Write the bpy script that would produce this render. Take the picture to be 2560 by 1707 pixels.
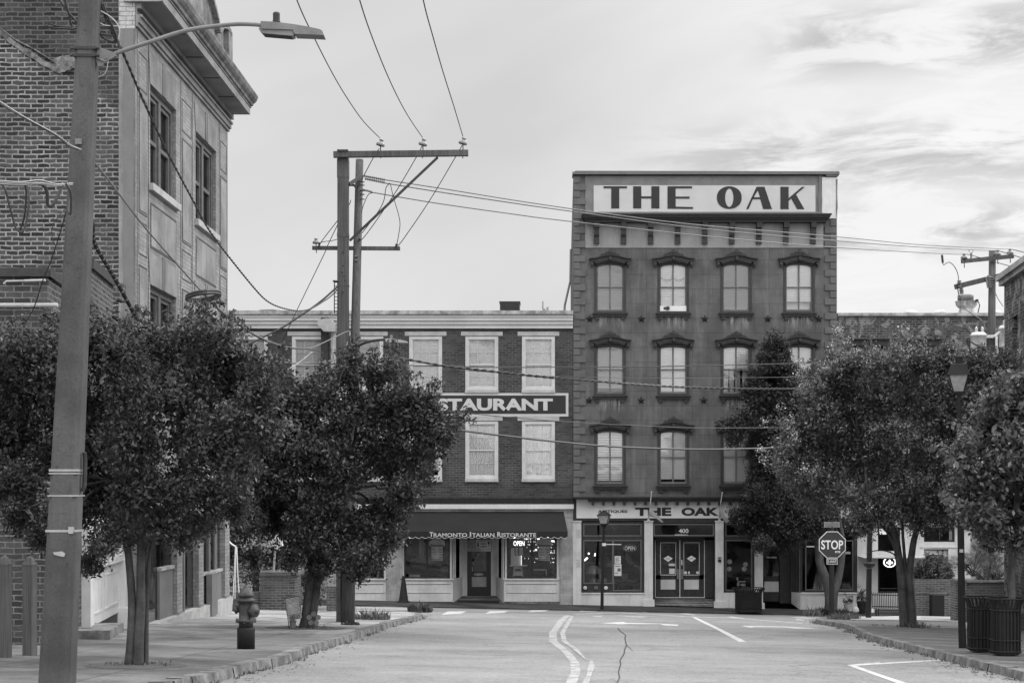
import bpy, math, random
import numpy as np
from mathutils import Vector, Matrix
random.seed(7); np.random.seed(7)
S = bpy.context.scene
for o in list(bpy.data.objects): bpy.data.objects.remove(o)

# ---------------------------------------------------------------- camera, sky, sun, exposure
F = 3911.0; CX = 1347.0; CY = 1219.0; EYE = 1.25
cam_d = bpy.data.cameras.new("camera"); cam = bpy.data.objects.new("camera", cam_d)
S.collection.objects.link(cam); S.camera = cam
cam.location = (0, 0, EYE); cam.rotation_euler = (math.radians(90), 0, 0)
cam_d.sensor_width = 36; cam_d.lens = 36*F/2560
cam_d.shift_x = -(CX-1280)/2560; cam_d.shift_y = (CY-853.5)/2560
cam_d.clip_start = .1; cam_d.clip_end = 3000
S.view_settings.view_transform = 'Standard'; S.view_settings.look = 'None'
S.view_settings.exposure = 0.30; S.view_settings.gamma = 1
SUN_EL = math.radians(32); SUN_AZ = math.radians(62)      # clockwise from +Y (straight ahead) to the right
W = bpy.data.worlds.new("World"); S.world = W; W.use_nodes = True
nt = W.node_tree; nt.nodes.clear()
def N(t, **k):
    n = nt.nodes.new(t)
    for a, b in k.items(): setattr(n, a, b)
    return n
def L(a, b): nt.links.new(a, b)
def mth(op, a, b=None, c=None, clamp=False):
    n = N('ShaderNodeMath', operation=op, use_clamp=clamp)
    for i, v in enumerate((a, b, c)):
        if v is None: continue
        if isinstance(v, (int, float)): n.inputs[i].default_value = v
        else: L(v, n.inputs[i])
    return n.outputs[0]
def ramp(v, a, b, lo=0., hi=1.):
    n = N('ShaderNodeMapRange', interpolation_type='SMOOTHSTEP')
    L(v, n.inputs[0])
    for i, q in enumerate((a, b, lo, hi)): n.inputs[i+1].default_value = q
    return n.outputs[0]
def noise(vec, sc, det=4, rough=.55, dist=0.):
    n = N('ShaderNodeTexNoise'); L(vec, n.inputs['Vector'])
    n.inputs['Scale'].default_value = sc; n.inputs['Detail'].default_value = det
    n.inputs['Roughness'].default_value = rough; n.inputs['Distortion'].default_value = dist
    return n.outputs[0]
sky = N('ShaderNodeTexSky', sky_type='NISHITA', sun_disc=False)
sky.sun_elevation = SUN_EL; sky.sun_rotation = SUN_AZ
bw = N('ShaderNodeRGBToBW'); L(sky.outputs[0], bw.inputs[0])
tc = N('ShaderNodeTexCoord'); sep = N('ShaderNodeSeparateXYZ'); L(tc.outputs['Generated'], sep.inputs[0])
dx, dy, dz = sep.outputs
az = mth('ARCTAN2', dx, dy); el = mth('ARCSINE', dz)
# streaky clouds laid along the horizon
cm = N('ShaderNodeCombineXYZ'); L(mth('ADD', az, mth('MULTIPLY', el, -.5)), cm.inputs[0]); L(mth('MULTIPLY', el, 4.2), cm.inputs[1])
n1 = noise(cm.outputs[0], 11.0, 9, .63, .5)
cm2 = N('ShaderNodeCombineXYZ'); L(mth('ADD', az, mth('MULTIPLY', el, -1.1)), cm2.inputs[0]); L(mth('MULTIPLY', el, 1.6), cm2.inputs[1])
n2 = noise(cm2.outputs[0], 4.0, 4, .5, .2)
right = ramp(az, -.02, .17)
def bump_(c, w): return mth('MULTIPLY', ramp(el, c-w, c), ramp(el, c+w, c))
elw = el
band = mth('MAXIMUM', mth('MAXIMUM', mth('MULTIPLY', bump_(.272, .03), ramp(az, .12, .20)), mth('MULTIPLY', bump_(.205, .034), ramp(az, .02, .16))), mth('MULTIPLY', bump_(.158, .026), ramp(az, .13, .20)))
band = mth('ADD', mth('MULTIPLY', band, .85), mth('MULTIPLY', ramp(az, .08, .2), .12))
dark = mth('MULTIPLY', ramp(n1, .40, .60), band)
base = mth('ADD', mth('MULTIPLY', right, .15), .572)
base = mth('ADD', base, mth('MULTIPLY', mth('SUBTRACT', n2, .5), .34))
base = mth('ADD', base, ramp(el, .12, .0, 0, .04))
base = mth('SUBTRACT', base, mth('MULTIPLY', dark, .33))
zen_back = ramp(el, .27, 1.1, 1.0, 3.9)
zen_back = mth('ADD', zen_back, ramp(dy, .2, -.7, 0, 1.3))                         # overcast is brightest overhead; extra glow added behind the camera to light the fronts
cloud = mth('MULTIPLY', mth('MULTIPLY', base, zen_back), 10.0)
mixv = mth('ADD', mth('MULTIPLY', bw.outputs[0], .12), mth('MULTIPLY', cloud, .93))
bg = N('ShaderNodeBackground'); L(mixv, bg.inputs[0]); bg.inputs[1].default_value = .1
wo = N('ShaderNodeOutputWorld'); L(bg.outputs[0], wo.inputs[0])
sd = bpy.data.lights.new("sun", 'SUN'); sd.energy = 1.4; sd.angle = math.radians(22); sd.color = (1, .995, .99)
sun = bpy.data.objects.new("sun", sd); S.collection.objects.link(sun)
dv = Vector((math.sin(SUN_AZ)*math.cos(SUN_EL), math.cos(SUN_AZ)*math.cos(SUN_EL)-1.0, math.sin(SUN_EL)))
sun.rotation_euler = Vector((math.sin(SUN_AZ)*math.cos(SUN_EL), math.cos(SUN_AZ)*math.cos(SUN_EL), math.sin(SUN_EL))).to_track_quat('Z', 'Y').to_euler()

# ---------------------------------------------------------------- helpers
def P(sx, sy, Y): return Vector(((sx-CX)/F*Y, Y, EYE+(CY-sy)/F*Y))
SLY, SLX = .055, .021
def zg(X, Y): return -SLY*min(Y, 62) - SLX*max(-30, min(30, X))
def G(sx, sy, h=0.):
    u = (sx-CX)/F; v = (sy-CY)/F
    Y = (EYE-h)/(v-SLY-SLX*u)
    return Vector((u*Y, Y, -SLY*Y-SLX*u*Y+h))
def GY(sx, Y, h=0.):
    X = (sx-CX)/F*Y
    return Vector((X, Y, zg(X, Y)+h))
class MB:
    def __init__(s): s.V = []; s.Fc = []; s.I = []; s.m = None
    def add(s, vs, fs, mi=0):
        b = len(s.V)
        if s.m is not None: vs = [s.m @ Vector(v) for v in vs]
        s.V += [tuple(v) for v in vs]; s.Fc += [tuple(b+i for i in f) for f in fs]; s.I += [mi]*len(fs)
        return s
    def poly(s, pts, mi=0): return s.add(pts, [tuple(range(len(pts)))], mi)
    def box(s, x0, x1, y0, y1, z0, z1, mi=0):
        if x0 > x1: x0, x1 = x1, x0
        if y0 > y1: y0, y1 = y1, y0
        if z0 > z1: z0, z1 = z1, z0
        v = [(x0,y0,z0),(x1,y0,z0),(x1,y1,z0),(x0,y1,z0),(x0,y0,z1),(x1,y0,z1),(x1,y1,z1),(x0,y1,z1)]
        return s.add(v, [(0,3,2,1),(4,5,6,7),(0,1,5,4),(1,2,6,5),(2,3,7,6),(3,0,4,7)], mi)
    def prism(s, xz, y0, y1, mi=0):          # polygon in X-Z pushed along Y
        n = len(xz)
        a = sum(xz[i][0]*xz[(i+1)%n][1]-xz[(i+1)%n][0]*xz[i][1] for i in range(n))
        if a < 0: xz = xz[::-1]
        v = [(x, y0, z) for x, z in xz]+[(x, y1, z) for x, z in xz]
        f = [tuple(range(n)), tuple(range(2*n-1, n-1, -1))]
        f += [(i, i+n, (i+1)%n+n, (i+1)%n) for i in range(n)]
        return s.add(v, f, mi)
    def slab(s, xy, zt, th, mi=0):           # polygon in X-Y, zt = top height function
        n = len(xy)
        a = sum(xy[i][0]*xy[(i+1)%n][1]-xy[(i+1)%n][0]*xy[i][1] for i in range(n))
        if a < 0: xy = xy[::-1]
        v = [(x, y, zt(x, y)) for x, y in xy]+[(x, y, zt(x, y)-th) for x, y in xy]
        f = [tuple(range(n)), tuple(range(2*n-1, n-1, -1))]
        f += [(i, i+n, (i+1)%n+n, (i+1)%n) for i in range(n)]
        return s.add(v, f, mi)
    def tube(s, pts, r, n=8, mi=0, cap=True):
        pts = [Vector(p) for p in pts]; m = len(pts)
        rs = r if isinstance(r, (list, tuple)) else [r]*m
        vs = []; fs = []
        up = None
        for i, p in enumerate(pts):
            t = (pts[min(i+1, m-1)]-pts[max(i-1, 0)])
            if t.length < 1e-9: t = Vector((0,0,1))
            t.normalize()
            if up is None:
                up = Vector((0,0,1)) if abs(t.z) < .9 else Vector((1,0,0))
            a = t.cross(up).normalized(); b = a.cross(t).normalized(); up = b
            for k in range(n):
                an = 2*math.pi*k/n
                vs.append(p+a*rs[i]*math.cos(an)+b*rs[i]*math.sin(an))
        for i in range(m-1):
            for k in range(n):
                q = (k+1) % n
                fs.append((i*n+k, i*n+q, (i+1)*n+q, (i+1)*n+k))
        if cap: fs += [tuple(range(n-1, -1, -1)), tuple((m-1)*n+k for k in range(n))]
        return s.add(vs, fs, mi)
    def lathe(s, prof, c, n=16, mi=0, rot=0.):
        vs = []; fs = []; m = len(prof); c = Vector(c)
        for r, z in prof:
            for k in range(n):
                an = 2*math.pi*k/n+rot
                vs.append((c.x+r*math.cos(an), c.y+r*math.sin(an), c.z+z))
        for i in range(m-1):
            for k in range(n):
                q = (k+1) % n
                fs.append((i*n+k, i*n+q, (i+1)*n+q, (i+1)*n+k))
        fs += [tuple(range(n-1, -1, -1)), tuple((m-1)*n+k for k in range(n))]
        return s.add(vs, fs, mi)
    def bar(s, a, b, w, h, mi=0, up=(0,0,1)):   # rectangular bar from a to b
        a = Vector(a); b = Vector(b); t = (b-a).normalized(); up = Vector(up)
        sd = t.cross(up).normalized(); u2 = sd.cross(t).normalized()
        v = [p+sd*i*w/2+u2*j*h/2 for p in (a, b) for i, j in ((-1,-1),(1,-1),(1,1),(-1,1))]
        return s.add(v, [(3,2,1,0),(4,5,6,7),(0,1,5,4),(1,2,6,5),(2,3,7,6),(3,0,4,7)], mi)
    def text(s, body, x0, x1, z0, z1, y, th=.012, bold=0., mi=0, keep=False):
        cu = bpy.data.curves.new('t', 'FONT'); cu.body = body; cu.offset = bold; cu.extrude = .5; cu.resolution_u = 3
        o = bpy.data.objects.new('t', cu); S.collection.objects.link(o)
        dg = bpy.context.evaluated_depsgraph_get(); me = bpy.data.meshes.new_from_object(o.evaluated_get(dg))
        vs = [v.co.copy() for v in me.vertices]; fs = [tuple(p.vertices) for p in me.polygons]
        bpy.data.objects.remove(o); bpy.data.curves.remove(cu); bpy.data.meshes.remove(me)
        a0 = min(v.x for v in vs); a1 = max(v.x for v in vs); b0 = min(v.y for v in vs); b1 = max(v.y for v in vs)
        kx = (x1-x0)/(a1-a0); kz = (z1-z0)/(b1-b0)
        out = [(x0+(v.x-a0)*kx, y-v.z*th, z0+(v.y-b0)*kz) for v in vs]
        return s.add(out, fs, mi)
    def build(s, name, mat, parent=None, smooth=False):
        me = bpy.data.meshes.new(name); me.from_pydata(s.V, [], s.Fc); 
        mats = mat if isinstance(mat, (list, tuple)) else [mat]
        for m_ in mats: me.materials.append(m_)
        me.polygons.foreach_set('material_index', s.I)
        if smooth: me.polygons.foreach_set('use_smooth', [True]*len(me.polygons))
        me.update()
        o = bpy.data.objects.new(name, me); S.collection.objects.link(o)
        if parent is not None: setpar(o, parent)
        return o
def setpar(o, p):
    o.parent = p
    if p.type == 'EMPTY': o.matrix_parent_inverse = Matrix.Translation(-p.location)
def tag(o, label, cat, group=None):
    o['label'] = label; o['category'] = cat
    if group: o['group'] = group
    return o
def thing(name, label, cat, loc=(0,0,0), group=None):
    o = bpy.data.objects.new(name, None); S.collection.objects.link(o); o.location = loc; o.empty_display_size = .2
    return tag(o, label, cat, group)
def struct(o): o['kind'] = 'structure'; return o
def copy_tree(o, loc, label):
    r = o.copy(); S.collection.objects.link(r); r.location = loc; r['label'] = label
    def rec(a, b):
        for ch in [c for c in bpy.data.objects if c.parent == a]:
            c = ch.copy(); S.collection.objects.link(c); c.parent = b; c.matrix_parent_inverse = ch.matrix_parent_inverse.copy(); rec(ch, c)
    rec(o, r); return r
class Fr:                                     # a frontal facade plane at distance Y
    def __init__(s, Y): s.Y = Y; s.k = F/Y
    def x(s, sx): return (sx-CX)/s.k
    def z(s, sy): return EYE+(CY-sy)/s.k
    def box(s, mb, a, b, c, d, f0, f1, mi=0): return mb.box(s.x(a), s.x(b), s.Y+f0, s.Y+f1, s.z(c), s.z(d), mi)
    def pts(s, l): return [(s.x(a), s.z(b)) for a, b in l]
def wall_holes(mb, x0, x1, z0, z1, holes, y, d, mi=0, mr=0):   # front skin at y with openings, reveals d deep
    xs = sorted({x0, x1, *[h[0] for h in holes], *[h[1] for h in holes]}); zs = sorted({z0, z1, *[h[2] for h in holes], *[h[3] for h in holes]})
    xs = [x for x in xs if x0 <= x <= x1]; zs = [z for z in zs if z0 <= z <= z1]
    for i in range(len(xs)-1):
        for j in range(len(zs)-1):
            cx = (xs[i]+xs[i+1])/2; cz = (zs[j]+zs[j+1])/2
            if any(h[0] < cx < h[1] and h[2] < cz < h[3] for h in holes): continue
            mb.poly([(xs[i],y,zs[j]),(xs[i+1],y,zs[j]),(xs[i+1],y,zs[j+1]),(xs[i],y,zs[j+1])], mi)
    for a, b, c, e in holes:
        mb.poly([(a,y,c),(a,y,e),(a,y+d,e),(a,y+d,c)], mr); mb.poly([(b,y,e),(b,y,c),(b,y+d,c),(b,y+d,e)], mr)
        mb.poly([(a,y,e),(b,y,e),(b,y+d,e),(a,y+d,e)], mr); mb.poly([(b,y,c),(a,y,c),(a,y+d,c),(b,y+d,c)], mr)

# ---------------------------------------------------------------- materials (the photograph is black and white: all greys)
class Mat:
    def __init__(s, name, rough=.7, spec=.3):
        s.m = bpy.data.materials.new(name); s.m.use_nodes = True; s.nt = s.m.node_tree
        s.b = s.nt.nodes['Principled BSDF']; s.b.inputs['Roughness'].default_value = rough
        s.b.inputs['Specular IOR Level'].default_value = spec
        s.geo = s.nt.nodes.new('ShaderNodeNewGeometry'); s.pos = s.geo.outputs['Position']
        s.sp = s.nt.nodes.new('ShaderNodeSeparateXYZ'); s.nt.links.new(s.pos, s.sp.inputs[0])
    def math(s, op, a, b=None, clamp=False):
        n = s.nt.nodes.new('ShaderNodeMath'); n.operation = op; n.use_clamp = clamp
        for i, v in enumerate((a, b)):
            if v is None: continue
            if isinstance(v, (int, float)): n.inputs[i].default_value = v
            else: s.nt.links.new(v, n.inputs[i])
        return n.outputs[0]
    def comb(s, x, y, z=0.):
        n = s.nt.nodes.new('ShaderNodeCombineXYZ')
        for i, v in enumerate((x, y, z)):
            if isinstance(v, (int, float)): n.inputs[i].default_value = v
            else: s.nt.links.new(v, n.inputs[i])
        return n.outputs[0]
    def noise(s, sc, det=5, rough=.6, vec=None, stretch=None, dist=0.):
        vec = vec or s.pos
        if stretch:
            mp = s.nt.nodes.new('ShaderNodeMapping'); mp.inputs['Scale'].default_value = stretch; s.nt.links.new(vec, mp.inputs[0]); vec = mp.outputs[0]
        n = s.nt.nodes.new('ShaderNodeTexNoise'); s.nt.links.new(vec, n.inputs['Vector'])
        n.inputs['Scale'].default_value = sc; n.inputs['Detail'].default_value = det; n.inputs['Roughness'].default_value = rough
        n.inputs['Distortion'].default_value = dist
        return n.outputs[0]
    def rng(s, v, a, b, lo, hi, smooth=True):
        n = s.nt.nodes.new('ShaderNodeMapRange')
        if smooth: n.interpolation_type = 'SMOOTHSTEP'
        s.nt.links.new(v, n.inputs[0])
        for i, q in enumerate((a, b, lo, hi)):
            if isinstance(q, (int, float)): n.inputs[i+1].default_value = q
            else: s.nt.links.new(q, n.inputs[i+1])
        return n.outputs[0]
    def mix(s, f, a, b):
        n = s.nt.nodes.new('ShaderNodeMix'); n.data_type = 'FLOAT'
        for i, v in ((0, f), (2, a), (3, b)):
            if isinstance(v, (int, float)): n.inputs[i].default_value = v
            else: s.nt.links.new(v, n.inputs[i])
        return n.outputs[0]
    def col(s, v):
        if isinstance(v, (int, float)): s.b.inputs['Base Color'].default_value = (v, v, v, 1)
        else: s.nt.links.new(v, s.b.inputs['Base Color'])
        return s
    def bump(s, h, strength=.3, dist=.01):
        n = s.nt.nodes.new('ShaderNodeBump'); n.inputs['Strength'].default_value = strength; n.inputs['Distance'].default_value = dist
        s.nt.links.new(h, n.inputs['Height']); s.nt.links.new(n.outputs[0], s.b.inputs['Normal']); return s
def plain(name, v, rough=.6, var=.15, sc=3., bump=.15, fine=60., metal=0., spec=.3, streak=0.):
    m = Mat(name, rough, spec); m.b.inputs['Metallic'].default_value = metal
    a = m.rng(m.noise(sc, 5), .3, .7, v*(1-var), v*(1+var))
    b = m.math('MULTIPLY', a, m.rng(m.noise(fine, 3), .2, .8, 1-var*.5, 1+var*.5))
    if streak:
        st = m.noise(1., 4, vec=m.pos, stretch=(14, 14, .8))
        b = m.math('MULTIPLY', b, m.rng(st, .45, .7, 1., 1-streak))
    m.col(b)
    if bump: m.bump(m.noise(fine, 4), bump, .006)
    return m.m
def wood(name, v, var=.3):
    m = Mat(name, .8, .2)
    g = m.noise(1., 6, vec=m.pos, stretch=(45, 45, 1.2)); a = m.rng(g, .3, .7, v*(1-var), v*(1+var))
    m.col(m.math('MULTIPLY', a, m.rng(m.noise(1.2, 4), .3, .7, .85, 1.15))); m.bump(g, .35, .01); return m.m
def brick(name, bv, mv, bw_=.24, rh=.0875, ms=.012, var=.35, patch=0., patchv=.4, upper=None, mortar_fade=0., sidez=True, rough_edge=.012):
    m = Mat(name, .85, .2)
    u = m.math('ADD', m.sp.outputs[0], m.sp.outputs[1])
    wob = m.noise(3.2, 3); wob2 = m.noise(9., 3)
    u = m.math('ADD', u, m.math('MULTIPLY', m.math('SUBTRACT', wob2, .5), rough_edge*2.2))
    zz = m.math('ADD', m.sp.outputs[2], m.math('MULTIPLY', m.math('SUBTRACT', wob, .5), rough_edge*2.4))
    zz = m.math('ADD', zz, m.math('MULTIPLY', m.math('SUBTRACT', wob2, .5), rough_edge*1.2))
    vec = m.comb(u, zz, 0.)
    t = m.nt.nodes.new('ShaderNodeTexBrick'); m.nt.links.new(vec, t.inputs['Vector'])
    t.inputs['Scale'].default_value = 1.; t.inputs['Brick Width'].default_value = bw_; t.inputs['Row Height'].default_value = rh
    t.inputs['Mortar Size'].default_value = ms; t.inputs['Mortar Smooth'].default_value = .25; t.inputs['Bias'].default_value = 0
    t.inputs['Color1'].default_value = (0,0,0,1); t.inputs['Color2'].default_value = (1,1,1,1); t.inputs['Mortar'].default_value = (.5,.5,.5,1)
    bwn = m.nt.nodes.new('ShaderNodeRGBToBW'); m.nt.links.new(t.outputs['Color'], bwn.inputs[0])
    bc = m.rng(bwn.outputs[0], 0, 1, bv*(1-var), bv*(1+var), False)
    bc = m.math('MULTIPLY', bc, m.rng(m.noise(1.1, 5), .3, .7, .8, 1.2)); bc = m.math('MULTIPLY', bc, m.rng(m.noise(38, 4), .3, .7, .8, 1.2))
    mc = m.math('MULTIPLY', m.rng(m.noise(14, 4), .3, .7, .75, 1.15), mv)
    if mortar_fade: mc = m.mix(m.rng(m.noise(.8, 4), .42, .58, 0, mortar_fade), mc, bc)
    if upper is not None:
        a, b_ = upper   # above the line z = a + b*x the pointing is dark
        d = m.math('SUBTRACT', m.sp.outputs[2], m.math('ADD', m.math('MULTIPLY', m.sp.outputs[0], b_), a))
        d = m.math('ADD', d, m.math('MULTIPLY', m.math('SUBTRACT', m.noise(2.5, 4), .5), .35))
        mc = m.mix(m.rng(d, -.05, .05, 0, .85), mc, m.math('MULTIPLY', bc, 1.5))
        bc = m.math('MULTIPLY', bc, m.rng(d, -.1, .1, 1., .72))
    c = m.mix(t.outputs['Fac'], bc, mc)
    if patch:
        pn = m.noise(2.3, 6, .72, dist=.6); c = m.mix(m.rng(pn, .50, .58, 0, patch), c, m.math('MULTIPLY', m.rng(m.noise(25, 4), .3, .7, .6, 1.1), patchv))
    m.col(c)
    h = m.math('SUBTRACT', 1., t.outputs['Fac']); h = m.math('ADD', h, m.math('MULTIPLY', m.noise(45, 4), .35))
    m.bump(h, .7, .012); return m.m
def emis(name, v):
    m = Mat(name); m.col(.8); m.b.inputs['Emission Color'].default_value = (1,1,1,1); m.b.inputs['Emission Strength'].default_value = v; return m.m
def glassm(name, refl=.12, dark=0.):
    m = bpy.data.materials.new(name); m.use_nodes = True; t = m.node_tree; t.nodes.clear()
    o = t.nodes.new('ShaderNodeOutputMaterial'); mx = t.nodes.new('ShaderNodeMixShader')
    tr = t.nodes.new('ShaderNodeBsdfTransparent'); tr.inputs[0].default_value = (1-dark,)*3+(1,)
    gl = t.nodes.new('ShaderNodeBsdfGlossy'); gl.inputs['Roughness'].default_value = .03
    lw = t.nodes.new('ShaderNodeFresnel'); lw.inputs[0].default_value = 1.5
    ad = t.nodes.new('ShaderNodeMath'); ad.operation = 'ADD'; ad.inputs[1].default_value = refl-.04; ad.use_clamp = True
    geo = t.nodes.new('ShaderNodeNewGeometry'); nz = t.nodes.new('ShaderNodeTexNoise'); nz.inputs['Scale'].default_value = 1.5
    t.links.new(geo.outputs['Position'], nz.inputs['Vector']); bp = t.nodes.new('ShaderNodeBump'); bp.inputs['Strength'].default_value = .08; bp.inputs['Distance'].default_value = .05
    t.links.new(nz.outputs[0], bp.inputs['Height']); t.links.new(bp.outputs[0], gl.inputs['Normal'])
    t.links.new(lw.outputs[0], ad.inputs[0]); t.links.new(ad.outputs[0], mx.inputs[0]); t.links.new(tr.outputs[0], mx.inputs[1]); t.links.new(gl.outputs[0], mx.inputs[2]); t.links.new(mx.outputs[0], o.inputs[0])
    return m
def leafm(name, lo, hi, tr=.25, sc=3.2):
    m = Mat(name, .45, .35)
    r = m.geo.outputs['Random Per Island']
    v = m.rng(m.noise(sc, 4), .3, .7, lo, hi)
    v = m.math('MULTIPLY', v, m.rng(m.math('POWER', r, 2.2), 0, 1, .65, 1.75, False)); m.col(v)
    t = m.nt; tl = t.nodes.new('ShaderNodeBsdfTranslucent'); t.links.new(v, tl.inputs[0])
    mx = t.nodes.new('ShaderNodeMixShader'); mx.inputs[0].default_value = tr
    out = t.nodes['Material Output']; t.links.new(m.b.outputs[0], mx.inputs[1]); t.links.new(tl.outputs[0], mx.inputs[2]); t.links.new(mx.outputs[0], out.inputs[0])
    return m.m
M = {}
def worn():
    m = Mat('worn_road_paint', .85, .2); n = m.noise(5., 7, .75); a = m.rng(n, .42, .60, .25, .43); a = m.math('MULTIPLY', a, m.rng(m.noise(50, 4, .8), .25, .75, .8, 1.2)); m.col(a); m.bump(m.noise(70, 4, .8), .5, .012); return m.m
def asphalt():
    m = Mat('asphalt', .9, .2)
    a = m.rng(m.noise(.35, 6, .6), .3, .7, .185, .26)
    st = m.noise(1., 5, .6, stretch=(.12, 1.6, 1)); a = m.math('MULTIPLY', a, m.rng(st, .3, .7, .95, 1.04))
    a = m.math('MULTIPLY', a, m.rng(m.noise(55, 4, .8), .25, .75, .6, 1.45)); a = m.math('MULTIPLY', a, m.rng(m.noise(19, 5, .8), .3, .7, .76, 1.24))
    spots = m.noise(2.6, 3); a = m.math('MULTIPLY', a, m.rng(spots, .66, .74, 1, .70)); a = m.math('MULTIPLY', a, m.rng(m.noise(.8, 6, .75, dist=1.), .50, .62, 1., .84)); 
    v = m.nt.nodes.new('ShaderNodeTexVoronoi'); v.feature = 'DISTANCE_TO_EDGE'; v.inputs['Scale'].default_value = .42
    wv = m.nt.nodes.new('ShaderNodeVectorMath'); wv.operation = 'ADD'; nz = m.nt.nodes.new('ShaderNodeTexNoise'); nz.inputs['Scale'].default_value = 1.7; nz.inputs['Detail'].default_value = 5
    m.nt.links.new(m.pos, nz.inputs['Vector']); sc = m.nt.nodes.new('ShaderNodeVectorMath'); sc.operation = 'SCALE'; sc.inputs[3].default_value = .9; m.nt.links.new(nz.outputs['Color'], sc.inputs[0])
    m.nt.links.new(m.pos, wv.inputs[0]); m.nt.links.new(sc.outputs[0], wv.inputs[1]); m.nt.links.new(wv.outputs[0], v.inputs['Vector'])
    crk = m.rng(v.outputs['Distance'], .0, .012, .62, 1.); gate = m.rng(m.noise(.25, 3), .48, .56, 0, 1); a = m.mix(gate, a, m.math('MULTIPLY', a, crk))
    tr_ = m.noise(1., 5, .7, stretch=(.05, .9, 1), dist=.3); a = m.math('MULTIPLY', a, m.rng(tr_, .56, .68, 1., .86)); m.col(a)
    m.bump(m.noise(70, 4, .8), .5, .012); return m.m
def concrete(name, v, jw=1.5, jh=1.5, jdark=.45, far=0):
    m = Mat(name, .85, .2)
    t = m.nt.nodes.new('ShaderNodeTexBrick'); t.offset = 0; m.nt.links.new(m.pos, t.inputs['Vector'])
    t.inputs['Scale'].default_value = 1; t.inputs['Brick Width'].default_value = jw; t.inputs['Row Height'].default_value = jh
    t.inputs['Mortar Size'].default_value = .012; t.inputs['Color1'].default_value = (.8,.8,.8,1); t.inputs['Color2'].default_value = (1,1,1,1)
    bwn = m.nt.nodes.new('ShaderNodeRGBToBW'); m.nt.links.new(t.outputs['Color'], bwn.inputs[0])
    a = m.rng(m.noise(.9, 6, .7), .3, .7, v*.72, v*1.2); a = m.math('MULTIPLY', a, m.rng(bwn.outputs[0], .8, 1, .88, 1.05)); a = m.math('MULTIPLY', a, m.rng(m.noise(40, 4, .7), .3, .7, .82, 1.15))
    cr = m.noise(2.2, 5, .6, dist=1.2); crk = m.rng(m.math('ABSOLUTE', m.math('SUBTRACT', cr, .5)), 0, .006, .55, 1.)
    a = m.math('MULTIPLY', a, crk); a = m.mix(t.outputs['Fac'], a, v*jdark)
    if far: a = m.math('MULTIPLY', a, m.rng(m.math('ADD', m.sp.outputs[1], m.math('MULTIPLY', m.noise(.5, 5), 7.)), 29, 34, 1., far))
    a = m.math('MULTIPLY', a, m.rng(m.noise(.6, 6, .7, dist=.8), .44, .60, 1., .62)); m.col(a)
    m.bump(m.math('ADD', m.math('SUBTRACT', 1, t.outputs['Fac']), m.math('MULTIPLY', m.noise(30, 4), .3)), .5, .01); return m.m
def stucco():
    m = Mat('painted_render', .8, .25)
    t = m.nt.nodes.new('ShaderNodeTexBrick'); m.nt.links.new(m.comb(m.sp.outputs[0], m.sp.outputs[2], 0.), t.inputs['Vector'])
    t.inputs['Scale'].default_value = 1; t.inputs['Brick Width'].default_value = 1.12; t.inputs['Row Height'].default_value = .53; t.inputs['Mortar Size'].default_value = .012
    t.inputs['Color1'].default_value = (.9,.9,.9,1); t.inputs['Color2'].default_value = (1,1,1,1)
    bwn = m.nt.nodes.new('ShaderNodeRGBToBW'); m.nt.links.new(t.outputs['Color'], bwn.inputs[0])
    a = m.rng(m.noise(1.1, 6, .65), .3, .7, .072, .118); a = m.math('MULTIPLY', a, m.rng(m.noise(1., 4, .6, stretch=(5, 5, .5)), .45, .7, .95, 1.28))
    a = m.math('MULTIPLY', a, m.rng(m.noise(26, 5, .7), .3, .7, .86, 1.14)); a = m.math('MULTIPLY', a, m.rng(bwn.outputs[0], .9, 1, .97, 1.03)); a = m.mix(t.outputs['Fac'], a, m.math('MULTIPLY', a, .72)); m.col(a)
    m.bump(m.noise(35, 5), .3, .01); return m.m
def stain():
    m = bpy.data.materials.new('water_stain'); m.use_nodes = True; t = m.node_tree; b = t.nodes['Principled BSDF']
    b.inputs['Base Color'].default_value = (.42,.42,.42,1); b.inputs['Roughness'].default_value = .9
    tc_ = t.nodes.new('ShaderNodeTexCoord'); g = t.nodes.new('ShaderNodeNewGeometry')
    mp = t.nodes.new('ShaderNodeMapping'); mp.inputs['Scale'].default_value = (11, 1, .9); t.links.new(g.outputs['Position'], mp.inputs[0])
    nz = t.nodes.new('ShaderNodeTexNoise'); nz.inputs['Scale'].default_value = 1.; nz.inputs['Detail'].default_value = 5; t.links.new(mp.outputs[0], nz.inputs['Vector'])
    sp = t.nodes.new('ShaderNodeSeparateXYZ'); t.links.new(tc_.outputs['Generated'], sp.inputs[0])
    mr = t.nodes.new('ShaderNodeMapRange'); mr.inputs[1].default_value = .42; mr.inputs[2].default_value = .72; t.links.new(nz.outputs[0], mr.inputs[0])
    def mm(op, a, b_):
        n = t.nodes.new('ShaderNodeMath'); n.operation = op; n.use_clamp = True
        for i, v in enumerate((a, b_)):
            if isinstance(v, (int, float)): n.inputs[i].default_value = v
            else: t.links.new(v, n.inputs[i])
        return n.outputs[0]
    ex = mm('MULTIPLY', mm('MULTIPLY', sp.outputs[0], 6.), mm('MULTIPLY', mm('SUBTRACT', 1., sp.outputs[0]), 6.))
    al = mm('MULTIPLY', mm('MULTIPLY', mm('POWER', sp.outputs[2], 1.6), ex), mr.outputs[0])
    t.links.new(mm('MULTIPLY', al, .95), b.inputs['Alpha']); return m
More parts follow.
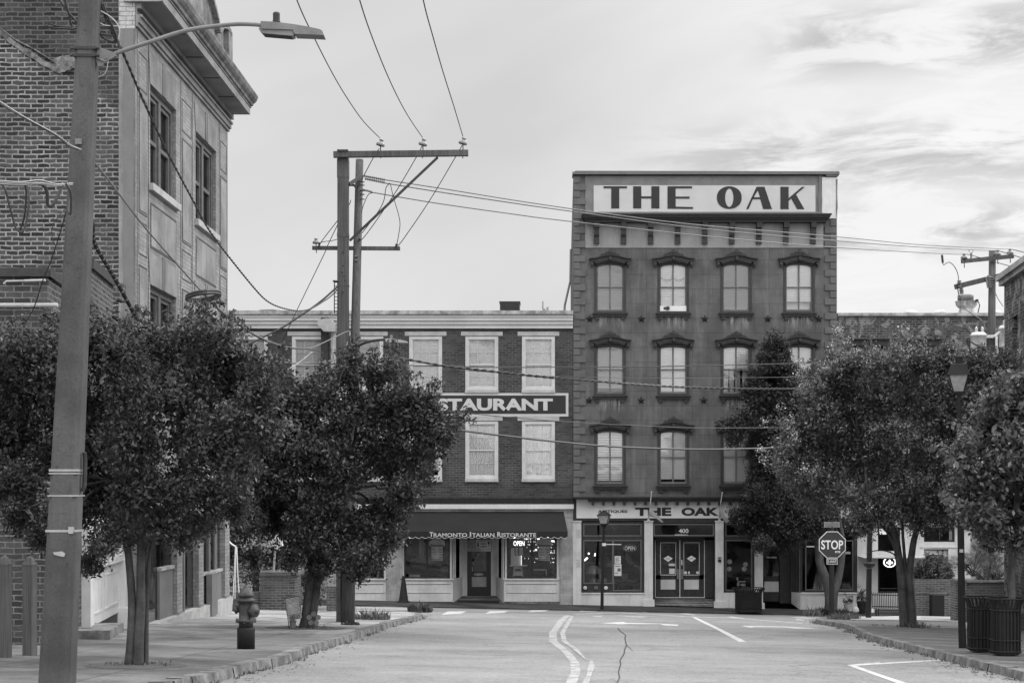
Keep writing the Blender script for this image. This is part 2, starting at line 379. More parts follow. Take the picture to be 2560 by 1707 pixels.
M.update(
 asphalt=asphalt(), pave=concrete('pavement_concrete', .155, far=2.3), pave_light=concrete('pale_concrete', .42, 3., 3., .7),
 pave_brick=brick('paving_brick', .05, .03, .2, .1, .008), kerb=plain('kerb_concrete', .15, .85, .5, 3.5, .5, 25),
 pave_brickish=brick('right_paving', .10, .17, .2, .1, .010, .35), ground=plain('ground', .10, .9, .3, .2), paint=plain('road_paint', .47, .8, .22, 9, .2, 40), paint_worn=worn(), crack=plain('crack', .05, .9),
 render=stucco(), stain=stain(), quoin=plain('quoin_paint', .105, .8, .16, 1.6, .3, 30), trim_dark=plain('dark_trim_paint', .032, .55, .25, 8, .2, 40),
 trim_mid=plain('sash_paint', .12, .55, .1), white=plain('white_paint', .55, .55, .10, 2, .12, 40, streak=.08), white_panel=plain('sign_panel', .45, .6, .06, 1, .1, 30),
 cream=plain('cream_paint', .56, .6, .14, 1.4, .15, 35, streak=.1), grey_paint=plain('grey_painted_render', .30, .8, .3, 1.6, .3, 25, streak=.15), black=plain('black_paint', .014, .35, .2, 4, .1, 40, spec=.4), ink=plain('sign_ink', .022, .6, .12, 3, .05),
 iron=plain('black_iron', .014, .65, .2, 6, .1, 60, spec=.2), parapet=plain('parapet_paint', .16, .8, .15, 1.5, .25, 30), shop_panel=plain('shop_sign_panel', .62, .6, .06, 1, .1, 30), frieze=plain('frieze_paint', .25, .7, .1, 1.5, .15, 30, streak=.1),
 brick_rest=brick('red_brick_painted', .050, .13, .24, .0875, .009, .28, mortar_fade=.75), brick_left=brick('old_brick', .050, .27, .24, .0875, .015, .6, mortar_fade=.45, upper=(3.26, -.65), rough_edge=.022),
 brick_low=brick('dark_brick', .06, .20, .24, .083, .010, .35, mortar_fade=.4), brick_right=brick('weathered_brick', .055, .17, .24, .0875, .010, .4, patch=.7, patchv=.30, mortar_fade=.7),
 brick_planter=brick('planter_brick', .095, .27, .24, .075, .009, .25, mortar_fade=.7), brick_white=brick('glazed_white_brick', .42, .16, .24, .0875, .006, .08, rough_edge=.002),
 stone=plain('pale_facade_stone', .22, .75, .32, .9, .25, 30, streak=.22), stone_brick=brick('pale_facade_brick', .24, .17, .24, .0875, .006, .12, rough_edge=.004), stone_dark=plain('weathered_stone', .19, .85, .5, 1.5, .5, 18, streak=.4), groove=plain('groove', .06, .9),
 soffit=plain('soffit_paint', .20, .8, .2, 1, .2, 30), pilaster=plain('grey_downpipe', .16, .7, .08), gutter=plain('gutter_metal', .16, .5, .5, 3, .2, 30, streak=.3),
 siding=plain('white_siding', .52, .6, .08, 1, .1, 30, streak=.06), lintel=plain('pale_lintel_stone', .36, .8, .15, 3, .2, 40), coping=plain('aged_coping', .30, .85, .4, 3, .3, 30, streak=.3),
 sash_dark=plain('weathered_sash_paint', .10, .6, .2, 5), scar=plain('scar_render', .13, .9, .5, 5, .5, 20), sashw=plain('white_sash', .50, .55, .08), blind=plain('white_blind', .88, .6, .05), blind_dull=plain('dull_blind', .36, .6, .05), curtain=plain('curtain', .72, .8, .12, 9), glass=glassm('window_glass', .12), shopglass=glassm('shop_glass', .075, .1),
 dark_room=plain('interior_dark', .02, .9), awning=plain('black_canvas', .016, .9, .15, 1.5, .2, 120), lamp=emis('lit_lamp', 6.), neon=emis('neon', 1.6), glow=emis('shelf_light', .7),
 pole=plain('grey_concrete_pole', .072, .85, .3, 1.3, .35, 45, streak=.12), wood_pole=wood('utility_pole_wood', .085), wood_post=wood('weathered_post_wood', .10), metal=plain('painted_grey_metal', .16, .5, .15, 5, .1, 60), steel=plain('galvanised_steel', .34, .5, .15, 5, .1, 60, metal=.3),
 wire=plain('cable_sheath', .035, .45, .2, 5, 0), wire_lit=plain('bare_conductor', .16, .4, .1, 5, 0, metal=.0), wire_white=plain('white_cable', .42, .5, .1, 5, 0), porcelain=plain('porcelain', .22, .3, .1, 9, 0, spec=.6),
 sign_red=plain('stop_sign_face', .05, .4, .05), sign_white=plain('sign_white', .75, .4, .04), lampglass=plain('frosted_lamp_glass', .25, .35, .15, 12, .05, spec=.5),
 bark=plain('smooth_bark', .065, .8, .4, 3.5, .4, 25, streak=.3), bark_light=plain('pale_bark', .075, .8, .3, 3.5, .4, 25, streak=.2), leaf=leafm('leaf_dark', .013, .098), leaf_mid=leafm('leaf_mid', .026, .175), leaf_con=leafm('leaf_conifer', .018, .055, .1), leaf_light=leafm('leaf_pale', .10, .26), flower=leafm('blossom', .30, .55, .3, 20.),
 grass=leafm('weed_blade', .07, .2, .2, 9.), hydrant=plain('faded_hydrant_paint', .05, .5, .3, 7, .2, 40), pot=plain('clay_pot', .33, .8, .2, 5), rubber=plain('dark_plastic', .014, .6, .1), tank=plain('transformer_paint', .62, .45, .18, 4, .1, 30, streak=.25), paper=plain('paper', .62, .7, .05), cloth=plain('printed_cloth', .14, .9, .3, 14), rust=plain('rusty_vent', .42, .55, .3, 5, .2, 30, streak=.45),
)

# ---------------------------------------------------------------- ground, road, pavements
def ramp_sheet(name, xs, ys, off, mat):
    mb = MB(); 
    for y in ys:
        for x in xs: mb.V.append((x, y, zg(x, y)+off(x, y) if callable(off) else zg(x, y)+off))
    nx = len(xs)
    for j in range(len(ys)-1):
        for i in range(nx-1):
            a = j*nx+i; mb.Fc.append((a, a+1, a+nx+1, a+nx)); mb.I.append(0)
    return struct(mb.build(name, mat))
ramp_sheet('ground', [-900,-300,-100,-30,0,30,100,300,900], [-60,-10,0,20,40,62,100,300,900,1500], -.03, M['ground'])
ramp_sheet('road', [-30,-15,0,15,30], [-8,0,10,20,30,40,50,62], 0, M['asphalt'])
def smooth_line(pts, n=5):
    out = []; m = len(pts)
    for i in range(m-1):
        p0 = pts[max(i-1,0)]; p1 = pts[i]; p2 = pts[i+1]; p3 = pts[min(i+2,m-1)]
        for k in range(n):
            t = k/n; out.append(.5*((2*p1)+(p2-p0)*t+(2*p0-5*p1+4*p2-p3)*t*t+(3*p1-p0-3*p2+p3)*t**3))
    out.append(pts[-1]); return out
HK = .11
KL = [(250,1790),(330,1740),(410,1707),(522,1682),(617,1658),(713,1637),(792,1608),(865,1589),(967,1557),(1021,1544),(1052,1537),(1055,1532),(1030,1528),(960,1524),(880,1521)]
kl = [G(a, b, HK) for a, b in KL[:-4]]
kl = [Vector((-3.7, 7, 0)), Vector((-3.75, 10, 0))]+kl
kl += [G(1050,1532,HK), G(1020,1528.5,HK), G(950,1527.5,HK), G(800,1527,HK)]
kl = smooth_line(kl, 5)
def zt(h): return lambda x, y: zg(x, y)+h
def pave(name, line, far, h, mat): 
    xy = [(p.x, p.y) for p in line]+far
    return struct(MB().slab(xy, zt(h), h+.05, 0).build(name, mat))
def kerb(name, line, side, h, mat, w=.16):
    mb = MB(); n = len(line); L_ = []
    for i, p in enumerate(line):
        t = (line[min(i+1,n-1)]-line[max(i-1,0)]); t.z = 0; t.normalize(); nrm = Vector((-t.y, t.x, 0))*side; L_.append((p, nrm))
    seg = 0.; acc = 0
    prev = None
    for i in range(n-1):
        (a, na), (b, nb) = L_[i], L_[i+1]
        j = random.uniform(-.009, .009)
        def q(p, nn, off, hh): 
            x = p.x+nn.x*off; y = p.y+nn.y*off; return (x, y, zg(x, y)+hh)
        h2 = h+.006+j*.5
        mb.poly([q(a,na,w,h2), q(b,nb,w,h2), q(b,nb,-.01+j,h2), q(a,na,-.01+j,h2)]); 
        mb.poly([q(a,na,-.01+j,h2), q(b,nb,-.01+j,h2), q(b,nb,-.035+j,-.02), q(a,na,-.035+j,-.02)])
        mb.poly([q(b,nb,w,h2), q(a,na,w,h2), q(a,na,w,-.02), q(b,nb,w,-.02)])
    return struct(mb.build(name, mat))
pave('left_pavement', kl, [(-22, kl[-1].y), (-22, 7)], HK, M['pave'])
kerb('left_kerb', kl, 1, HK, M['kerb'])
KR = [(2700,1712),(2560,1679),(2456,1654),(2391,1638),(2262,1608),(2165,1583),(2119,1561),(2075,1553),(2044,1548),(2050,1543)]
kr = [Vector((7.8, 12, 0)), Vector((7.7, 18, 0))]+[G(a, b, HK) for a, b in KR]+[G(2120,1541,HK)]
kr = smooth_line(kr, 5)
struct(MB().slab([(p.x, p.y) for p in kr]+[(26, kr[-1].y+1), (26, 12)], zt(HK), HK+.05).build('right_pavement', M['pave_brickish'] if 'pave_brickish' in M else M['pave']))
kerb('right_kerb', kr, -1, HK, M['kerb'])
# worn dark brick pavement in front of the two shops
mb = MB(); y0, y1 = 54.3, 57.25
for xa, xb in ((-30, 11.5), (11.5, 26)):
    ya = y0 if xa < 0 else 53.5
    mb.poly([(xa,ya,zg(xa,ya)+.045),(xb,ya,zg(xb,ya)+.045),(xb,y1,zg(xb,y1)+.17),(xa,y1,zg(xa,y1)+.17)])
mb.poly([(-30,y0,zg(-30,y0)-.02),(11.5,y0,zg(11.5,y0)-.02),(11.5,y0,zg(11.5,y0)+.045),(-30,y0,zg(-30,y0)+.045)])
struct(mb.build('shop_pavement', M['pave_brick']))
# pale concrete apron on the right
a = [G(2125,1547,.14), G(2300,1549,.14), G(2400,1552,.14), G(2400,1541,.14), G(2300,1538,.14), G(2140,1540,.14)]
struct(MB().slab([(p.x,p.y) for p in a], zt(.136), .1).build('right_apron', M['pave_light']))

def gstrip(mb, pts, hw, h=.004, mi=0):       # painted line: centre pixels, half width in pixels sideways
    n = len(pts); hs = hw if isinstance(hw, list) else [hw]*n
    A = [G(x-w, y, h) for (x, y), w in zip(pts, hs)]; B = [G(x+w, y, h) for (x, y), w in zip(pts, hs)]
    for i in range(n-1): mb.poly([A[i+1], B[i+1], B[i], A[i]] if A[i+1].y < A[i].y else [A[i], B[i], B[i+1], A[i+1]], mi)
def gpoly(mb, pts, h=.004, mi=0): mb.poly([G(a, b, h) for a, b in pts], mi)
def bs(l): return [(1200+a/2.352, 1500+b/2.352) for a, b in l]
mb = MB()
for q in ([(1104,1535.5),(1119,1527.5),(1166,1527),(1154,1533)], [(1213,1533),(1225,1526.4),(1272,1525.4),(1262,1530.5)], [(1319,1529),(1329,1524.6),(1372,1523.8),(1362,1527.8)],
          [(1447,1527.6),(1456,1524.4),(1497,1524.2),(1493,1527.4)], [(1576,1526.8),(1590,1526.6),(1625,1529.6),(1612,1530)], [(1694,1533),(1716,1532.6),(1742,1536),(1734,1537)],
          [(1814,1540.6),(1830,1540.6),(1861,1544.2),(1850,1545.2)], [(1977,1542),(2010,1542.4),(2046,1546.6),(1992,1543.6)], [(1988,1546.8),(2000,1547),(2018,1549.4),(1992,1548.6)]): gpoly(mb, q)
struct(mb.build('crosswalk_marking', M['paint']))
mb = MB()
for (a, b, c, d) in ((892,1516.6,1052,1514.8), (892,1520.2,1050,1518.0), (892,1523.8,1040,1521.6)):
    gpoly(mb, [(a,b),(c,d),(c,d+1.7),(a,b+1.7)])
struct(mb.build('side_crosswalk_marking', M['paint']))
mb = MB(); l = bs([(550,80),(820,73),(1000,82),(1230,95),(1500,103),(1900,135)]); 
for i in range(len(l)-1): gpoly(mb, [(l[i][0],l[i][1]+1.1),(l[i+1][0],l[i+1][1]+1.1),(l[i+1][0],l[i+1][1]-.9),(l[i][0],l[i][1]-.9)], .005)
struct(mb.build('stop_line_marking', M['paint_worn']))
mb = MB(); gstrip(mb, bs([(1250,95),(1400,167),(1545,243)]), [5, 6.5, 9]); struct(mb.build('lane_marking', M['paint']))
mb = MB(); gpoly(mb, bs([(705,133),(840,126),(860,131),(1040,135),(1050,138),(880,138),(825,140)])); gpoly(mb, bs([(1040,135),(1165,142),(1165,149),(1085,146),(1060,139)])); struct(mb.build('left_turn_arrow_marking', M['paint']))
mb = MB(); gpoly(mb, bs([(1540,150),(1560,149),(1800,153),(2010,165),(1860,166),(1790,158),(1625,156),(1590,160)])); struct(mb.build('right_turn_arrow_marking', M['paint']))
mb = MB(); gpoly(mb, bs([(660,92),(720,88),(715,97),(680,99)])); gpoly(mb, bs([(800,88),(900,92),(1000,96),(940,100),(860,95)])); gpoly(mb, bs([(2158,378),(2200,374),(2352,360),(2352,368),(2230,380)]), .003)
struct(mb.build('faded_marking', M['paint_worn']))
mb = MB(); gstrip(mb, bs([(515,88),(478,118),(428,190),(430,240),(505,300),(556,360),(562,420),(535,487),(525,560)]), [7,8,9,10,10,11,12,14,15]); struct(mb.build('centre_line_marking', M['paint_worn']))
mb = MB(); gstrip(mb, bs([(540,92),(520,130),(485,190),(495,240),(560,285),(620,345)]), [4,5,6,6.5,7,2], .008); gstrip(mb, bs([(655,350),(655,390),(640,440),(620,487),(605,560)]), [3,9,6,9,10], .008); struct(mb.build('patched_line_marking', M['paint_worn']))
mb = MB(); gstrip(mb, [(2126,1661),(2190,1684),(2252,1705),(2330,1732)], [9,10,12,14]); gpoly(mb, [(2126,1660),(2400,1645),(2400,1647.4),(2135,1663.2)]); struct(mb.build('parking_bay_marking', M['paint']))
mb = MB(); l = bs([(810,160),(826,180),(855,203),(850,225),(862,262),(850,290),(850,312),(825,350),(828,372),(815,420),(820,450),(808,487),(812,560)]); l = [(x+random.uniform(-1,1), y) for x, y in l]; gstrip(mb, l, 1.5, .006)
l = bs([(862,262),(900,296),(1000,290),(1100,294)]); gstrip(mb, [(x, y) for x, y in l], .8, .006)
struct(mb.build('road_crack', M['crack']))

# ---------------------------------------------------------------- THE OAK building
R = Fr(57.0)
def room(mb, a, b, c, d, f0, f1): R.box(mb, a, b, c, d, f0, f1)
def hollow(mb, x0, x1, y0, y1, z0, z1, mi=0, miroof=None):  # sides, back and roof, no front
    mb.poly([(x0,y1,z0),(x0,y0,z0),(x0,y0,z1),(x0,y1,z1)], mi); mb.poly([(x1,y0,z0),(x1,y1,z0),(x1,y1,z1),(x1,y0,z1)], mi)
    mb.poly([(x1,y1,z0),(x0,y1,z0),(x0,y1,z1),(x1,y1,z1)], mi); mb.poly([(x0,y0,z1),(x1,y0,z1),(x1,y1,z1),(x0,y1,z1)], mi if miroof is None else miroof)
OX0, OX1 = R.x(1433), R.x(2092)
oak = thing('painted_building', 'tall dark painted building with lettered white parapet sign, arched windows and iron stars', 'building', ((OX0+OX1)/2, 57, zg(3, 57)))
cols = [1525.3, 1683, 1840.5, 1997.7]
rows = [(663, 655.6, 782.6), (866, 861.3, 988.4), (1078.7, 1073.5, 1213.4)]     # side height, arch crown, foot
holes = []
for c in cols:
    for ys, yt, yb in rows: holes.append((R.x(c-39), R.x(c+39), R.z(yb), R.z(yt)))
mb = MB(); wall_holes(mb, OX0, OX1, R.z(1242), R.z(434), holes, 57.0, .35); 
for X_s in (OX0, OX1): mb.poly([(X_s,57.0,-6),(X_s,61.6,-6),(X_s,61.6,R.z(650)),(X_s,60.2,R.z(560)),(X_s,57.0,R.z(440))])
mb.poly([(OX0,61.6,-6),(OX1,61.6,-6),(OX1,61.6,R.z(650)),(OX0,61.6,R.z(650))]); mb.poly([(OX0,57.0,R.z(440)),(OX1,57.0,R.z(440)),(OX1,60.2,R.z(560)),(OX0,60.2,R.z(560))]); mb.poly([(OX0,60.2,R.z(560)),(OX1,60.2,R.z(560)),(OX1,61.6,R.z(650)),(OX0,61.6,R.z(650))])
mb.build('wall', M['render'], oak)
def slats(mb, x0, x1, z0, z1, y, pitch=.062, tilt=.5):
    z = z1
    while z > z0+.02:
        mb.poly([(x0,y,z-pitch*.92),(x1,y,z-pitch*.92),(x1,y+.03*tilt*2,z-pitch*.12),(x0,y+.03*tilt*2,z-pitch*.12)]); z -= pitch
wl = {(0,0):('dull',0,0), (1,0):('garland',0,0), (2,0):('dull',0,.0), (3,0):('mid',0,.2), (0,1):('open',0,.10), (1,1):('white',0,0), (2,1):('half',0,.52), (3,1):('curt',0,.36), (0,2):('white',0,.05), (1,2):('white',0,.07), (2,2):('shade',0,0), (3,2):('white',0,0)}
for ci, c in enumerate(cols):
    for ri, (ys, yt, yb) in enumerate(rows):
        kind, _, opn = wl[(ci, ri)]
        w = MB(); X = lambda d: R.x(c+d)
        arc = lambda hw, yy, rise, n=9: [(R.x(c+hw*math.cos(math.pi*(1-k/(n-1)))), R.z(yy-rise*math.sin(math.pi*k/(n-1)))) for k in range(n)]
        oa = arc(39, ys+1, ys+1-yt-.5); ia = arc(33.5, ys+4, ys-yt)
        n = len(oa)
        # surround: outer arch to inner arch, and the two jambs
        for k in range(n-1):
            w.prism([oa[k], oa[k+1], ia[k+1], ia[k]], 56.97, 57.12)
        R.box(w, c-39.3, c-33.5, ys, yb, -.03, .12); R.box(w, c+33.5, c+39.3, ys, yb, -.03, .12); R.box(w, c-33.5, c+33.5, yb-4.6, yb, -.03, .12)
        for sgn in (-1, 1):    # wall-coloured corners above the arch
            pass
        win = w.build('window', M['trim_dark'], oak)
        s_ = MB(); ib = arc(30.5, ys+6, ys-yt)
        for k in range(n-1): s_.prism([ia[k], ia[k+1], ib[k+1], ib[k]], 57.05, 57.12)
        ym = (yt+yb)/2-1
        R.box(s_, c-33.5, c-30.5, ys+4, yb-4.6, .05, .12); R.box(s_, c+30.5, c+33.5, ys+4, yb-4.6, .05, .12); R.box(s_, c-30.5, c+30.5, yb-9.5, yb-4.6, .052, .12)
        R.box(s_, c-33.4, c+33.4, ym-1.4, ym+1.4, .03, .125); R.box(s_, c-1.8, c+1.8, yt+3, yb-6, .06, .115)
        s_.build('sash', M['trim_mid'], win)
        g = MB(); g.poly([(X(-31),57.10,R.z(yb-5)),(X(31),57.10,R.z(yb-5)),(X(31),57.10,R.z(yt+2)),(X(-31),57.10,R.z(yt+2))]); g.build('pane', M['glass'], win)
        # spandrels filling the square opening behind the arch
        sp = MB()
        for k in range(n-1): sp.prism([oa[k], oa[k+1], (oa[k+1][0], R.z(yt-1)), (oa[k][0], R.z(yt-1))], 57.0, 57.1)
        sp.build('spandrel', M['trim_dark'], win)
        b = MB(); zt_, zb_ = R.z(yt), R.z(yb-6)
        zlow = zb_+(zt_-zb_)*opn; bm = M['blind']
        if kind in ('dull',): bm = M['blind_dull']; slats(b, X(-31), X(31), zb_+.14, zt_, 57.14, .060, .7); b.box(X(-31),X(31),57.185,57.19,zb_,zt_)
        elif kind == 'open': bm = M['blind_dull']; slats(b, X(-31), X(31), zlow, zt_, 57.14, .066, .25); b.box(X(-31),X(31),57.13,57.15,zlow,zlow+.09)
        elif kind == 'shade': bm = M['blind']; b.box(X(-31),X(31),57.14,57.15,zb_,zt_)
        else:
            slats(b, X(-31), X(31), zlow, zt_, 57.14, .062, .35 if ri == 2 and ci == 0 else .6)
            if ri != 2 or ci == 1: b.box(X(-31),X(31),57.185,57.19,zlow,zt_)
        if kind in ('mid',): b.box(X(-31),X(31),57.4,57.41,zb_,zlow)
        b.build('blind', bm, win)
        if kind in ('half', 'curt'):
            q = MB()
            for a0, a1 in ((-31,-17),(-14,-3),(4,12),(18,31)):
                for k in range(6): q.poly([(X(a0+(a1-a0)*k/6),57.32+.03*(k%2),zb_),(X(a0+(a1-a0)*(k+1)/6),57.32+.03*((k+1)%2),zb_),(X(a0+(a1-a0)*(k+1)/6),57.32+.03*((k+1)%2),zlow),(X(a0+(a1-a0)*k/6),57.32+.03*(k%2),zlow)])
            q.build('curtain', M['curtain'], win)
        if kind == 'garland':
            q = MB()
            for k in range(150):
                t = random.random(); x = -29+58*t; y = 693+7*abs(math.sin(t*math.pi*2))**.8+random.gauss(0,1.6)+(-3 if .46<t<.54 else 0)
                p = Vector((X(x),57.16,R.z(y))); d = Vector((random.uniform(-1,1),random.uniform(-.3,.3),random.uniform(-1,1)))*.035; e = Vector((d.z,0,-d.x))*.3
                q.poly([p-d,p+e,p+d,p-e])
            q.build('garland', M['leaf'], win)
            q = MB(); R.box(q, c-33, c+33, yb-18, yb-4, .0, .06); q.build('window_panel', M['paper'], win)
            q = MB(); q.lathe([(.075,0),(.075,.012)], (0,0,0), 16)
            q.V = [(R.x(c-14)+v[0]*1.0, 56.985-v[2], R.z(yb-12)+v[1]) for v in q.V]; R.box(q, c-24, c-17, yb-15, yb-9, -.012, .0); q.build('fan_vent', M['trim_dark'], win)
        # hood mould
        h = MB(); r = lambda l: [(R.x(c+a), R.z(ys+b)) for a, b in l]
        band_t = [(-53,-16),(-36,-18),(-18,-23),(0,-25),(18,-23),(36,-18),(53,-16)]; band_b = [(-49,-7),(-39,-4),(-20,-8),(0,-9.5),(20,-8),(39,-4),(49,-7)]
        for k in range(6): h.prism(r([band_t[k],band_t[k+1],band_b[k+1],band_b[k]]), 56.86, 57.0)
        lip = [(a,b+2.6) for a,b in band_t]
        for k in range(6): h.prism(r([band_t[k],band_t[k+1],lip[k+1],lip[k]]), 56.78, 56.86)
        for k in range(6):
            q0 = (band_b[k][0]*.9, band_b[k][1]+1.5); q1 = (band_b[k+1][0]*.9, band_b[k+1][1]+1.5)
            h.prism(r([(q0[0],q0[1]-3),(q1[0],q1[1]-3),q1,q0]), 56.86, 57.0)
        h.prism(r([(-27,-21.5),(-22,-27),(-15,-28),(-12,-32),(-6,-33),(-3,-37),(0,-38),(3,-37),(6,-33),(12,-32),(15,-28),(22,-27),(27,-21.5),(0,-25)]), 56.86, 56.97)
        for sx, rr in ((0,3.4),(-9,2.4),(9,2.4),(-17,2),(17,2)):
            yc = -31 if sx == 0 else (-28 if abs(sx) < 10 else -25.5)
            h.prism([(R.x(c+sx+rr*math.cos(k*math.pi/4)), R.z(ys+yc+rr*math.sin(k*math.pi/4))) for k in range(8)], 56.82, 56.86)
        h.prism([(R.x(c+3.6*math.cos(k*math.pi/5)), R.z(ys-15.5+5*math.sin(k*math.pi/5))) for k in range(10)], 56.74, 56.86)
        for sg in (-1, 1):
            h.prism(r([(sg*50,-6),(sg*41,-6),(sg*42,0),(sg*46,2),(sg*49,-1)]), 56.84, 57.0); h.prism(r([(sg*48,2),(sg*43.5,2),(sg*44.5,6.5),(sg*47,6.5)]), 56.9, 57.0)
        h.build('hood_mould', M['trim_dark'], win)
        q = MB(); R.box(q, c-43.6, c+43.6, yb, yb+3.2, -.18, 0); R.box(q, c-41, c+41, yb+3.2, yb+9.2, -.12, 0)
        for sg in (-1, 1): q.prism([(R.x(c+sg*38),R.z(yb+9.2)),(R.x(c+sg*26),R.z(yb+9.2)),(R.x(c+sg*28),R.z(yb+17.5)),(R.x(c+sg*36),R.z(yb+17.5))], 56.91, 57.0); 
        q.build('sill', M['trim_dark'], win)
        if (ci, ri) in ((1,0),(2,0),(3,0),(0,0),(0,1),(2,1)):
            q = MB(); q.box(R.x(c-36), R.x(c+36), 56.992, 56.994, R.z(yb+48), R.z(yb+9)); q.build('water_stain', M['stain'], win)
# stars
for x, y in [(1474.4,797.3),(1603.6,797.3),(1761.8,797.3),(1919.5,797.3),(2046.8,797.3),(1472.8,1000.6),(1603,1000.6),(1759,1000.6),(1919.5,1000.6),(2046.8,1000.6)]:
    q = MB(); pts = []
    for k in range(10):
        rr = (10.6 if k % 2 == 0 else 4.4)/R.k; an = math.pi/2+k*math.pi/5; pts.append((R.x(x)+rr*math.cos(an), R.z(y)+rr*math.sin(an)))
    v = [(a, 56.975, b) for a, b in pts]+[(R.x(x), 56.92, R.z(y)), (R.x(x), 56.995, R.z(y))]
    q.add(v, [(k, 10, (k+1)%10) for k in range(10)]+[((k+1)%10, 11, k) for k in range(10)]); q.build('star_plate', M['black'], oak)
# quoins
for x0, sg in ((1433.5, 1), (2091.5, -1)):
    q = MB(); y = 441; k = 0
    while y < 1236:
        if not (sg < 0 and y < 545):
            w_ = (30 if k % 2 else 16) if y > 540 or sg > 0 else 28
            R.box(q, x0, x0+sg*w_, y+1.1, y+17.0, -.05, 0)
        y += 17.9; k += 1
    q.build('quoins', M['quoin'], oak)
# parapet, sign, cornice
q = MB(); R.box(q, 1463, 2050, 441, 533, -.02, 0); q.build('parapet', M['parapet'], oak)
q = MB(); R.box(q, 1431, 2097, 431.5, 438, -.16, .6); q.prism(R.pts([(1432,438),(1438,428.5),(2088,430),(2094,429),(2097,438)]), 56.9, 57.3); R.box(q, 2064, 2095, 438, 442, -.13, 0); q.build('roof_cap', M['trim_mid'], oak)
q = MB(); R.box(q, 2054, 2092.6, 444, 547, -.06, -.002); q.build('patched_panel', M['white'], oak)
q = MB(); q.prism(R.pts([(2046,441),(2053,440),(2052,470),(2055,500),(2053,532),(2057,534),(2057,537),(2040,537),(2041,533),(2046,532),(2044,500),(2047,468)]), 56.925, 56.955); 
q.prism(R.pts([(2089,450),(2093.2,448),(2092,480),(2093.4,520),(2090,545),(2088.6,520),(2090,490)]), 56.92, 56.938)
q.build('cracked_sealant', M['trim_mid'], oak)
sg = MB(); R.box(sg, 1484, 2038, 464.3, 531.6, -.05, -.02); sign = sg.build('parapet_sign', M['white_panel'], oak)
z1 = lambda l: [(1400+a/3.2667, 400+b/3.2667) for a, b in l]
q = MB()
def let(l): q.prism(R.pts(z1(l)), 56.935, 56.95)
let([(355,218),(547,218),(547,234),(483,234),(483,398),(418,398),(418,234),(355,234)])
let([(597,218),(663,218),(663,300),(745,300),(745,218),(811,218),(811,398),(745,398),(745,317),(663,317),(663,398),(597,398)])
let([(877,218),(1077,218),(1077,235),(943,235),(943,302),(1057,302),(1057,318),(943,318),(943,384),(1085,387),(1085,402),(877,400)])
outer = [(1381+101*math.copysign(abs(math.cos(t))**1.05, math.cos(t)), 310-92*math.copysign(abs(math.sin(t))**.85, math.sin(t))) for t in [k*2*math.pi/40 for k in range(40)]]
inner = [(1381+34*math.cos(t), 311-75*math.sin(t)) for t in [k*2*math.pi/40 for k in range(40)]]
for k in range(40): let([outer[k], outer[(k+1)%40], inner[(k+1)%40], inner[k]])
let([(1604,222),(1668,222),(1729,403),(1657,403),(1634,322),(1569,322),(1537,403),(1519,403)][:4]+[(1634,322),(1632,308),(1612,245),(1604,222)])
let([(1604,222),(1614,250),(1580,308),(1537,403),(1519,403)]); let([(1576,308),(1632,308),(1636,323),(1568,323)])
let([(1798,222),(1865,222),(1865,315),(1972,224),(1995,224),(1925,284),(1993,404),(1935,404),(1886,318),(1865,336),(1865,404),(1798,404)])
q.build('lettering', M['ink'], sign)
q = MB(); R.box(q, 1462, 2052, 531.6, 541, -.16, 0); q.build('ledge', M['parapet'], oak)
q = MB(); R.box(q, 1453.6, 2072, 540.5, 544, -.62, 0); R.box(q, 1456, 2069, 544, 549, -.55, 0); R.box(q, 1459, 2066, 549, 553, -.46, 0); R.box(q, 1462, 2062, 553, 559, -.36, 0); co = q.build('cornice', M['trim_dark'], oak)
q = MB(); R.box(q, 1463, 2058, 559, 620, -.03, 0); q.build('frieze', M['frieze'], oak)
for k in range(9):
    x = 1400+(297+k*220.6)/3.2667; q = MB()
    R.box(q, x-6.8, x+6.8, 557, 572, -.34, -.03); R.box(q, x-5.8, x+5.8, 572, 590, -.24, -.03); R.box(q, x-6.8, x+6.8, 590, 611, -.12, -.03); R.box(q, x-6.4, x+6.4, 575, 578, -.27, -.24); R.box(q, x-6.4, x+6.4, 583, 586, -.27, -.24)
    q.build('cornice_bracket', M['trim_dark'], oak)
# side pipes on the left edge
q = MB(); q.tube([(OX0-.08,57.3,R.z(620)),(OX0-.1,57.3,R.z(700)),(OX0-.3,57.4,R.z(760)),(OX0-.32,57.4,R.z(782))], .04); q.build('side_pipe', M['metal'], oak)
# ---- ground floor
a3 = lambda x: 1400+x/4.356
b3 = lambda y: 1200+y/4.356
q = MB(); R.box(q, 1433, 2145, 1240.5, 1244, -.50, 0); R.box(q, 1436, 2143, 1244, 1248, -.42, 0); R.box(q, 1470, 2143, 1248, 1254, -.34, 0)
x = 1481.7
while x < 2140: R.box(q, x-3.1, x+3.1, 1253, 1262.4, -.30, -.02); x += 26.3
q.build('shop_cornice', M['trim_dark'], oak)
q = MB(); R.box(q, 1433, 2145, 1242, 1301.5, -.0, .3); q.build('fascia_board', M['trim_dark'], oak)
q = MB(); R.box(q, 1441, 2138, 1247, 1294.8, -.03, 0); fs = q.build('shop_sign', M['shop_panel'], oak)
q = MB(); q.text('ANTIQUES', R.x(1494.6), R.x(1568.7), R.z(1282), R.z(1274.4), 56.962, .008, .03); q.text('THE', R.x(1588), R.x(1678), R.z(1289), R.z(1268.2), 56.962, .008, .05)
q.text('OAK', R.x(1703), R.x(1797), R.z(1289), R.z(1268.2), 56.962, .008, .05); q.text('COLLECTIBLES', R.x(1812), R.x(1935), R.z(1282), R.z(1274.4), 56.962, .008, .012); q.build('lettering', M['ink'], fs)
zf = -6.0
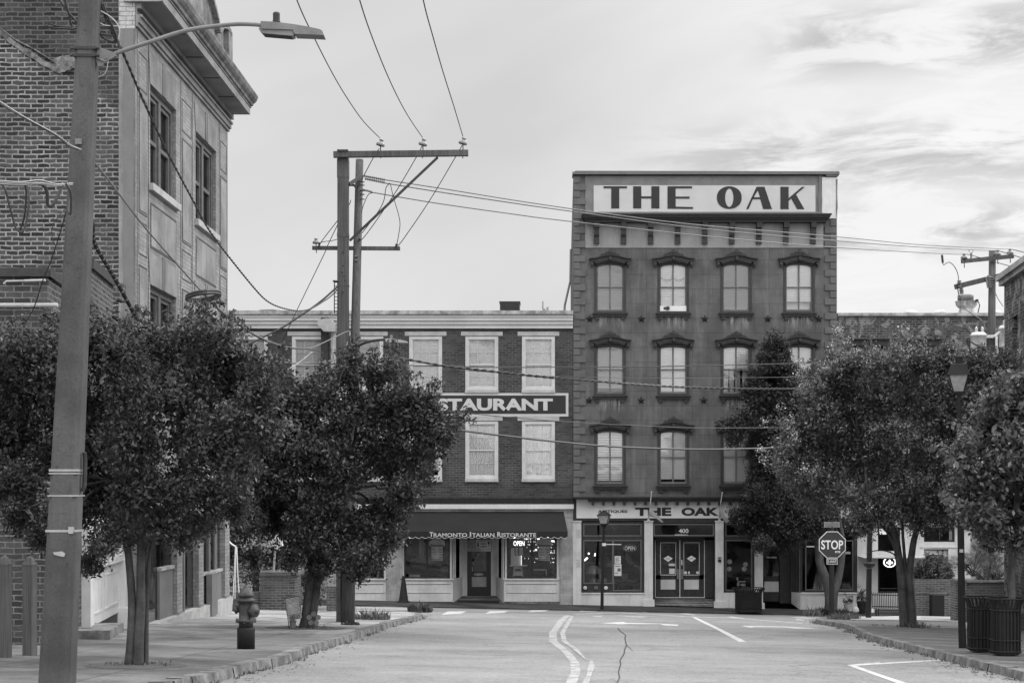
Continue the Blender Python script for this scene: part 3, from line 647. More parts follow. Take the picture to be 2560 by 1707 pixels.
def pil(x0, x1, ytop, ybot, base=True, det=True):
    q = MB(); R.box(q, x0, x1, ytop, ybot, -.05, .35); R.box(q, x0-1, x1+1, ytop, ytop+3, -.09, 0)
    if base: R.box(q, x0-3.4, x1+3.8, ybot-18, ybot, -.10, 0)
    if det: R.box(q, x0+4, x1-4, ytop+23, ytop+25, -.065, -.05); R.box(q, x0+3.5, x0+5, ytop+25, ybot-25, -.06, -.05); R.box(q, x1-5, x1-3.5, ytop+25, ybot-25, -.06, -.05)
    return q.build('pilaster', M['cream'], oak)
p1_ = pil(1432.5, 1453, 1301, 1512, False, False); pil(1611, 1632, 1301, 1516); pil(1788, 1808.6, 1301, 1520); pil(1886.7, 1907, 1301, 1524)
q = MB()
for cy in (1333, 1407):
    for i in range(5):
        for j in range(5):
            if (i+j) % 2 == 0: q.prism([(R.x(1441.6+i*2.1+.9*math.cos(t)), R.z(cy-8+j*4.2+1.9*math.sin(t))) for t in [k*math.pi/3 for k in range(6)]], 56.935, 56.95)
q.build('scroll_ornament', M['frieze'], p1_)
def shopwin(name_parent, x0, x1, ytop, ybot, panes, mid_y=None, f=.06):
    q = MB(); R.box(q, x0, x1, ytop, ytop+5, f, f+.2); R.box(q, x0, x1, ybot-5, ybot, f, f+.2); R.box(q, x0, x0+5.5, ytop, ybot, f+.002, f+.2); R.box(q, x1-5.5, x1, ytop, ybot, f+.002, f+.2)
    if mid_y: R.box(q, x0, x1, mid_y-4, mid_y+4, f+.001, f+.2)
    w = q.build('shop_window', M['trim_dark'], name_parent)
    q = MB()
    for a, b, c, d in panes:
        R.box(q, a, b, c, c+2.4, f-.02, f+.1); R.box(q, a, b, d-2.4, d, f-.02, f+.1); R.box(q, a, a+2.4, c+2.4, d-2.4, f-.02, f+.1); R.box(q, b-2.4, b, c+2.4, d-2.4, f-.02, f+.1)
    q.build('glazing_bead', M['trim_mid'], w)
    q = MB(); q.poly([(R.x(x0+5),57+f+.05,R.z(ybot-5)),(R.x(x1-5),57+f+.05,R.z(ybot-5)),(R.x(x1-5),57+f+.05,R.z(ytop+5)),(R.x(x0+5),57+f+.05,R.z(ytop+5))]); q.build('pane', M['shopglass'], w)
    return w
w1 = shopwin(oak, 1453, 1611, 1304, 1481, [(1458.5,1604,1309,1340),(1458.5,1533,1349.5,1459),(1532.5,1604,1349.5,1477)], 1344.7)
q = MB(); R.box(q, 1458, 1532, 1459, 1478, .07, .12); q.build('stall_board', M['trim_dark'], w1)
for x in (1463, 1490, 1515):
    q = MB(); q.lathe([(.02,0),(.07,.02),(.06,.06),(.0,.07)], (0,0,0), 12); q.V = [(R.x(x)+v[0], 57.07-v[2], R.z(1469)+v[1]) for v in q.V]; q.build('round_knob', M['cream'] if x < 1470 or x > 1500 else M['trim_mid'], w1)
q = MB()
for a, b, c, d in ((1537,1552.3,1389.5,1408.5),(1535.7,1553.7,1410,1439)): R.box(q, a, b, c, d, .092, .1)
q.build('poster', M['paper'], w1)
q = MB()
for k in range(4): R.box(q, 1539, 1550-(k%2)*3, 1393+k*3.4, 1394.6+k*3.4, .088, .0915)
R.box(q, 1538, 1551, 1414, 1416, .088, .0915); R.box(q, 1544, 1552, 1420, 1428, .088, .0915); R.box(q, 1538, 1546, 1431, 1433, .088, .0915); q.build('poster_print', M['trim_mid'], w1)
q = MB(); q.text('OPEN', R.x(1562), R.x(1588), R.z(1374.5), R.z(1365), 57.07, .01, .0); q.build('window_lettering', M['cream'], w1)
q = MB(); 
for k in range(24):
    t0 = k*math.pi/12; t1 = (k+1)*math.pi/12; q.tube([(R.x(1575+17*math.cos(t0)),57.075,R.z(1369.5+8.5*math.sin(t0))),(R.x(1575+17*math.cos(t1)),57.075,R.z(1369.5+8.5*math.sin(t1)))], .008, 5)
q.build('sign_border', M['trim_mid'], w1)
q = MB(); R.box(q, 1453, 1611, 1481, 1514, -.02, .3); R.box(q, 1453, 1611, 1481, 1484, -.05, 0); q.build('plinth', M['cream'], oak)
# display inside window 1
d = MB(); R.box(d, 1456, 1608, 1459, 1464, .25, 1.0); oakshelf = d.build('display_shelf', M['dark_room'], oak)
d = MB(); d.lathe([(.0,0),(.2,.0),(.17,.12),(.06,.22),(.10,.30),(.30,.34),(.26,.50),(.12,.62),(0,.64)], (R.x(1487), 57.7, R.z(1459)), 14); d.lathe([(0,0),(.05,0),(.05,.3),(0,.3)], (R.x(1503),57.6,R.z(1456)), 10); d.lathe([(0,0),(.07,0),(.08,.12),(0,.14)], (R.x(1514),57.6,R.z(1456)), 10); d.build('ornament', M['porcelain'], oak)
d = MB()
for x, y, r_ in ((1473,1384.5,.04),(1488.5,1389,.035),(1489,1385,.03),(1486,1432,.05),(1480,1428,.025),(1494,1430,.03)): d.lathe([(0,-r_),(r_*.7,-r_*.7),(r_,0),(r_*.7,r_*.7),(0,r_)], (R.x(x),57.5,R.z(y)), 8)
d.tube([(R.x(1461.5),57.4,R.z(1402)),(R.x(1470),57.4,R.z(1394.5))], .035); d.build('lit_bulb', M['neon'], oak)
# door bay
q = MB(); R.box(q, 1632, 1788, 1301, 1307, .02, .3); R.box(q, 1632, 1788, 1341, 1350, .55, .7); R.box(q, 1632, 1640, 1341, 1496, .55, .7); R.box(q, 1766, 1788, 1341, 1496, .55, .7)
R.box(q, 1634, 1786, 1339, 1341.5, .02, .7); q.box(R.x(1632)-.02, R.x(1632)+.02, 57.0, 57.7, R.z(1510), R.z(1307)); q.box(R.x(1788)-.02, R.x(1788)+.02, 57.0, 57.7, R.z(1510), R.z(1307))
bay = q.build('door_surround', M['trim_dark'], oak)
q = MB(); R.box(q, 1634, 1637, 1309, 1339, .02, .06); R.box(q, 1783, 1786, 1309, 1339, .02, .06); R.box(q, 1637, 1783, 1309, 1311.5, .02, .06); R.box(q, 1637, 1783, 1336.5, 1339, .02, .06); q.build('transom_bead', M['trim_mid'], bay)
q = MB(); q.poly([(R.x(1636),57.05,R.z(1337)),(R.x(1784),57.05,R.z(1337)),(R.x(1784),57.05,R.z(1311)),(R.x(1636),57.05,R.z(1311))]); q.build('transom_pane', M['shopglass'], bay)
q = MB(); R.box(q, 1634, 1786, 1308, 1340, .9, .95); q.build('transom_back', M['dark_room'], bay)
q = MB(); q.text('400', R.x(1697.5), R.x(1721), R.z(1331.6), R.z(1321.2), 57.03, .01, .0); q.build('street_number', M['sign_white'], bay)
q = MB(); R.box(q, 1689.5, 1722, 1337, 1339.2, .42, .47); q.build('lamp_tube', M['neon'], bay)
for x0, x1, hs in ((1642.4, 1702.2, 1), (1704.4, 1765, -1)):
    q = MB(); R.box(q, x0, x1, 1350.5, 1357, .60, .68); R.box(q, x0, x1, 1439, 1449.5, .60, .68); R.box(q, x0, x1, 1476, 1495, .60, .68)
    gx0, gx1 = (1654.5, 1692.7) if hs > 0 else (1713.5, 1752)
    R.box(q, x0, gx0, 1357, 1476, .60, .68); R.box(q, gx1, x1, 1357, 1476, .60, .68); R.box(q, gx0, gx1, 1449.5, 1476, .64, .68)
    dr = q.build('door', M['trim_dark'], oak)
    q = MB(); R.box(q, gx0+.5, gx1-.5, 1450.3, 1475.3, .62, .64); q.build('kick_panel', M['cream'], dr)
    q = MB()
    for a, b, c, e in ((gx0-1,gx1+1,1356.5,1358),(gx0-1,gx1+1,1438,1439.5),(gx0-1,gx0+.4,1357,1439),(gx1-.4,gx1+1,1357,1439)): R.box(q, a, b, c, e, .58, .6)
    q.build('glazing_bead', M['cream'], dr)
    q = MB(); q.poly([(R.x(gx0),57.64,R.z(1439)),(R.x(gx1),57.64,R.z(1439)),(R.x(gx1),57.64,R.z(1357)),(R.x(gx0),57.64,R.z(1357))]); q.build('pane', M['shopglass'], dr)
    cx_ = (gx0+gx1)/2+(0 if hs > 0 else 0)
    q = MB(); q.prism(R.pts([(cx_-11.5,1397.3),(cx_,1389.8),(cx_+11.5,1397.3),(cx_,1405.5)]), 57.60, 57.63); st = q.build('diamond_sticker', M['sign_white'], dr)
    q = MB(); q.text('OAK', R.x(cx_-5.5), R.x(cx_+5.5), R.z(1399.6), R.z(1395.2), 57.598, .004, .0); q.build('sticker_print', M['trim_mid'], st)
    q = MB(); hx = x1-4.2 if hs > 0 else x0+4.2; R.box(q, hx-2.6, hx+2.6, 1424, 1449, .55, .6); q.build('push_plate', M['metal'], dr)
    q = MB()
    if hs > 0: R.box(q, 1675.5, 1690.5, 1410, 1416, .6, .63); R.box(q, 1676.5, 1690.5, 1422.6, 1436, .6, .63)
    else:
        for x in (1717.8, 1726.5, 1748): q.prism([(R.x(x+(3.6 if x != 1726.5 else 2)*math.cos(k*math.pi/6)), R.z(1433+3.6*math.sin(k*math.pi/6))) for k in range(12)], 57.60, 57.63)
        R.box(q, 1707, 1709.5, 1401, 1414, .56, .6)
    q.build('door_sticker', M['paper'], dr)
q = MB(); R.box(q, 1702.3, 1704.3, 1350.5, 1496, .57, .6); R.box(q, 1641, 1766, 1494.6, 1496.4, .50, .7); R.box(q, 1640.5, 1642, 1351, 1494, .57, .6); R.box(q, 1764.5, 1766, 1351, 1494, .57, .6); q.build('door_trim_strip', M['cream'], bay)
q = MB(); q.poly([(R.x(1628),56.95,R.z(1512)),(R.x(1792),56.95,R.z(1516)),(R.x(1786),57.75,R.z(1495.5)),(R.x(1634),57.75,R.z(1495.5))]); q.build('entrance_step', M['brick_planter'], oak)
w2 = shopwin(oak, 1808.6, 1886.7, 1304, 1481, [(1814,1881,1309,1340),(1814,1881,1349.5,1476)], 1344.7)
q = MB(); R.box(q, 1808.6, 1886.7, 1481, 1520, -.02, .3); q.build('plinth', M['cream'], oak)
d = MB()
for x, y in ((1828,1405),(1827,1423),(1868,1412),(1865,1423)):
    for k in range(12):
        an = k*math.pi/6; p = Vector((R.x(x),57.5,R.z(y))); e = Vector((math.cos(an),-.2,math.sin(an)))*.1; s2 = Vector((-e.z,0,e.x))*.22
        d.poly([p,p+e*.7+s2,p+e,p+e*.7-s2])
for x, y, w_, h_ in ((1858,1455,10,3),(1850,1462,3,8),(1862,1463,6,5),(1848,1448,2,7)): R.box(d, x-w_, x+w_, y-h_/2, y+h_/2, .5, .56)
d.build('window_flower', M['curtain'], oak)
q = MB(); q.prism([(R.x(1798.5+4.5*math.cos(k*math.pi/8)), R.z(1401+4.5*math.sin(k*math.pi/8))) for k in range(16)], 56.92, 56.95); R.box(q, 1794.5, 1802.5, 1392, 1394.5, -.08, -.05); q.build('round_plaque', M['trim_dark'], oak)
# second entrance and splayed window on the right
q = MB(); R.box(q, 1907, 1988, 1301, 1350, .3, .4); R.box(q, 1907, 1914, 1350, 1510, .5, .6); R.box(q, 1955, 1988, 1350, 1510, .5, .6); db = q.build('door_surround', M['trim_dark'], oak)
q = MB(); R.box(q, 1914, 1955, 1354, 1363, .55, .6); R.box(q, 1914, 1955, 1442, 1455, .55, .6); R.box(q, 1914, 1955, 1481, 1505, .55, .6); R.box(q, 1914, 1916, 1363, 1481, .55, .6); R.box(q, 1953, 1955, 1363, 1481, .55, .6); dd = q.build('door', M['trim_dark'], oak)
q = MB(); R.box(q, 1916, 1953, 1455, 1481, .56, .59); q.build('kick_panel', M['cream'], dd)
q = MB(); q.poly([(R.x(1916),57.58,R.z(1442)),(R.x(1953),57.58,R.z(1442)),(R.x(1953),57.58,R.z(1363)),(R.x(1916),57.58,R.z(1363))]); q.build('pane', M['shopglass'], dd)
q = MB(); q.text('THE MAIN', R.x(1921), R.x(1947), R.z(1396.4), R.z(1392.6), 57.57, .004, .02); q.build('door_lettering', M['cream'], dd)
q = MB(); R.box(q, 1931, 1941, 1337, 1338.6, -.1, -.05); q.build('lamp_tube', M['neon'], db)
q = MB(); q.poly([(R.x(1984),57.5,R.z(1481)),(R.x(2001),57.0,R.z(1481)),(R.x(2001),57.0,R.z(1524)),(R.x(1984),57.5,R.z(1510))][::-1]); q.build('splay_plinth', M['cream'], oak)
q = MB(); 
for t in range(6):
    xa = 1984+t*3; q.box(R.x(xa), R.x(xa+1.6), 57.45-.08*t, 57.5-.08*t, R.z(1481), R.z(1345))
q.build('splay_frame', M['trim_mid'], oak)
w3 = shopwin(oak, 2001, 2142, 1301, 1481, [(2014,2057,1350,1475),(2057,2134,1350,1475)])
q = MB(); R.box(q, 2055, 2059, 1350, 1474, .08, .1); R.box(q, 2017, 2038, 1364, 1367.5, .05, .08); q.build('mullion', M['cream'], w3)
q = MB(); q.text('Lessons', R.x(2098), R.x(2127), R.z(1384.5), R.z(1376), 57.08, .008, .01); q.build('window_lettering', M['cream'], w3)
q = MB(); R.box(q, 2001, 2142, 1481, 1527, -.02, .3); R.box(q, 2001, 2142, 1480, 1484, -.06, 0); R.box(q, 2009, 2134, 1488, 1489.5, -.03, -.02); q.build('plinth', M['cream'], oak)
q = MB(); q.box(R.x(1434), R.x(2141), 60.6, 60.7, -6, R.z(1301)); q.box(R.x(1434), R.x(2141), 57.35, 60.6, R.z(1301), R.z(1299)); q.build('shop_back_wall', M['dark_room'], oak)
# furniture dimly seen inside
q = MB(); R.box(q, 1545, 1600, 1455, 1459, 1.5, 2); R.box(q, 1550, 1552, 1459, 1500, 1.6, 1.7); R.box(q, 1590, 1592, 1459, 1500, 1.6, 1.7); R.box(q, 1560,1575,1440,1455,1.5,1.8); q.build('display_table', M['trim_mid'], oak)

# ---------------------------------------------------------------- the restaurant
rest = thing('brick_restaurant', 'long three storey brick building with pale cornice boards, white sash windows and painted RESTAURANT sign', 'building', (R.x(1000), 57, zg(-6, 57)))
RX0, RX1 = R.x(330), R.x(1432.5)
wc = [1346, 1204.5, 1064, 917, 771, 628, 485]
holes = []
for c in wc: holes += [(R.x(c-41), R.x(c+41), R.z(975), R.z(841)), (R.x(c-41), R.x(c+41), R.z(1197), R.z(1053))]
mb = MB(); wall_holes(mb, RX0, RX1, R.z(1278), R.z(790), holes, 57.0, .3); hollow(mb, RX0, RX1, 57.0, 72, -6, R.z(790)); mb.build('wall', M['brick_rest'], rest)
for c in wc:
    for ri, (yt, yb) in enumerate(((841, 975), (1053, 1197))):
        q = MB(); e = 8
        R.box(q, c-41, c-41+e, yt, yb, .0, .15); R.box(q, c+41-e, c+41, yt, yb, .0, .15); R.box(q, c-41+e, c+41-e, yt, yt+7, .0, .15); R.box(q, c-41+e, c+41-e, yb-7, yb, .0, .15)
        R.box(q, c-38, c-37, yt+3, yb-3, -.015, 0); R.box(q, c+37, c+38, yt+3, yb-3, -.015, 0)
        w = q.build('window', M['sashw'], rest)
        q = MB(); ym = yt+70 if ri == 0 else yt+72
        R.box(q, c-33, c-31, yt+7, yb-7, .05, .12); R.box(q, c+31, c+33, yt+7, yb-7, .05, .12); R.box(q, c-31, c+31, ym-1.5, ym+1.5, .03, .12); R.box(q, c-31, c+31, yt+7, yt+9, .05, .12); R.box(q, c-31, c+31, yb-10, yb-7, .05, .12)
        for k in (-10.3, 10.3): R.box(q, c+k-.5, c+k+.5, yt+9, yb-10, .07, .1)
        for yy in ((yt+7+ym)/2, (ym+yb-7)/2): R.box(q, c-31, c+31, yy-.5, yy+.5, .071, .1)
        q.build('sash', M['sashw'], w)
        q = MB(); q.poly([(R.x(c-31),57.1,R.z(yb-9)),(R.x(c+31),57.1,R.z(yb-9)),(R.x(c+31),57.1,R.z(yt+8)),(R.x(c-31),57.1,R.z(yt+8))]); q.build('pane', M['glass'], w)
        q = MB()
        if ri == 0:
            slats(q, R.x(c-31), R.x(c+31), R.z(yb-8), R.z(yt+8), 57.14, .055, .6); q.box(R.x(c-31), R.x(c+31), 57.185, 57.19, R.z(yb-8), R.z(yt+8))
        else:
            zb2 = R.z(yb-(22 if c == 1064 else 8))
            for k in range(24):
                xa = R.x(c-31)+k*(62/R.k)/24; q.poly([(xa,57.14+.012*(k%2),zb2),(xa+62/R.k/24,57.14+.012*((k+1)%2),zb2),(xa+62/R.k/24,57.14+.012*((k+1)%2),R.z(yt+8)),(xa,57.14+.012*(k%2),R.z(yt+8))])
        q.build('blind' if ri == 0 else 'curtain', M['blind'], w)
        q = MB(); R.box(q, c-52, c+52, yt-12, yt-1.5, -.03, .1); q.build('lintel', M['lintel'], w)
        q = MB(); R.box(q, c-42, c+42, yb, yb+7, -.08, .1); q.build('sill', M['lintel'], w)
q = MB(); R.box(q, 326, 1432, 790, 795, -.30, 0); R.box(q, 326, 1432, 795, 803, -.26, 0); R.box(q, 326, 1432, 803, 811.5, -.19, 0); R.box(q, 326, 1432, 811.5, 821.5, -.12, 0); q.build('cornice_boards', M['siding'], rest)
q = MB(); R.box(q, 322, 1432.5, 779, 788, -.38, .3); R.box(q, 322, 1432, 788, 790, -.33, .3); q.build('coping', M['coping'], rest)
q = MB(); R.box(q, 990, 1421, 982.5, 1041, -.035, -.001); ps = q.build('painted_sign', M['white_panel'], rest)
q = MB(); R.box(q, 996, 1414.5, 988.5, 1034, -.045, -.03); q.build('sign_field', M['ink'], ps)
q = MB(); q.text('RESTAURANT', R.x(1034), R.x(1382), R.z(1026.5), R.z(996), 56.945, .006, .045); q.build('lettering', M['white_panel'], ps)
q = MB(); R.box(q, 860, 1433, 1241, 1246, -.22, 0); R.box(q, 860, 1433, 1246, 1252, -.17, 0); R.box(q, 860, 1433, 1252, 1260, -.12, 0); q.build('moulding', M['trim_dark'], rest)
q = MB(); R.box(q, 860, 1434, 1260, 1271.5, -.20, 0); q.build('shop_band', M['siding'], rest)
q = MB(); R.box(q, 860, 1433, 1271.5, 1279, -.05, .2); q.build('soffit_strip', M['grey_paint'], rest)
q = MB(); R.box(q, 1399, 1432.4, 1279, 1511, -.06, .3); R.box(q, 1402, 1432, 1290, 1293, -.08, -.06); R.box(q, 1401, 1431, 1486, 1512, -.10, -.06); q.build('pier', M['grey_paint'], rest); q = MB(); R.box(q, 965, 1006, 1279, 1505, -.06, .3); q.build('pier', M['grey_paint'], rest)
# awning
q = MB(); ax0, ax1 = R.x(1003), R.x(1409); bx0, bx1 = R.x(996), R.x(1417.8)
zt1, zb1, zv = R.z(1278.5), R.z(1326), R.z(1339)
A = [(ax0,56.94,zt1),(ax1,56.94,zt1),(bx1,55.9,zb1),(bx0,55.9,zb1)]
q.poly(A); q.poly([(ax1,56.94,zt1),(ax1,56.94,R.z(1342)),(bx1,55.9,R.z(1342)),(bx1,55.9,zb1)]); q.poly([(ax0,56.94,zt1),(bx0,55.9,zb1),(bx0,55.9,R.z(1342)),(ax0,56.94,R.z(1342))])
n = 26; 
for k in range(n):
    xa = bx0+(bx1-bx0)*k/n; xb = bx0+(bx1-bx0)*(k+1)/n
    sc = [(xa+(xb-xa)*j/6, zv-.055*math.sin(math.pi*j/6)) for j in range(7)]
    q.poly([(xa,55.9,zb1)]+[(x,55.9,z) for x, z in sc]+[(xb,55.9,zb1)])
aw = q.build('awning', M['awning'], rest)
q = MB()
k2 = F/55.9; AX = lambda sx: (sx-CX)/k2; AZ = lambda sy: EYE+(CY-sy)/k2
for s_, a, b, big in (('T',1074,1083,1),('RAMONTO',1084,1168,0),('I',1174.5,1178,1),('TALIAN',1180,1236,0),('R',1243,1253,1),('ISTORANTE',1254,1340.5,0)):
    q.text(s_, AX(a), AX(b), AZ(1341.5), AZ(1329.2 if big else 1331.6), 55.885, .006, .02 if len(s_) > 1 else .03)
q.build('lettering', M['white_panel'], aw)
q = MB(); 
for k in range(n):
    xa = bx0+(bx1-bx0)*k/n; xb = bx0+(bx1-bx0)*(k+1)/n
    q.tube([(xa+(xb-xa)*j/6, 55.89, zv-.055*math.sin(math.pi*j/6)) for j in range(7)], .006, 4)
q.build('valance_piping', M['cream'], aw)
# shop front
def rwin(x0, x1, mull):
    q = MB(); R.box(q, x0-7, x0, 1290, 1446, .0, .15); R.box(q, x1, x1+7, 1290, 1446, .0, .15); R.box(q, x0-9, x1+9, 1445.5, 1449, -.06, .15)
    w = q.build('shop_window', M['cream'], rest)
    q = MB(); R.box(q, x0, x0+4, 1290, 1445, .04, .12); R.box(q, x1-4, x1, 1290, 1445, .04, .12); R.box(q, x0, x1, 1442, 1445.5, .04, .12); R.box(q, mull-2.2, mull+2.2, 1290, 1442, .04, .12); q.build('frame', M['trim_dark'], w)
    q = MB(); q.poly([(R.x(x0),57.09,R.z(1443)),(R.x(x1),57.09,R.z(1443)),(R.x(x1),57.09,R.z(1290)),(R.x(x0),57.09,R.z(1290))]); q.build('pane', M['shopglass'], w)
    q = MB(); R.box(q, x0-7, x1+7, 1449, 1503, .0, .3); R.box(q, x0, x1, 1458, 1459.5, -.015, 0); R.box(q, x0, x1, 1480.5, 1482, -.015, 0); R.box(q, x0, x0+1.5, 1458, 1482, -.015, 0); R.box(q, x1-1.5, x1, 1458, 1482, -.015, 0)
    q.build('panelled_plinth', M['cream'], w); q = MB(); R.box(q, x0-7, x1+7, 1503, 1512, .01, .3); q.build('base_course', M['kerb'], w)
    q = MB(); R.box(q, x0+1, x1-1, 1458.8, 1459.8, -.018, -.014); R.box(q, x0+1, x1-1, 1480.9, 1481.6, -.018, -.014); q.build('panel_groove', M['trim_mid'], w)
    return w
rw1 = rwin(1010, 1125, 1067); rw2 = rwin(1267, 1392, 1330); rw3 = rwin(850, 960, 900)
for sgn, xa, xb in ((1, 1132, 1152), (-1, 1260, 1238)):
    q = MB(); ya, yb = 57.0, 58.2; X1, X2 = R.x(xa), R.x(xb)
    q.poly([(X1,ya,R.z(1512)),(X2,yb,R.z(1498)),(X2,yb,R.z(1446)),(X1,ya,R.z(1446))])
    for t in (0., .22, .78, .95):
        xx = X1+(X2-X1)*t; yy = ya+(yb-ya)*t; q.box(xx-.03, xx+.03, yy, yy+.06, R.z(1446), R.z(1280))
    q.build('splay_front', M['cream'], rest)
q = MB(); q.box(R.x(1152), R.x(1164), 58.2, 58.35, R.z(1500), R.z(1290)); q.build('door_frame', M['cream'], rest); q = MB(); q.box(R.x(1225), R.x(1238), 58.2, 58.35, R.z(1500), R.z(1290)); q.build('door_frame', M['cream'], rest)
q = MB(); R.box(q, 1164, 1225, 1372, 1379, 1.25, 1.3); R.box(q, 1164, 1176, 1379, 1494, 1.25, 1.3); R.box(q, 1213, 1225, 1379, 1494, 1.25, 1.3); R.box(q, 1176, 1213, 1432, 1446, 1.25, 1.3); R.box(q, 1176, 1213, 1471, 1494, 1.25, 1.3); R.box(q, 1164, 1225, 1300, 1372, 1.26, 1.3); dr = q.build('door', M['black'], rest)
q = MB(); R.box(q, 1176, 1213, 1446, 1471.5, 1.24, 1.28); q.build('kick_panel', M['grey_paint'], dr)
q = MB(); q.poly([(R.x(1176),58.28,R.z(1432)),(R.x(1213),58.28,R.z(1432)),(R.x(1213),58.28,R.z(1379)),(R.x(1176),58.28,R.z(1379))]); q.build('pane', M['shopglass'], dr)
q = MB(); q.prism([(R.x(1193+13*math.cos(t)), R.z(1439.5+3.6*math.sin(t))) for t in [k*math.pi/8 for k in range(16)]], 58.22, 58.24); R.box(q, 1177, 1181, 1407, 1415, 1.21, 1.24); R.box(q, 1176, 1179, 1420, 1432, 1.21, 1.24); q.build('door_sticker', M['grey_paint'], dr)
q = MB(); q.poly([(R.x(1128),56.9,R.z(1508)),(R.x(1262),56.9,R.z(1509)),(R.x(1238),58.2,R.z(1494)),(R.x(1152),58.2,R.z(1494))]); q.build('entrance_floor', M['brick_planter'], rest)
q = MB(); R.box(q, 1143, 1247, 1501.5, 1505.5, -.05, .35); tag(q.build('door_mat', M['rubber']), 'dark rubber mat lying in front of the awning-shaded restaurant door', 'mat')
# hanging banner over the door
q = MB(); R.box(q, 1168.5, 1230, 1347, 1378, -.02, .0); bn = q.build('banner', M['cloth']); tag(bn, 'printed banner with bottle and glass hanging over the restaurant door', 'banner')
q = MB(); R.box(q, 1190.5, 1228.5, 1348.5, 1377, -.03, -.02); q.build('print_field', M['grey_paint'], bn)
q = MB(); q.text('PATIO', R.x(1199.5), R.x(1216), R.z(1353.6), R.z(1349.4), 56.965, .004, .02); q.text('NOW', R.x(1202), R.x(1215.5), R.z(1361), R.z(1356), 56.965, .004, .02); q.text('OPEN!', R.x(1201), R.x(1217), R.z(1368), R.z(1363), 56.965, .004, .02); q.text('(804) 324-4077', R.x(1192), R.x(1227), R.z(1376), R.z(1370.5), 56.965, .004, .0)
q.prism(R.pts([(1193.5,1366.5),(1197,1366.5),(1197,1357.5),(1196,1355),(1196,1351.5),(1194.5,1351.5),(1194.5,1355),(1193.5,1357.5)]), 56.96, 56.97); q.prism(R.pts([(1219.5,1353),(1224,1353),(1224,1358),(1222.3,1360.5),(1222.3,1365),(1224,1366.5),(1219.5,1366.5),(1221.3,1365),(1221.3,1360.5),(1219.5,1358)]), 56.96, 56.97); q.build('print', M['ink'], bn)
# menu posters, neon, furniture behind the panes
for cx_, w in ((1092.5, rw1), (1360.5, rw2)):
    q = MB(); q.prism(R.pts([(cx_-14,1401),(cx_-14,1367),(cx_-20,1362),(cx_-19,1353),(cx_-11,1347.5),(cx_,1345.5),(cx_+11,1347.5),(cx_+19,1353),(cx_+20,1362),(cx_+14,1367),(cx_+14,1401)]), 57.06, 57.075); po = q.build('menu_poster', M['lintel'], w)
    q = MB(); q.text('Ristorante', R.x(cx_-15.5), R.x(cx_+15.5), R.z(1366), R.z(1359.3), 57.055, .004, .02)
    for (t1, t2), y in zip((('Pizza','Pasta'),('Seafood','Steak'),('Chicken','Veal'),('Subs','Salad')), (1370.5,1377,1383.6,1390.3)):
        q.text(t1, R.x(cx_-13), R.x(cx_-13+len(t1)*1.7), R.z(y+4), R.z(y), 57.055, .004, .01); q.text(t2, R.x(cx_+13-len(t2)*1.8), R.x(cx_+13), R.z(y+4), R.z(y), 57.055, .004, .01)
    q.text('804 324 4077', R.x(cx_-13), R.x(cx_+13), R.z(1400), R.z(1396), 57.055, .004, .02); q.build('lettering', M['ink'], po)
q = MB(); q.text('OPEN', R.x(1283.5), R.x(1311), R.z(1364), R.z(1352), 57.16, .03, .01); no = q.build('neon_sign', M['neon'], rw2)
q = MB(); R.box(q, 1281, 1313, 1350, 1366, .18, .2); q.build('sign_back', M['trim_dark'], no)
q = MB(); R.box(q, 1286, 1309, 1367, 1388, .12, .14); hb = q.build('hours_board', M['trim_dark'], rw2)
q = MB()
for k in range(6): R.box(q, 1288, 1295, 1369+k*3, 1370.6+k*3, .11, .12); R.box(q, 1298, 1307, 1369+k*3, 1370.6+k*3, .11, .12)
q.build('print', M['white'], hb)
q = MB(); R.box(q, 1276, 1302, 1371, 1416, .9, 1.0); R.box(q, 1274, 1318, 1415, 1417, .6, 1.3)
q.build('inner_partition', M['cream'], rest)
q = MB(); 
for k in range(46): 
    x = random.choice((random.uniform(1306,1326), random.uniform(1333,1346), random.uniform(1377,1388))); y = random.choice((1350,1357,1364,1372,1380,1385,1400,1410)); h_ = random.uniform(1.5,4); q.box(R.x(x), R.x(x+random.uniform(.8,2.4)), 58.9, 59, R.z(y+h_), R.z(y))
q.build('lit_shelf', M['glow'], rest)
q = MB()
for x, y, a in ((1284,1344.5,4),(1373,1343.5,4),(1346,1348,3),(1340,1376,2.6),(1024,1344.5,4),(1076.5,1344.5,2),(1108,1345,1.5),(1382,1354,4)): R.box(q, x-a, x+a, y-2.2, y+1.6, .6, .8)
for k in range(14): R.box(q, 1302.2, 1303.6, 1390+k*1.9, 1391.2+k*1.9, .85, .88)
q.build('ceiling_lamp', M['neon'], rest)
q = MB(); 
for x in (1283, 1306): q.bar((R.x(x),57.5,R.z(1442)), (R.x(x+(3 if x < 1290 else -3)),57.5,R.z(1418)), .05, .05)
R.box(q, 1284, 1305, 1418, 1423, .5, .56); R.box(q, 1284, 1306, 1429, 1440, .45, .5); R.box(q, 1332, 1367, 1424, 1427, .5, .56); R.box(q, 1364.5, 1367, 1427, 1442, .5, .56); R.box(q, 1021, 1048, 1437, 1443, .3, .4); q.build('chair_back', M['grey_paint'], rest)
q = MB(); q.bar((R.x(1040),59,R.z(1398)),(R.x(1112),58,R.z(1425)),.5,.2); q.bar((R.x(1020),59,R.z(1410)),(R.x(1110),58.5,R.z(1436)),.3,.3); R.box(q,1040,1052,1350,1400,1.5,1.6); q.build('dim_furniture', M['metal'], rest)
q = MB(); q.box(R.x(850), R.x(1400), 60.6, 60.7, -6, R.z(1279)); q.box(R.x(850), R.x(1400), 57.32, 60.6, R.z(1281), R.z(1280)); q.build('shop_back_wall', M['dark_room'], rest)
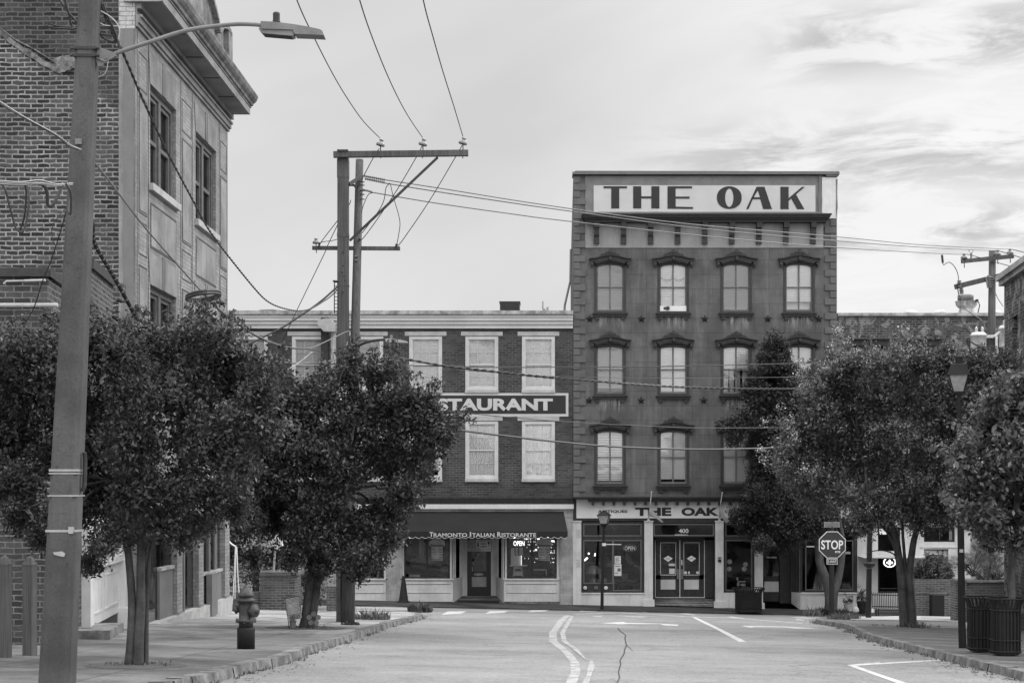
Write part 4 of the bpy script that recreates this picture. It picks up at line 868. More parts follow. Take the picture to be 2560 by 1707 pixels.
q = MB(); R.box(q, 330, 965, 1279, 1300, 0, .3); R.box(q, 330, 842, 1300, 1520, 0, .3); q.build('lower_wall', M['grey_paint'], rest)
# roof things
def grp(name, label, cat, mb, mat): o = mb.build(name, mat); tag(o, label, cat); return o
RU = Fr(58.6)
u = thing('rooftop_unit', 'boxy louvred air conditioner on the restaurant roof near the tall building', 'air conditioner', (R.x(1275), 58.5, R.z(784)))
q = MB(); X0, X1 = RU.x(1250.5), RU.x(1300); q.box(X0, X1, 58, 59, RU.z(786), RU.z(761)); q.build('casing', M['metal'], u)
q = MB(); q.box(X0-.02, X1+.02, 57.97, 59.02, RU.z(761), RU.z(758)); q.build('lid', M['trim_dark'], u)
q = MB()
for k in range(9): q.box(X0+.02, X1-.02, 57.975, 57.995, RU.z(763.5+k*2.3), RU.z(762.2+k*2.3))
q.build('louvre', M['trim_dark'], u)
q = MB(); q.tube([(R.x(1360),58,R.z(788)),(R.x(1360),58,R.z(764))], .05); q.tube([(R.x(1357),58,R.z(764)),(R.x(1357),58,R.z(745))], .025); q.box(R.x(1353), R.x(1372), 57.95, 58.1, R.z(782), R.z(778)); q.box(R.x(1366), R.x(1372), 57.95, 58.1, R.z(782), R.z(760)); grp('vent_pipe', 'thin vent pipes on the restaurant roof left of the tall building', 'vent pipe', q, M['steel'])
q = MB(); q.prism(R.pts([(633,776),(633,768),(640,766.5),(668,765.5),(700,769),(708,773),(708,776)]), 58, 60); grp('roof_hatch', 'low grey rounded hatch lying on the far left of the restaurant roof', 'roof hatch', q, M['metal'])
# duct on the restaurant front
u = thing('exhaust_duct', 'pale hooded metal exhaust duct before the restaurant windows left of the poles', 'duct', (R.x(835), 56, R.z(930)))
q = MB(); q.prism(R.pts([(802,816),(806,808),(826,803),(838,806),(845,818),(847,836),(820,836)]), 55.9, 56.6); q.build('hood', M['steel'], u)
q = MB(); q.lathe([(.10,0),(.10,R.z(836)-R.z(925))], (R.x(840), 56.3, R.z(925)), 12); q.build('pipe', M['steel'], u)
q = MB(); R.box(q, 808, 826, 798, 930, -.6, -.4); q.build('post', M['trim_dark'], u)
u = thing('cone_stand', 'tall black tapered cone standing on the pavement left of the restaurant window', 'cone', (R.x(1013), 56.3, zg(R.x(1013), 56.3)+.12))
g0 = zg(R.x(1013), 56.3)+.12; hc = R.z(1436)-g0
q = MB(); q.lathe([(.19,.04),(.17,.08),(.05,hc-.02),(.04,hc)], (R.x(1013), 56.3, g0), 14); q.build('cone', M['rubber'], u)
q = MB(); q.box(R.x(1013)-.21, R.x(1013)+.21, 56.1, 56.5, g0-.01, g0+.05); q.build('base', M['rubber'], u)

# ---------------------------------------------------------------- brick building on the right
rb = thing('brick_shop_building', 'two storey weathered brick building with patchy pointing and pale ground floor front', 'building', (R.x(2300), 57.3, zg(13, 57)))
BX0, BX1 = R.x(2092.6), R.x(2700)
R2 = Fr(57.15)
holes = [(R2.x(2132.7), R2.x(2208), R2.z(917), R2.z(863.6)), (R2.x(2282), R2.x(2358), R2.z(917), R2.z(863.6)), (R2.x(2432), R2.x(2508), R2.z(917), R2.z(863.6))]
mb = MB(); wall_holes(mb, BX0, BX1, R2.z(1300), R2.z(790), holes, 57.15, .3); hollow(mb, BX0, BX1, 57.15, 72, -7, R2.z(790)); mb.build('wall', M['brick_right'], rb)
q = MB(); R2.box(q, 2092.8, 2700, 783, 790, -.12, .5); R2.box(q, 2092.8, 2700, 790, 791.5, -.06, 0); q.build('coping', M['coping'], rb)
for x in (2170, 2320, 2470):
    q = MB(); R2.box(q, x-37, x-30, 863.6, 917, .02, .1); R2.box(q, x+30, x+37, 863.6, 917, .02, .1); R2.box(q, x-37, x+37, 863.6, 870, .02, .1); R2.box(q, x-12, x-10.6, 870, 917, .05, .1); R2.box(q, x+8, x+9.4, 870, 917, .05, .1); w = q.build('window', M['trim_dark'], rb)
    q = MB(); q.poly([(R2.x(x-30),57.24,R2.z(917)),(R2.x(x+30),57.24,R2.z(917)),(R2.x(x+30),57.24,R2.z(870)),(R2.x(x-30),57.24,R2.z(870))]); q.build('pane', M['glass'], w)
    q = MB(); R2.box(q, x-29, x-22, 870, 905, .12, .14); R2.box(q, x+18, x+29, 870, 905, .12, .14); R2.box(q, x-30, x+30, 896, 917, .3, .32); q.build('curtain', M['lintel'], w)
    q = MB(); R2.box(q, x-53, x+55, 846, 849.5, -.18, 0); R2.box(q, x-52, x+54, 849.5, 863.4, -.06, 0)
    for s_ in (-47, 45): R2.box(q, x+s_, x+s_+5, 863.4, 873, -.06, 0)
    q.build('lintel', M['trim_dark'], w)
for x in (2282, 2288.5, 2356, 2362, 2500):
    u = MB(); u.lathe([(.02,-.0),(.10,.0),(.16,.03),(.18,.09),(.14,.14),(.06,.17),(0,.17)], (R.x(x), 57.5, R.z(783)), 10); tag(u.build('roof_vent', M['tank']), 'small pale round vent poking over the weathered brick parapet', 'roof vent', 'small vents on the weathered brick roof')
u = thing('roof_fan', 'large bulging white exhaust fan on the weathered brick roof beside the wooden pole', 'roof fan', (R.x(2431), 58, R.z(784)))
q = MB(); q.lathe([(.32,0),(.30,.02),(.29,.20),(.24,.28),(.30,.33),(.38,.42),(.40,.55),(.42,.56)], (R.x(2431), 57.8, R.z(784)-.02), 28); q.build('bowl', M['rust'], u, True)
q = MB(); q.lathe([(.29,0),(.29,.17),(.27,.19)], (R.x(2429), 57.8, R.z(744)), 28); q.build('cap', M['metal'], u, True)
q = MB(); q.box(R.x(2402), R.x(2460), 57.4, 58.2, R.z(786), R.z(780.5)); q.build('kerb_base', M['rust'], u)
q = MB(); q.tube([(R.x(2452),57.4,R.z(748)),(R.x(2456),57.35,R.z(760)),(R.x(2452),57.4,R.z(782))], .02); q.box(R.x(2447), R.x(2453), 57.35, 57.45, R.z(751), R.z(745)); q.build('bracket', M['trim_dark'], u)
# ground floor front
q = MB(); R2.box(q, 2142.5, 2700, 1296, 1310, -.25, .3); R2.box(q, 2142.5, 2700, 1290, 1296, -.35, .3); q.build('shop_cornice', M['cream'], rb)
q = MB(); R2.box(q, 2142.5, 2194, 1310, 1535, -.05, .3); R2.box(q, 2165, 2168, 1330, 1385, -.065, -.05); R2.box(q, 2250, 2309, 1310, 1535, -.05, .3); R2.box(q, 2386, 2425, 1310, 1535, -.05, .3); R2.box(q, 2309, 2386, 1354, 1372, -.05, .3); R2.box(q, 2194, 2250, 1377, 1393, -.05, .3); R2.box(q, 2194, 2250, 1482, 1535, -.05, .3)
R2.box(q, 2309, 2386, 1310, 1317, -.05, .3); R2.box(q, 2194, 2250, 1310, 1317, -.05, .3); R2.box(q, 2284, 2286, 1318, 1500, -.07, -.05); R2.box(q, 2300, 2393, 1366, 1368, -.09, -.05); R2.box(q, 2370, 2386, 1372, 1535, -.05, .3); q.build('shop_front', M['cream'], rb)
q = MB(); R2.box(q, 2194, 2250, 1317, 1321, .05, .12); R2.box(q, 2194, 2197, 1321, 1377, .05, .12); R2.box(q, 2236, 2250, 1317, 1340, .04, .12); R2.box(q, 2194, 2250, 1393, 1397, .02, .12); R2.box(q, 2194, 2198, 1397, 1482, .02, .12); R2.box(q, 2246, 2250, 1397, 1482, .02, .12); R2.box(q, 2194, 2250, 1478, 1482, .019, .12)
w = q.build('shop_window', M['trim_dark'], rb)
q = MB(); q.poly([(R2.x(2194),57.24,R2.z(1480)),(R2.x(2250),57.24,R2.z(1480)),(R2.x(2250),57.24,R2.z(1317)),(R2.x(2194),57.24,R2.z(1317))]); q.build('pane', M['shopglass'], w)
q = MB(); R2.box(q, 2205, 2222, 1322, 1336, .4, .42); q.build('lit_shelf', M['glow'], w)
q = MB(); pts = [(R2.x(2225+14.5*math.cos(k*math.pi/12)), 57.2, R2.z(1405+11.5*math.sin(k*math.pi/12))) for k in range(25)]; q.tube(pts, .022, 6)
for x, y, a in ((2219,1406,4),(2225,1402,5.5),(2231,1406,4),(2225,1409,5)): q.lathe([(0,-a*.012),(a*.010,0),(0,a*.012)], (R2.x(x), 57.2, R2.z(y)), 8)
q.build('neon_sign', M['neon'], w)
q = MB(); q.text('COFFEE', R2.x(2206), R2.x(2242), R2.z(1473), R2.z(1469), 57.22, .004, 0.) if False else R2.box(q, 2203, 2244, 1470, 1471, .06, .065); q.build('window_line', M['trim_mid'], w)
q = MB(); q.poly([(R2.x(2143),57.1,R2.z(1389)),(R2.x(2323),57.1,R2.z(1389)),(R2.x(2318),56.3,R2.z(1391.5)),(R2.x(2150),56.3,R2.z(1391.5))][::-1]); R2.box(q, 2146, 2320, 1389.6, 1392, -.85, -.80); q.build('canopy', M['siding'], rb)
q = MB(); R2.box(q, 2307, 2387, 1317, 1320, .0, .1); R2.box(q, 2307, 2310, 1320, 1353, .0, .1); R2.box(q, 2383, 2387, 1320, 1353, .0, .1); R2.box(q, 2307, 2387, 1351, 1354, .0, .1); R2.box(q, 2348, 2350.5, 1320, 1352, .0, .1); R2.box(q, 2307, 2387, 1310, 1360, .8, .9); w = q.build('transom_window', M['trim_dark'], rb)
q = MB(); R2.box(q, 2374, 2382, 1322, 1350, .06, .1); q.build('curtain', M['white'], w); q = MB(); q.poly([(R2.x(2310),57.2,R2.z(1352)),(R2.x(2383),57.2,R2.z(1352)),(R2.x(2383),57.2,R2.z(1320)),(R2.x(2310),57.2,R2.z(1320))]); q.build('pane', M['shopglass'], w)
q = MB(); R2.box(q, 2309, 2370, 1372, 1535, .12, .2); w = q.build('door', M['trim_dark'], rb)
q = MB(); R2.box(q, 2312, 2370, 1375, 1535, .08, .12); q.build('door_leaf', M['white'], w); q = MB(); R2.box(q, 2323, 2360, 1386, 1460, .05, .08); q.build('door_pane', M['trim_dark'], w)
q = MB(); q.box(R.x(2142), R.x(2600), 60.6, 60.7, -7, R.z(1310)); q.build('shop_back_wall', M['dark_room'], rb)
q = MB(); R2.box(q, 2425, 2700, 1310, 1560, 0, .2); q.build('lower_wall', M['grey_paint'], rb)

# ---------------------------------------------------------------- brick corner building at the far right
cb = thing('corner_brick_building', 'brick building cut by the right edge, its eave sloping up beyond the wooden pole', 'building', (12.5, 36, zg(12, 36)))
d = Vector((.109, 1, 0)).normalized(); p0 = Vector((11.9, 40, 0)); nrm = Vector((d.y, -d.x, 0))     # nrm points away from the street
def cp(t, o, z): q_ = p0-d*t+nrm*o; return (q_.x, q_.y, z)
zt_ = EYE+5.28
q = MB(); zlo = -4
hz0, hz1 = EYE+(1219-915)/F*38.6, EYE+(1219-790)/F*38.6
def face(t0, t1, za, zb, o=0): q.poly([cp(t0,o,za), cp(t1,o,za), cp(t1,o,zb), cp(t0,o,zb)][::-1])
face(0, 1.05, zlo, zt_); face(1.75, 14, zlo, zt_); face(1.05, 1.75, hz1, zt_); face(1.05, 1.75, zlo, hz0)
q.poly([cp(1.05,0,hz0),cp(1.05,.25,hz0),cp(1.05,.25,hz1),cp(1.05,0,hz1)]); q.poly([cp(1.75,0,hz0),cp(1.75,.25,hz0),cp(1.75,.25,hz1),cp(1.75,0,hz1)]); q.poly([cp(1.05,0,hz1),cp(1.75,0,hz1),cp(1.75,.25,hz1),cp(1.05,.25,hz1)])
q.poly([cp(0,0,zlo),cp(0,9,zlo),cp(0,9,zt_),cp(0,0,zt_)]); q.poly([cp(14,0,zlo),cp(14,9,zlo),cp(14,9,zt_),cp(14,0,zt_)]); q.poly([cp(0,0,zt_),cp(14,0,zt_),cp(14,9,zt_),cp(0,9,zt_)])
q.build('wall', M['brick_right'], cb)
q = MB(); q.poly([cp(1.05,.2,hz0),cp(1.75,.2,hz0),cp(1.75,.2,hz1),cp(1.05,.2,hz1)]); q.build('window', M['dark_room'], cb)
q = MB()
for t0, t1 in ((-.12, 14),):
    for o0, o1, za, zb in ((-.12, .1, zt_-.12, zt_), (-.2, .3, zt_, zt_+.14)):
        v = [cp(t0,o0,za),cp(t1,o0,za),cp(t1,o1,za),cp(t0,o1,za),cp(t0,o0,zb),cp(t1,o0,zb),cp(t1,o1,zb),cp(t0,o1,zb)]; q.add(v, [(0,1,2,3),(7,6,5,4),(4,5,1,0),(5,6,2,1),(6,7,3,2),(7,4,0,3)])
q.build('coping', M['grey_paint'], cb)

# ---------------------------------------------------------------- tall pale corner building on the left
FX = -7.7
def LY(sx): return FX*F/(sx-CX)
def LZ(sx, sy): return EYE+(CY-sy)/F*LY(sx)
YN, YF = 29.85, 38.7
ZT = 9.25
tb = thing('corner_stone_building', 'tall pale faced corner building with deep cornice, scrolled parapet and old brick side wall', 'building', (FX, YN, zg(FX, YN)))
def lbox(q, ya, yb, za, zb, o0, o1, mi=0): q.box(FX+o0, FX+o1, ya, yb, za, zb, mi)   # o = outwards from the facade
q = MB(); q.poly([(FX-.30,YN,-3),(-26,YN,-3),(-26,YN,15),(FX-.30,YN,15)][::-1]); q.poly([(-26,YN,-3),(-26,YF,-3),(-26,YF,15),(-26,YN,15)][::-1]); q.poly([(-26,YF,-3),(FX,YF,-3),(FX,YF,12),(-26,YF,12)]); q.poly([(FX-1,YN,13),(FX-1,YF,13),(-26,YF,13),(-26,YN,13)]); q.build('side_wall', M['brick_left'], tb)
# scar of an old roof on the side wall
q = MB(); KS = F/YN; sx_ = lambda a: (a-CX)/KS; sz_ = lambda b: EYE+(CY-b)/KS
def scar(pts, w, th):
    n = len(pts); top = []; bot = []
    for i, (a, b) in enumerate(pts):
        for j in range(4 if i < n-1 else 1):
            t = j/4; a2, b2 = (a+(pts[min(i+1,n-1)][0]-a)*t, b+(pts[min(i+1,n-1)][1]-b)*t)
            top.append((sx_(a2), sz_(b2-w*random.uniform(.3,.65)))); bot.append((sx_(a2), sz_(b2+w*random.uniform(.3,.65))))
    for i in range(len(top)-1): q.prism([top[i], top[i+1], bot[i+1], bot[i]], YN-th, YN-.001)
scar([(-40,55),(10,88),(60,126),(110,158),(150,175),(175,168),(196,158)], 17, .03); scar([(0,70),(40,100),(90,126),(140,158)], 4, .045)
q.build('roof_scar', M['scar'], tb)
q = MB(); q.prism([(sx_(128),sz_(150)),(sx_(150),sz_(142)),(sx_(196),sz_(135)),(sx_(196),sz_(158)),(sx_(150),sz_(172))], YN-.015, YN-.002); q.build('mortar_smear', M['scar'], tb)
# glazed white brick corner and downpipe
q = MB(); q.box(FX-.31, FX-.005, YN-.02, YN+.3, sz_(72), 15); q.build('corner_brick', M['brick_white'], tb)
q = MB(); q.box(FX-.22, FX-.03, YN-.04, YN+.02, -3, sz_(73)); q.build('corner_strip', M['pilaster'], tb); q = MB(); q.box(FX-.31, FX-.01, YN-.019, YN+.28, -3, sz_(72)); q.build('corner_pier', M['stone'], tb)
TZ = Matrix.Translation((0, 0, EYE))
# facade
W_ = [(31.0, 33.2), (35.1, 37.3)]
holes = [(a, b, z0, z1) for a, b in W_ for z0, z1 in ((6.02, 8.0), (2.0, 4.03))]
q = MB(); q.m = TZ
ys = sorted({YN, YF, *[h[0] for h in holes], *[h[1] for h in holes]}); zs = sorted({-.05, ZT, *[h[2] for h in holes], *[h[3] for h in holes]})
for i in range(len(ys)-1):
    for j in range(len(zs)-1):
        cy = (ys[i]+ys[i+1])/2; cz = (zs[j]+zs[j+1])/2
        if any(h[0] < cy < h[1] and h[2] < cz < h[3] for h in holes): continue
        q.poly([(FX,ys[i],zs[j]),(FX,ys[i+1],zs[j]),(FX,ys[i+1],zs[j+1]),(FX,ys[i],zs[j+1])])
for a, b, c, e in holes:
    dpt = .22
    q.poly([(FX,a,c),(FX-dpt,a,c),(FX-dpt,a,e),(FX,a,e)][::-1]); q.poly([(FX,b,c),(FX-dpt,b,c),(FX-dpt,b,e),(FX,b,e)]); q.poly([(FX,a,e),(FX,b,e),(FX-dpt,b,e),(FX-dpt,a,e)]); q.poly([(FX,a,c),(FX,b,c),(FX-dpt,b,c),(FX-dpt,a,c)][::-1])
q.build('facade', M['stone_brick'], tb)
for a, b, c, e in holes:
    q = MB(); q.m = TZ; x0 = -.2
    lbox(q, a, b, e-.12, e, -.2, -.08); lbox(q, a, a+.12, c, e-.12, -.2, -.08); lbox(q, b-.12, b, c, e-.12, -.2, -.08); mid = (a+b)/2; lbox(q, mid-.09, mid+.09, c, e-.12, -.2, -.08)
    w = q.build('window', M['sash_dark'], tb)
    q = MB(); q.m = TZ
    for s0, s1 in ((a+.12, mid-.09), (mid+.09, b-.12)):
        zm = (c+e)/2-.05; o = .0
        for ya, yb, za, zb, oo in ((s0,s0+.08,c,e-.12,0),(s1-.08,s1,c,e-.12,0),(s0+.08,s1-.08,e-.2,e-.12,0),(s0+.08,s1-.08,c,c+.1,0),(s0+.08,s1-.08,zm-.04,zm+.04,.01)): lbox(q, ya, yb, za, zb, -.19, -.12+oo)
    q.build('sash', M['sash_dark'], w)
    q = MB(); q.m = TZ; q.poly([(FX-.17,a,c),(FX-.17,b,c),(FX-.17,b,e),(FX-.17,a,e)]); q.build('pane', M['shopglass'], w)
    q = MB(); q.m = TZ; q.box(FX-.5, FX-.45, a-.3, b+1.6, c-.4, e+1.2); q.build('dark_backing', M['dark_room'], w)  # near-black sheet standing in for the unlit room behind the panes
    q = MB(); q.m = TZ; lbox(q, a-.1, b+.1, c-.14, c, -.05, .09); q.build('sill', M['lintel'], w)
    q = MB(); q.m = TZ; q.poly([(FX+.012,a-.04,e),(FX+.012,b+.04,e),(FX+.012,b+.16,e+.62),(FX+.012,a-.16,e+.62)]); lbox(q, mid-.14, mid+.14, e, e+.66, 0, .03); q.build('lintel', M['stone'], w)
    q = MB(); q.m = TZ; lbox(q, mid-.025, mid+.0, e+.02, e+.66, .03, .034); q.build('lintel_joint', M['groove'], w)
# panels and grooves
q = MB(); q.m = TZ
def frame_groove(a, b, c, e, w=.025):
    lbox(q, a, b, c, c+w, .001, .006); lbox(q, a, b, e-w, e, .001, .006); lbox(q, a, a+w, c+w, e-w, .001, .006); lbox(q, b-w, b, c+w, e-w, .001, .006)
for a, b in ((30.05, 30.75), (33.7, 34.65), (37.75, 38.55)):
    frame_groove(a+.05, b, 7.7, 8.4); frame_groove(a+.05, b, 5.3, 7.55); frame_groove(a+.05, b, 4.5, 5.15); frame_groove(a+.05, b, .6, 4.3)
    lbox(q, a-.08, a-.05, .2, 8.75, .001, .006); lbox(q, b+.08, b+.11, .2, 8.75, .001, .006)
for a, b in W_: frame_groove(a, b, 4.75, 5.65)
q.build('panel_groove', M['groove'], tb)
q = MB(); q.m = TZ
for a, b in W_: lbox(q, a+.05, b-.05, 4.80, 5.60, .001, .012)
for a, b in ((30.1, 30.75), (33.75, 34.65), (37.8, 38.55)): lbox(q, a+.04, b-.04, 5.36, 7.49, .001, .014); lbox(q, a+.04, b-.04, 1.56, 4.24, .001, .014)
q.build('panel', M['stone'], tb)
# entablature and cornice
q = MB(); q.m = TZ; lbox(q, YN, YF+.03, 8.80, 8.87, 0, .05); lbox(q, YN, YF+.04, 8.87, 8.98, 0, .09); lbox(q, YN, YF+.05, 8.98, 9.03, 0, .13); q.build('architrave', M['stone'], tb)
q = MB(); q.m = TZ; lbox(q, YN, YF+.02, 9.03, 9.25, -.2, .03); lbox(q, YN, YF+.2, 9.14, 9.25, .03, .12); q.build('frieze', M['soffit'], tb)
q = MB(); q.m = TZ; lbox(q, YN-.05, YF+.05, 9.25, 9.27, .0, .51); q.build('soffit', M['soffit'], tb)
q = MB(); q.m = TZ; lbox(q, YN-.08, YF+.08, 9.245, 9.42, .49, .54); q.box(FX-.2, FX+.54, YN-.1, YN-.05, 9.245, 9.42); q.box(FX-.2, FX+.54, YF+.05, YF+.1, 9.245, 9.42); q.build('fascia', M['stone'], tb)
for k, y in enumerate((31.9, 33.6, 35.3, 37.0)):
    q = MB(); q.m = TZ; lbox(q, y, y+.03, 9.235, 9.25, .02, .49); q.build('soffit_joint', M['groove'], tb)
prof = [(.0,9.42),(.56,9.42),(.56,9.46),(.60,9.47),(.62,9.52),(.66,9.55),(.70,9.60),(.73,9.68),(.73,9.71),(.68,9.73),(.0,9.78)]
q = MB(); q.m = TZ; pa = [(FX+o, z) for o, z in prof]; q.prism(pa, YN-.12, YF+.16); q.build('gutter_moulding', M['gutter'], tb)
pp = [(YN,9.7),(YF,9.7),(YF,11.15),(38.65,11.22),(38.2,11.22),(37.75,11.1),(37.5,10.9),(37.3,10.88),(37.15,11.1),(36.9,11.25),(36.2,11.55),(35.4,11.9),(34.5,12.1),(33.4,11.9),(32.6,11.55),(31.9,11.25),(31.6,10.9),(31.2,10.9),(31.0,11.15),(YN,11.2)]
q = MB(); q.m = TZ; v = [(FX-.02, y, z) for y, z in pp]+[(FX-.5, y, z) for y, z in pp]; n = len(pp)
q.add(v, [tuple(range(n)), tuple(range(2*n-1,n-1,-1))]+[(i,(i+1)%n,(i+1)%n+n,i+n) for i in range(n)])
par = q.build('parapet', M['stone_dark'], tb)
q = MB(); q.m = TZ
for i in range(2, n-1):
    (ya, za), (yb, zb) = pp[i], pp[i+1]; q.bar((FX-.2,ya,za+.03),(FX-.2,yb,zb+.03), .62, .1)
q.build('parapet_coping', M['stone_dark'], tb)
q = MB(); q.m = TZ; lbox(q, 38.35, 38.85, 9.7, 11.28, -.45, .1); q.build('end_pier', M['stone_dark'], tb)
# ground floor of the pale building
q = MB(); zb_ = -2.6
for a, b in ((29.85, 30.25), (33.1, 33.6), (35.2, 35.7), (38.15, 38.7)): lbox(q, a, b, zb_, 1.2, -.25, .05); lbox(q, a-.03, b+.03, zb_, zb_+1.05+.15, -.2, .09)
lbox(q, YN, YF, .75, 1.2, -.2, .02); q.build('shop_pilaster', M['stone_brick'], tb)
q = MB(); lbox(q, YN, YF, zb_, zg(FX, 34)+.27, -.25, .12); q.build('base_course', M['lintel'], tb)
q = MB(); g1 = zg(FX, 32)
lbox(q, 31.2, 31.9, zb_, .75, -.2, -.1); lbox(q, 30.25, 30.5, zb_, .75, -.15, -.05); lbox(q, 34.0, 34.15, zb_, .75, -.12, -.02); lbox(q, 34.7, 35.2, zb_, .75, -.2, -.1); lbox(q, 36.6, 36.8, zb_, .75, -.15, -.02); lbox(q, 37.4, 37.7, zb_, .75, -.15, -.05); q.build('door_frame', M['trim_mid'], tb)
q = MB(); lbox(q, 31.9, 33.1, zb_, g1+1.15, -.12, -.03); q.build('stall_riser', M['parapet'], tb); q = MB(); lbox(q, 35.7, 38.15, zb_, zg(FX,37)+1.1, -.12, -.03); q.build('stall_riser', M['parapet'], tb)
q = MB(); lbox(q, 31.9, 33.1, g1+1.15, g1+1.22, -.14, .0); q.build('shop_sill', M['grey_paint'], tb); q = MB(); lbox(q, 35.7, 38.15, zg(FX,37)+1.1, zg(FX,37)+1.17, -.14, .0); q.build('shop_sill', M['grey_paint'], tb)
q = MB(); q.poly([(FX-.08,30.2,zb_),(FX-.08,38.2,zb_),(FX-.08,38.2,.8),(FX-.08,30.2,.8)]); q.build('pane', M['shopglass'], tb)
q = MB(); lbox(q, 36.85, 37.35, zb_, .5, -.8, -.75); lbox(q, 32.5, 33.0, zb_, .6, -.7, -.65); q.build('shop_curtain', M['cream'], tb)
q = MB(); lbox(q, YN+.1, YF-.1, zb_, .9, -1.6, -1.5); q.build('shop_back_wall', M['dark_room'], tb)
q = MB(); lbox(q, 36.1, 36.75, zg(FX,36.4)+.13, zg(FX,36.4)+1.1, .03, .16); b_ = tag(q.build('utility_cabinet', M['metal']), 'dark metal cabinet with an oval sign standing against the pale corner building', 'cabinet')
# ---------------------------------------------------------------- low dark brick building in front of it
lb = thing('low_brick_building', 'low dark brick building with stepped parapet and white shop window at left', 'building', (-6.86, 21.85, zg(-7, 22)))
dl = Vector((-.118, 1, 0)).normalized(); o0 = Vector((-6.86, 21.85, 0)); nl = Vector((dl.y, -dl.x, 0))    # nl points to the street
def lp(t, o, z): v = o0+dl*t+nl*o; return (v.x, v.y, z)
def lb_box(q, t0, t1, z0, z1, a, b, mi=0):
    v = [lp(t0,a,z0),lp(t0,b,z0),lp(t1,b,z0),lp(t1,a,z0),lp(t0,a,z1),lp(t0,b,z1),lp(t1,b,z1),lp(t1,a,z1)]
    q.add(v, [(0,3,2,1),(4,5,6,7),(0,1,5,4),(1,2,6,5),(2,3,7,6),(3,0,4,7)], mi)
T1, T2, TE = 3.6, 6.0, 7.3
ZA, ZB = EYE+2.94, EYE+3.56
q = MB(); zb_ = -2.4
q.poly([(-26,21.85,zb_),(-6.86,21.85,zb_),(-6.86,21.85,ZA),(-26,21.85,ZA)])
def fq(t0, t1, za, zb): q.poly([lp(t0,0,za),lp(t1,0,za),lp(t1,0,zb),lp(t0,0,zb)])
fq(0, 2.75, zb_, ZA); fq(2.75, T1, .75, ZA); fq(T1, T2, .75, ZB); fq(T2, TE, .75, ZA+.1); fq(7.1, TE, zb_, .75)
q.poly([lp(T1,0,ZA),lp(T1,-6,ZA),lp(T1,-6,ZB),lp(T1,0,ZB)][::-1]); q.poly([lp(T2,0,ZA),lp(T2,-6,ZA),lp(T2,-6,ZB),lp(T2,0,ZB)])
q.poly([(-26,21.85,ZA-.02),(-6.86,21.85,ZA-.02),lp(TE,0,ZA-.02),(-26,29.8,ZA-.02)]); q.poly([lp(T1,0,ZB-.02),lp(T2,0,ZB-.02),lp(T2,-6,ZB-.02),lp(T1,-6,ZB-.02)])
q.build('wall', M['brick_low'], lb)
q = MB(); lb_box(q, -.04, T1, ZA, ZA+.09, -.3, .05); q.box(-9.3, -6.83, 21.78, 22.1, ZA, ZA+.12); q.box(-26, -9.3, 21.70, 22.1, ZA-.14, ZA-.02); lb_box(q, T1, T2, ZB, ZB+.16, -.3, .05); q.build('parapet_cap', M['trim_dark'], lb)
q = MB(); k3 = F/21.85; q.tube([((68-CX)/k3,21.72,EYE+(CY-705)/k3),((85-CX)/k3,21.74,EYE+(CY-704)/k3),((120-CX)/k3,21.74,EYE+(CY-703)/k3)], .018, 6); q.tube([((18-CX)/k3,21.70,EYE+(CY-713)/k3),((24-CX)/k3,21.72,EYE+(CY-706)/k3),((68-CX)/k3,21.72,EYE+(CY-705)/k3)], .014, 6); q.build('white_flashing', M['lintel'], lb)
q = MB(); q.tube([(-13,21.74,EYE+(CY-765)/k3),((150-CX)/k3,21.74,EYE+(CY-765)/k3)], .03, 10); q.build('white_pipe', M['lintel'], lb)
q = MB(); q.box((155-CX)/k3, (171-CX)/k3, 24.5, 24.9, ZA, EYE+(CY-643)/k3); q.build('chimney', M['brick_low'], lb)
# white shop front on its street side
S0, S1 = 2.75, 7.1; gs = zg(-7.3, 26)+.13
q = MB(); lb_box(q, S0, S0+.28, zb_, .75, -.1, .10); lb_box(q, S1-.5, S1, zb_, .75, -.1, .10); lb_box(q, S1-.55, S1+.04, zb_, gs+1.1, -.1, .14); lb_box(q, S0-.03, S0+.34, zb_, gs+1.15, -.1, .14); lb_box(q, S1-.6, S1+.1, zb_, gs+.22, -.1, .2)
lb_box(q, S0+.28, S1-.5, gs+1.08, gs+1.2, -.1, .10); lb_box(q, S0+.28, S1-.5, gs+.15, gs+1.08, -.1, .02); lb_box(q, S0+.28, S1-.5, .5, .75, -.1, .06)
w = q.build('shop_window', M['white'], lb)
q = MB()
for t in (4.35, 5.0, 5.75): lb_box(q, t, t+.14, gs+1.2, .5, -.1, .0)
for a, b in ((S0+.45, 4.6), (4.8, 6.45)):
    for z0, z1 in ((gs+.32, gs+.35), (gs+.9, gs+.93)): lb_box(q, a, b, z0, z1, .02, .035)
    lb_box(q, a, a+.04, gs+.35, gs+.9, .02, .035); lb_box(q, b-.04, b, gs+.35, gs+.9, .02, .035)
q.build('mullion', M['cream'], w)
q = MB(); v = [lp(S0+.28,-.06,gs+1.2),lp(S1-.5,-.06,gs+1.2),lp(S1-.5,-.06,.5),lp(S0+.28,-.06,.5)]; q.poly(v); q.build('pane', M['shopglass'], w)
q = MB(); q.poly([lp(S0+1.6,-.5,gs+1.0),lp(S1-.1,-.5,gs+1.0),lp(S1-.1,-.5,.7),lp(S0+1.6,-.5,.7)]); q.build('curtain', M['metal'], w)
q = MB(); lb_box(q, S0+.3, S1-.5, zb_, gs+.15, -.1, .0); q.build('base_board', M['trim_dark'], w)
q = MB(); lb_box(q, 2.0, 3.4, zb_, gs+.22, .0, .55); lb_box(q, 2.0, 3.2, zb_, gs+.08, .0, .75); q.build('door_step', M['kerb'], lb)

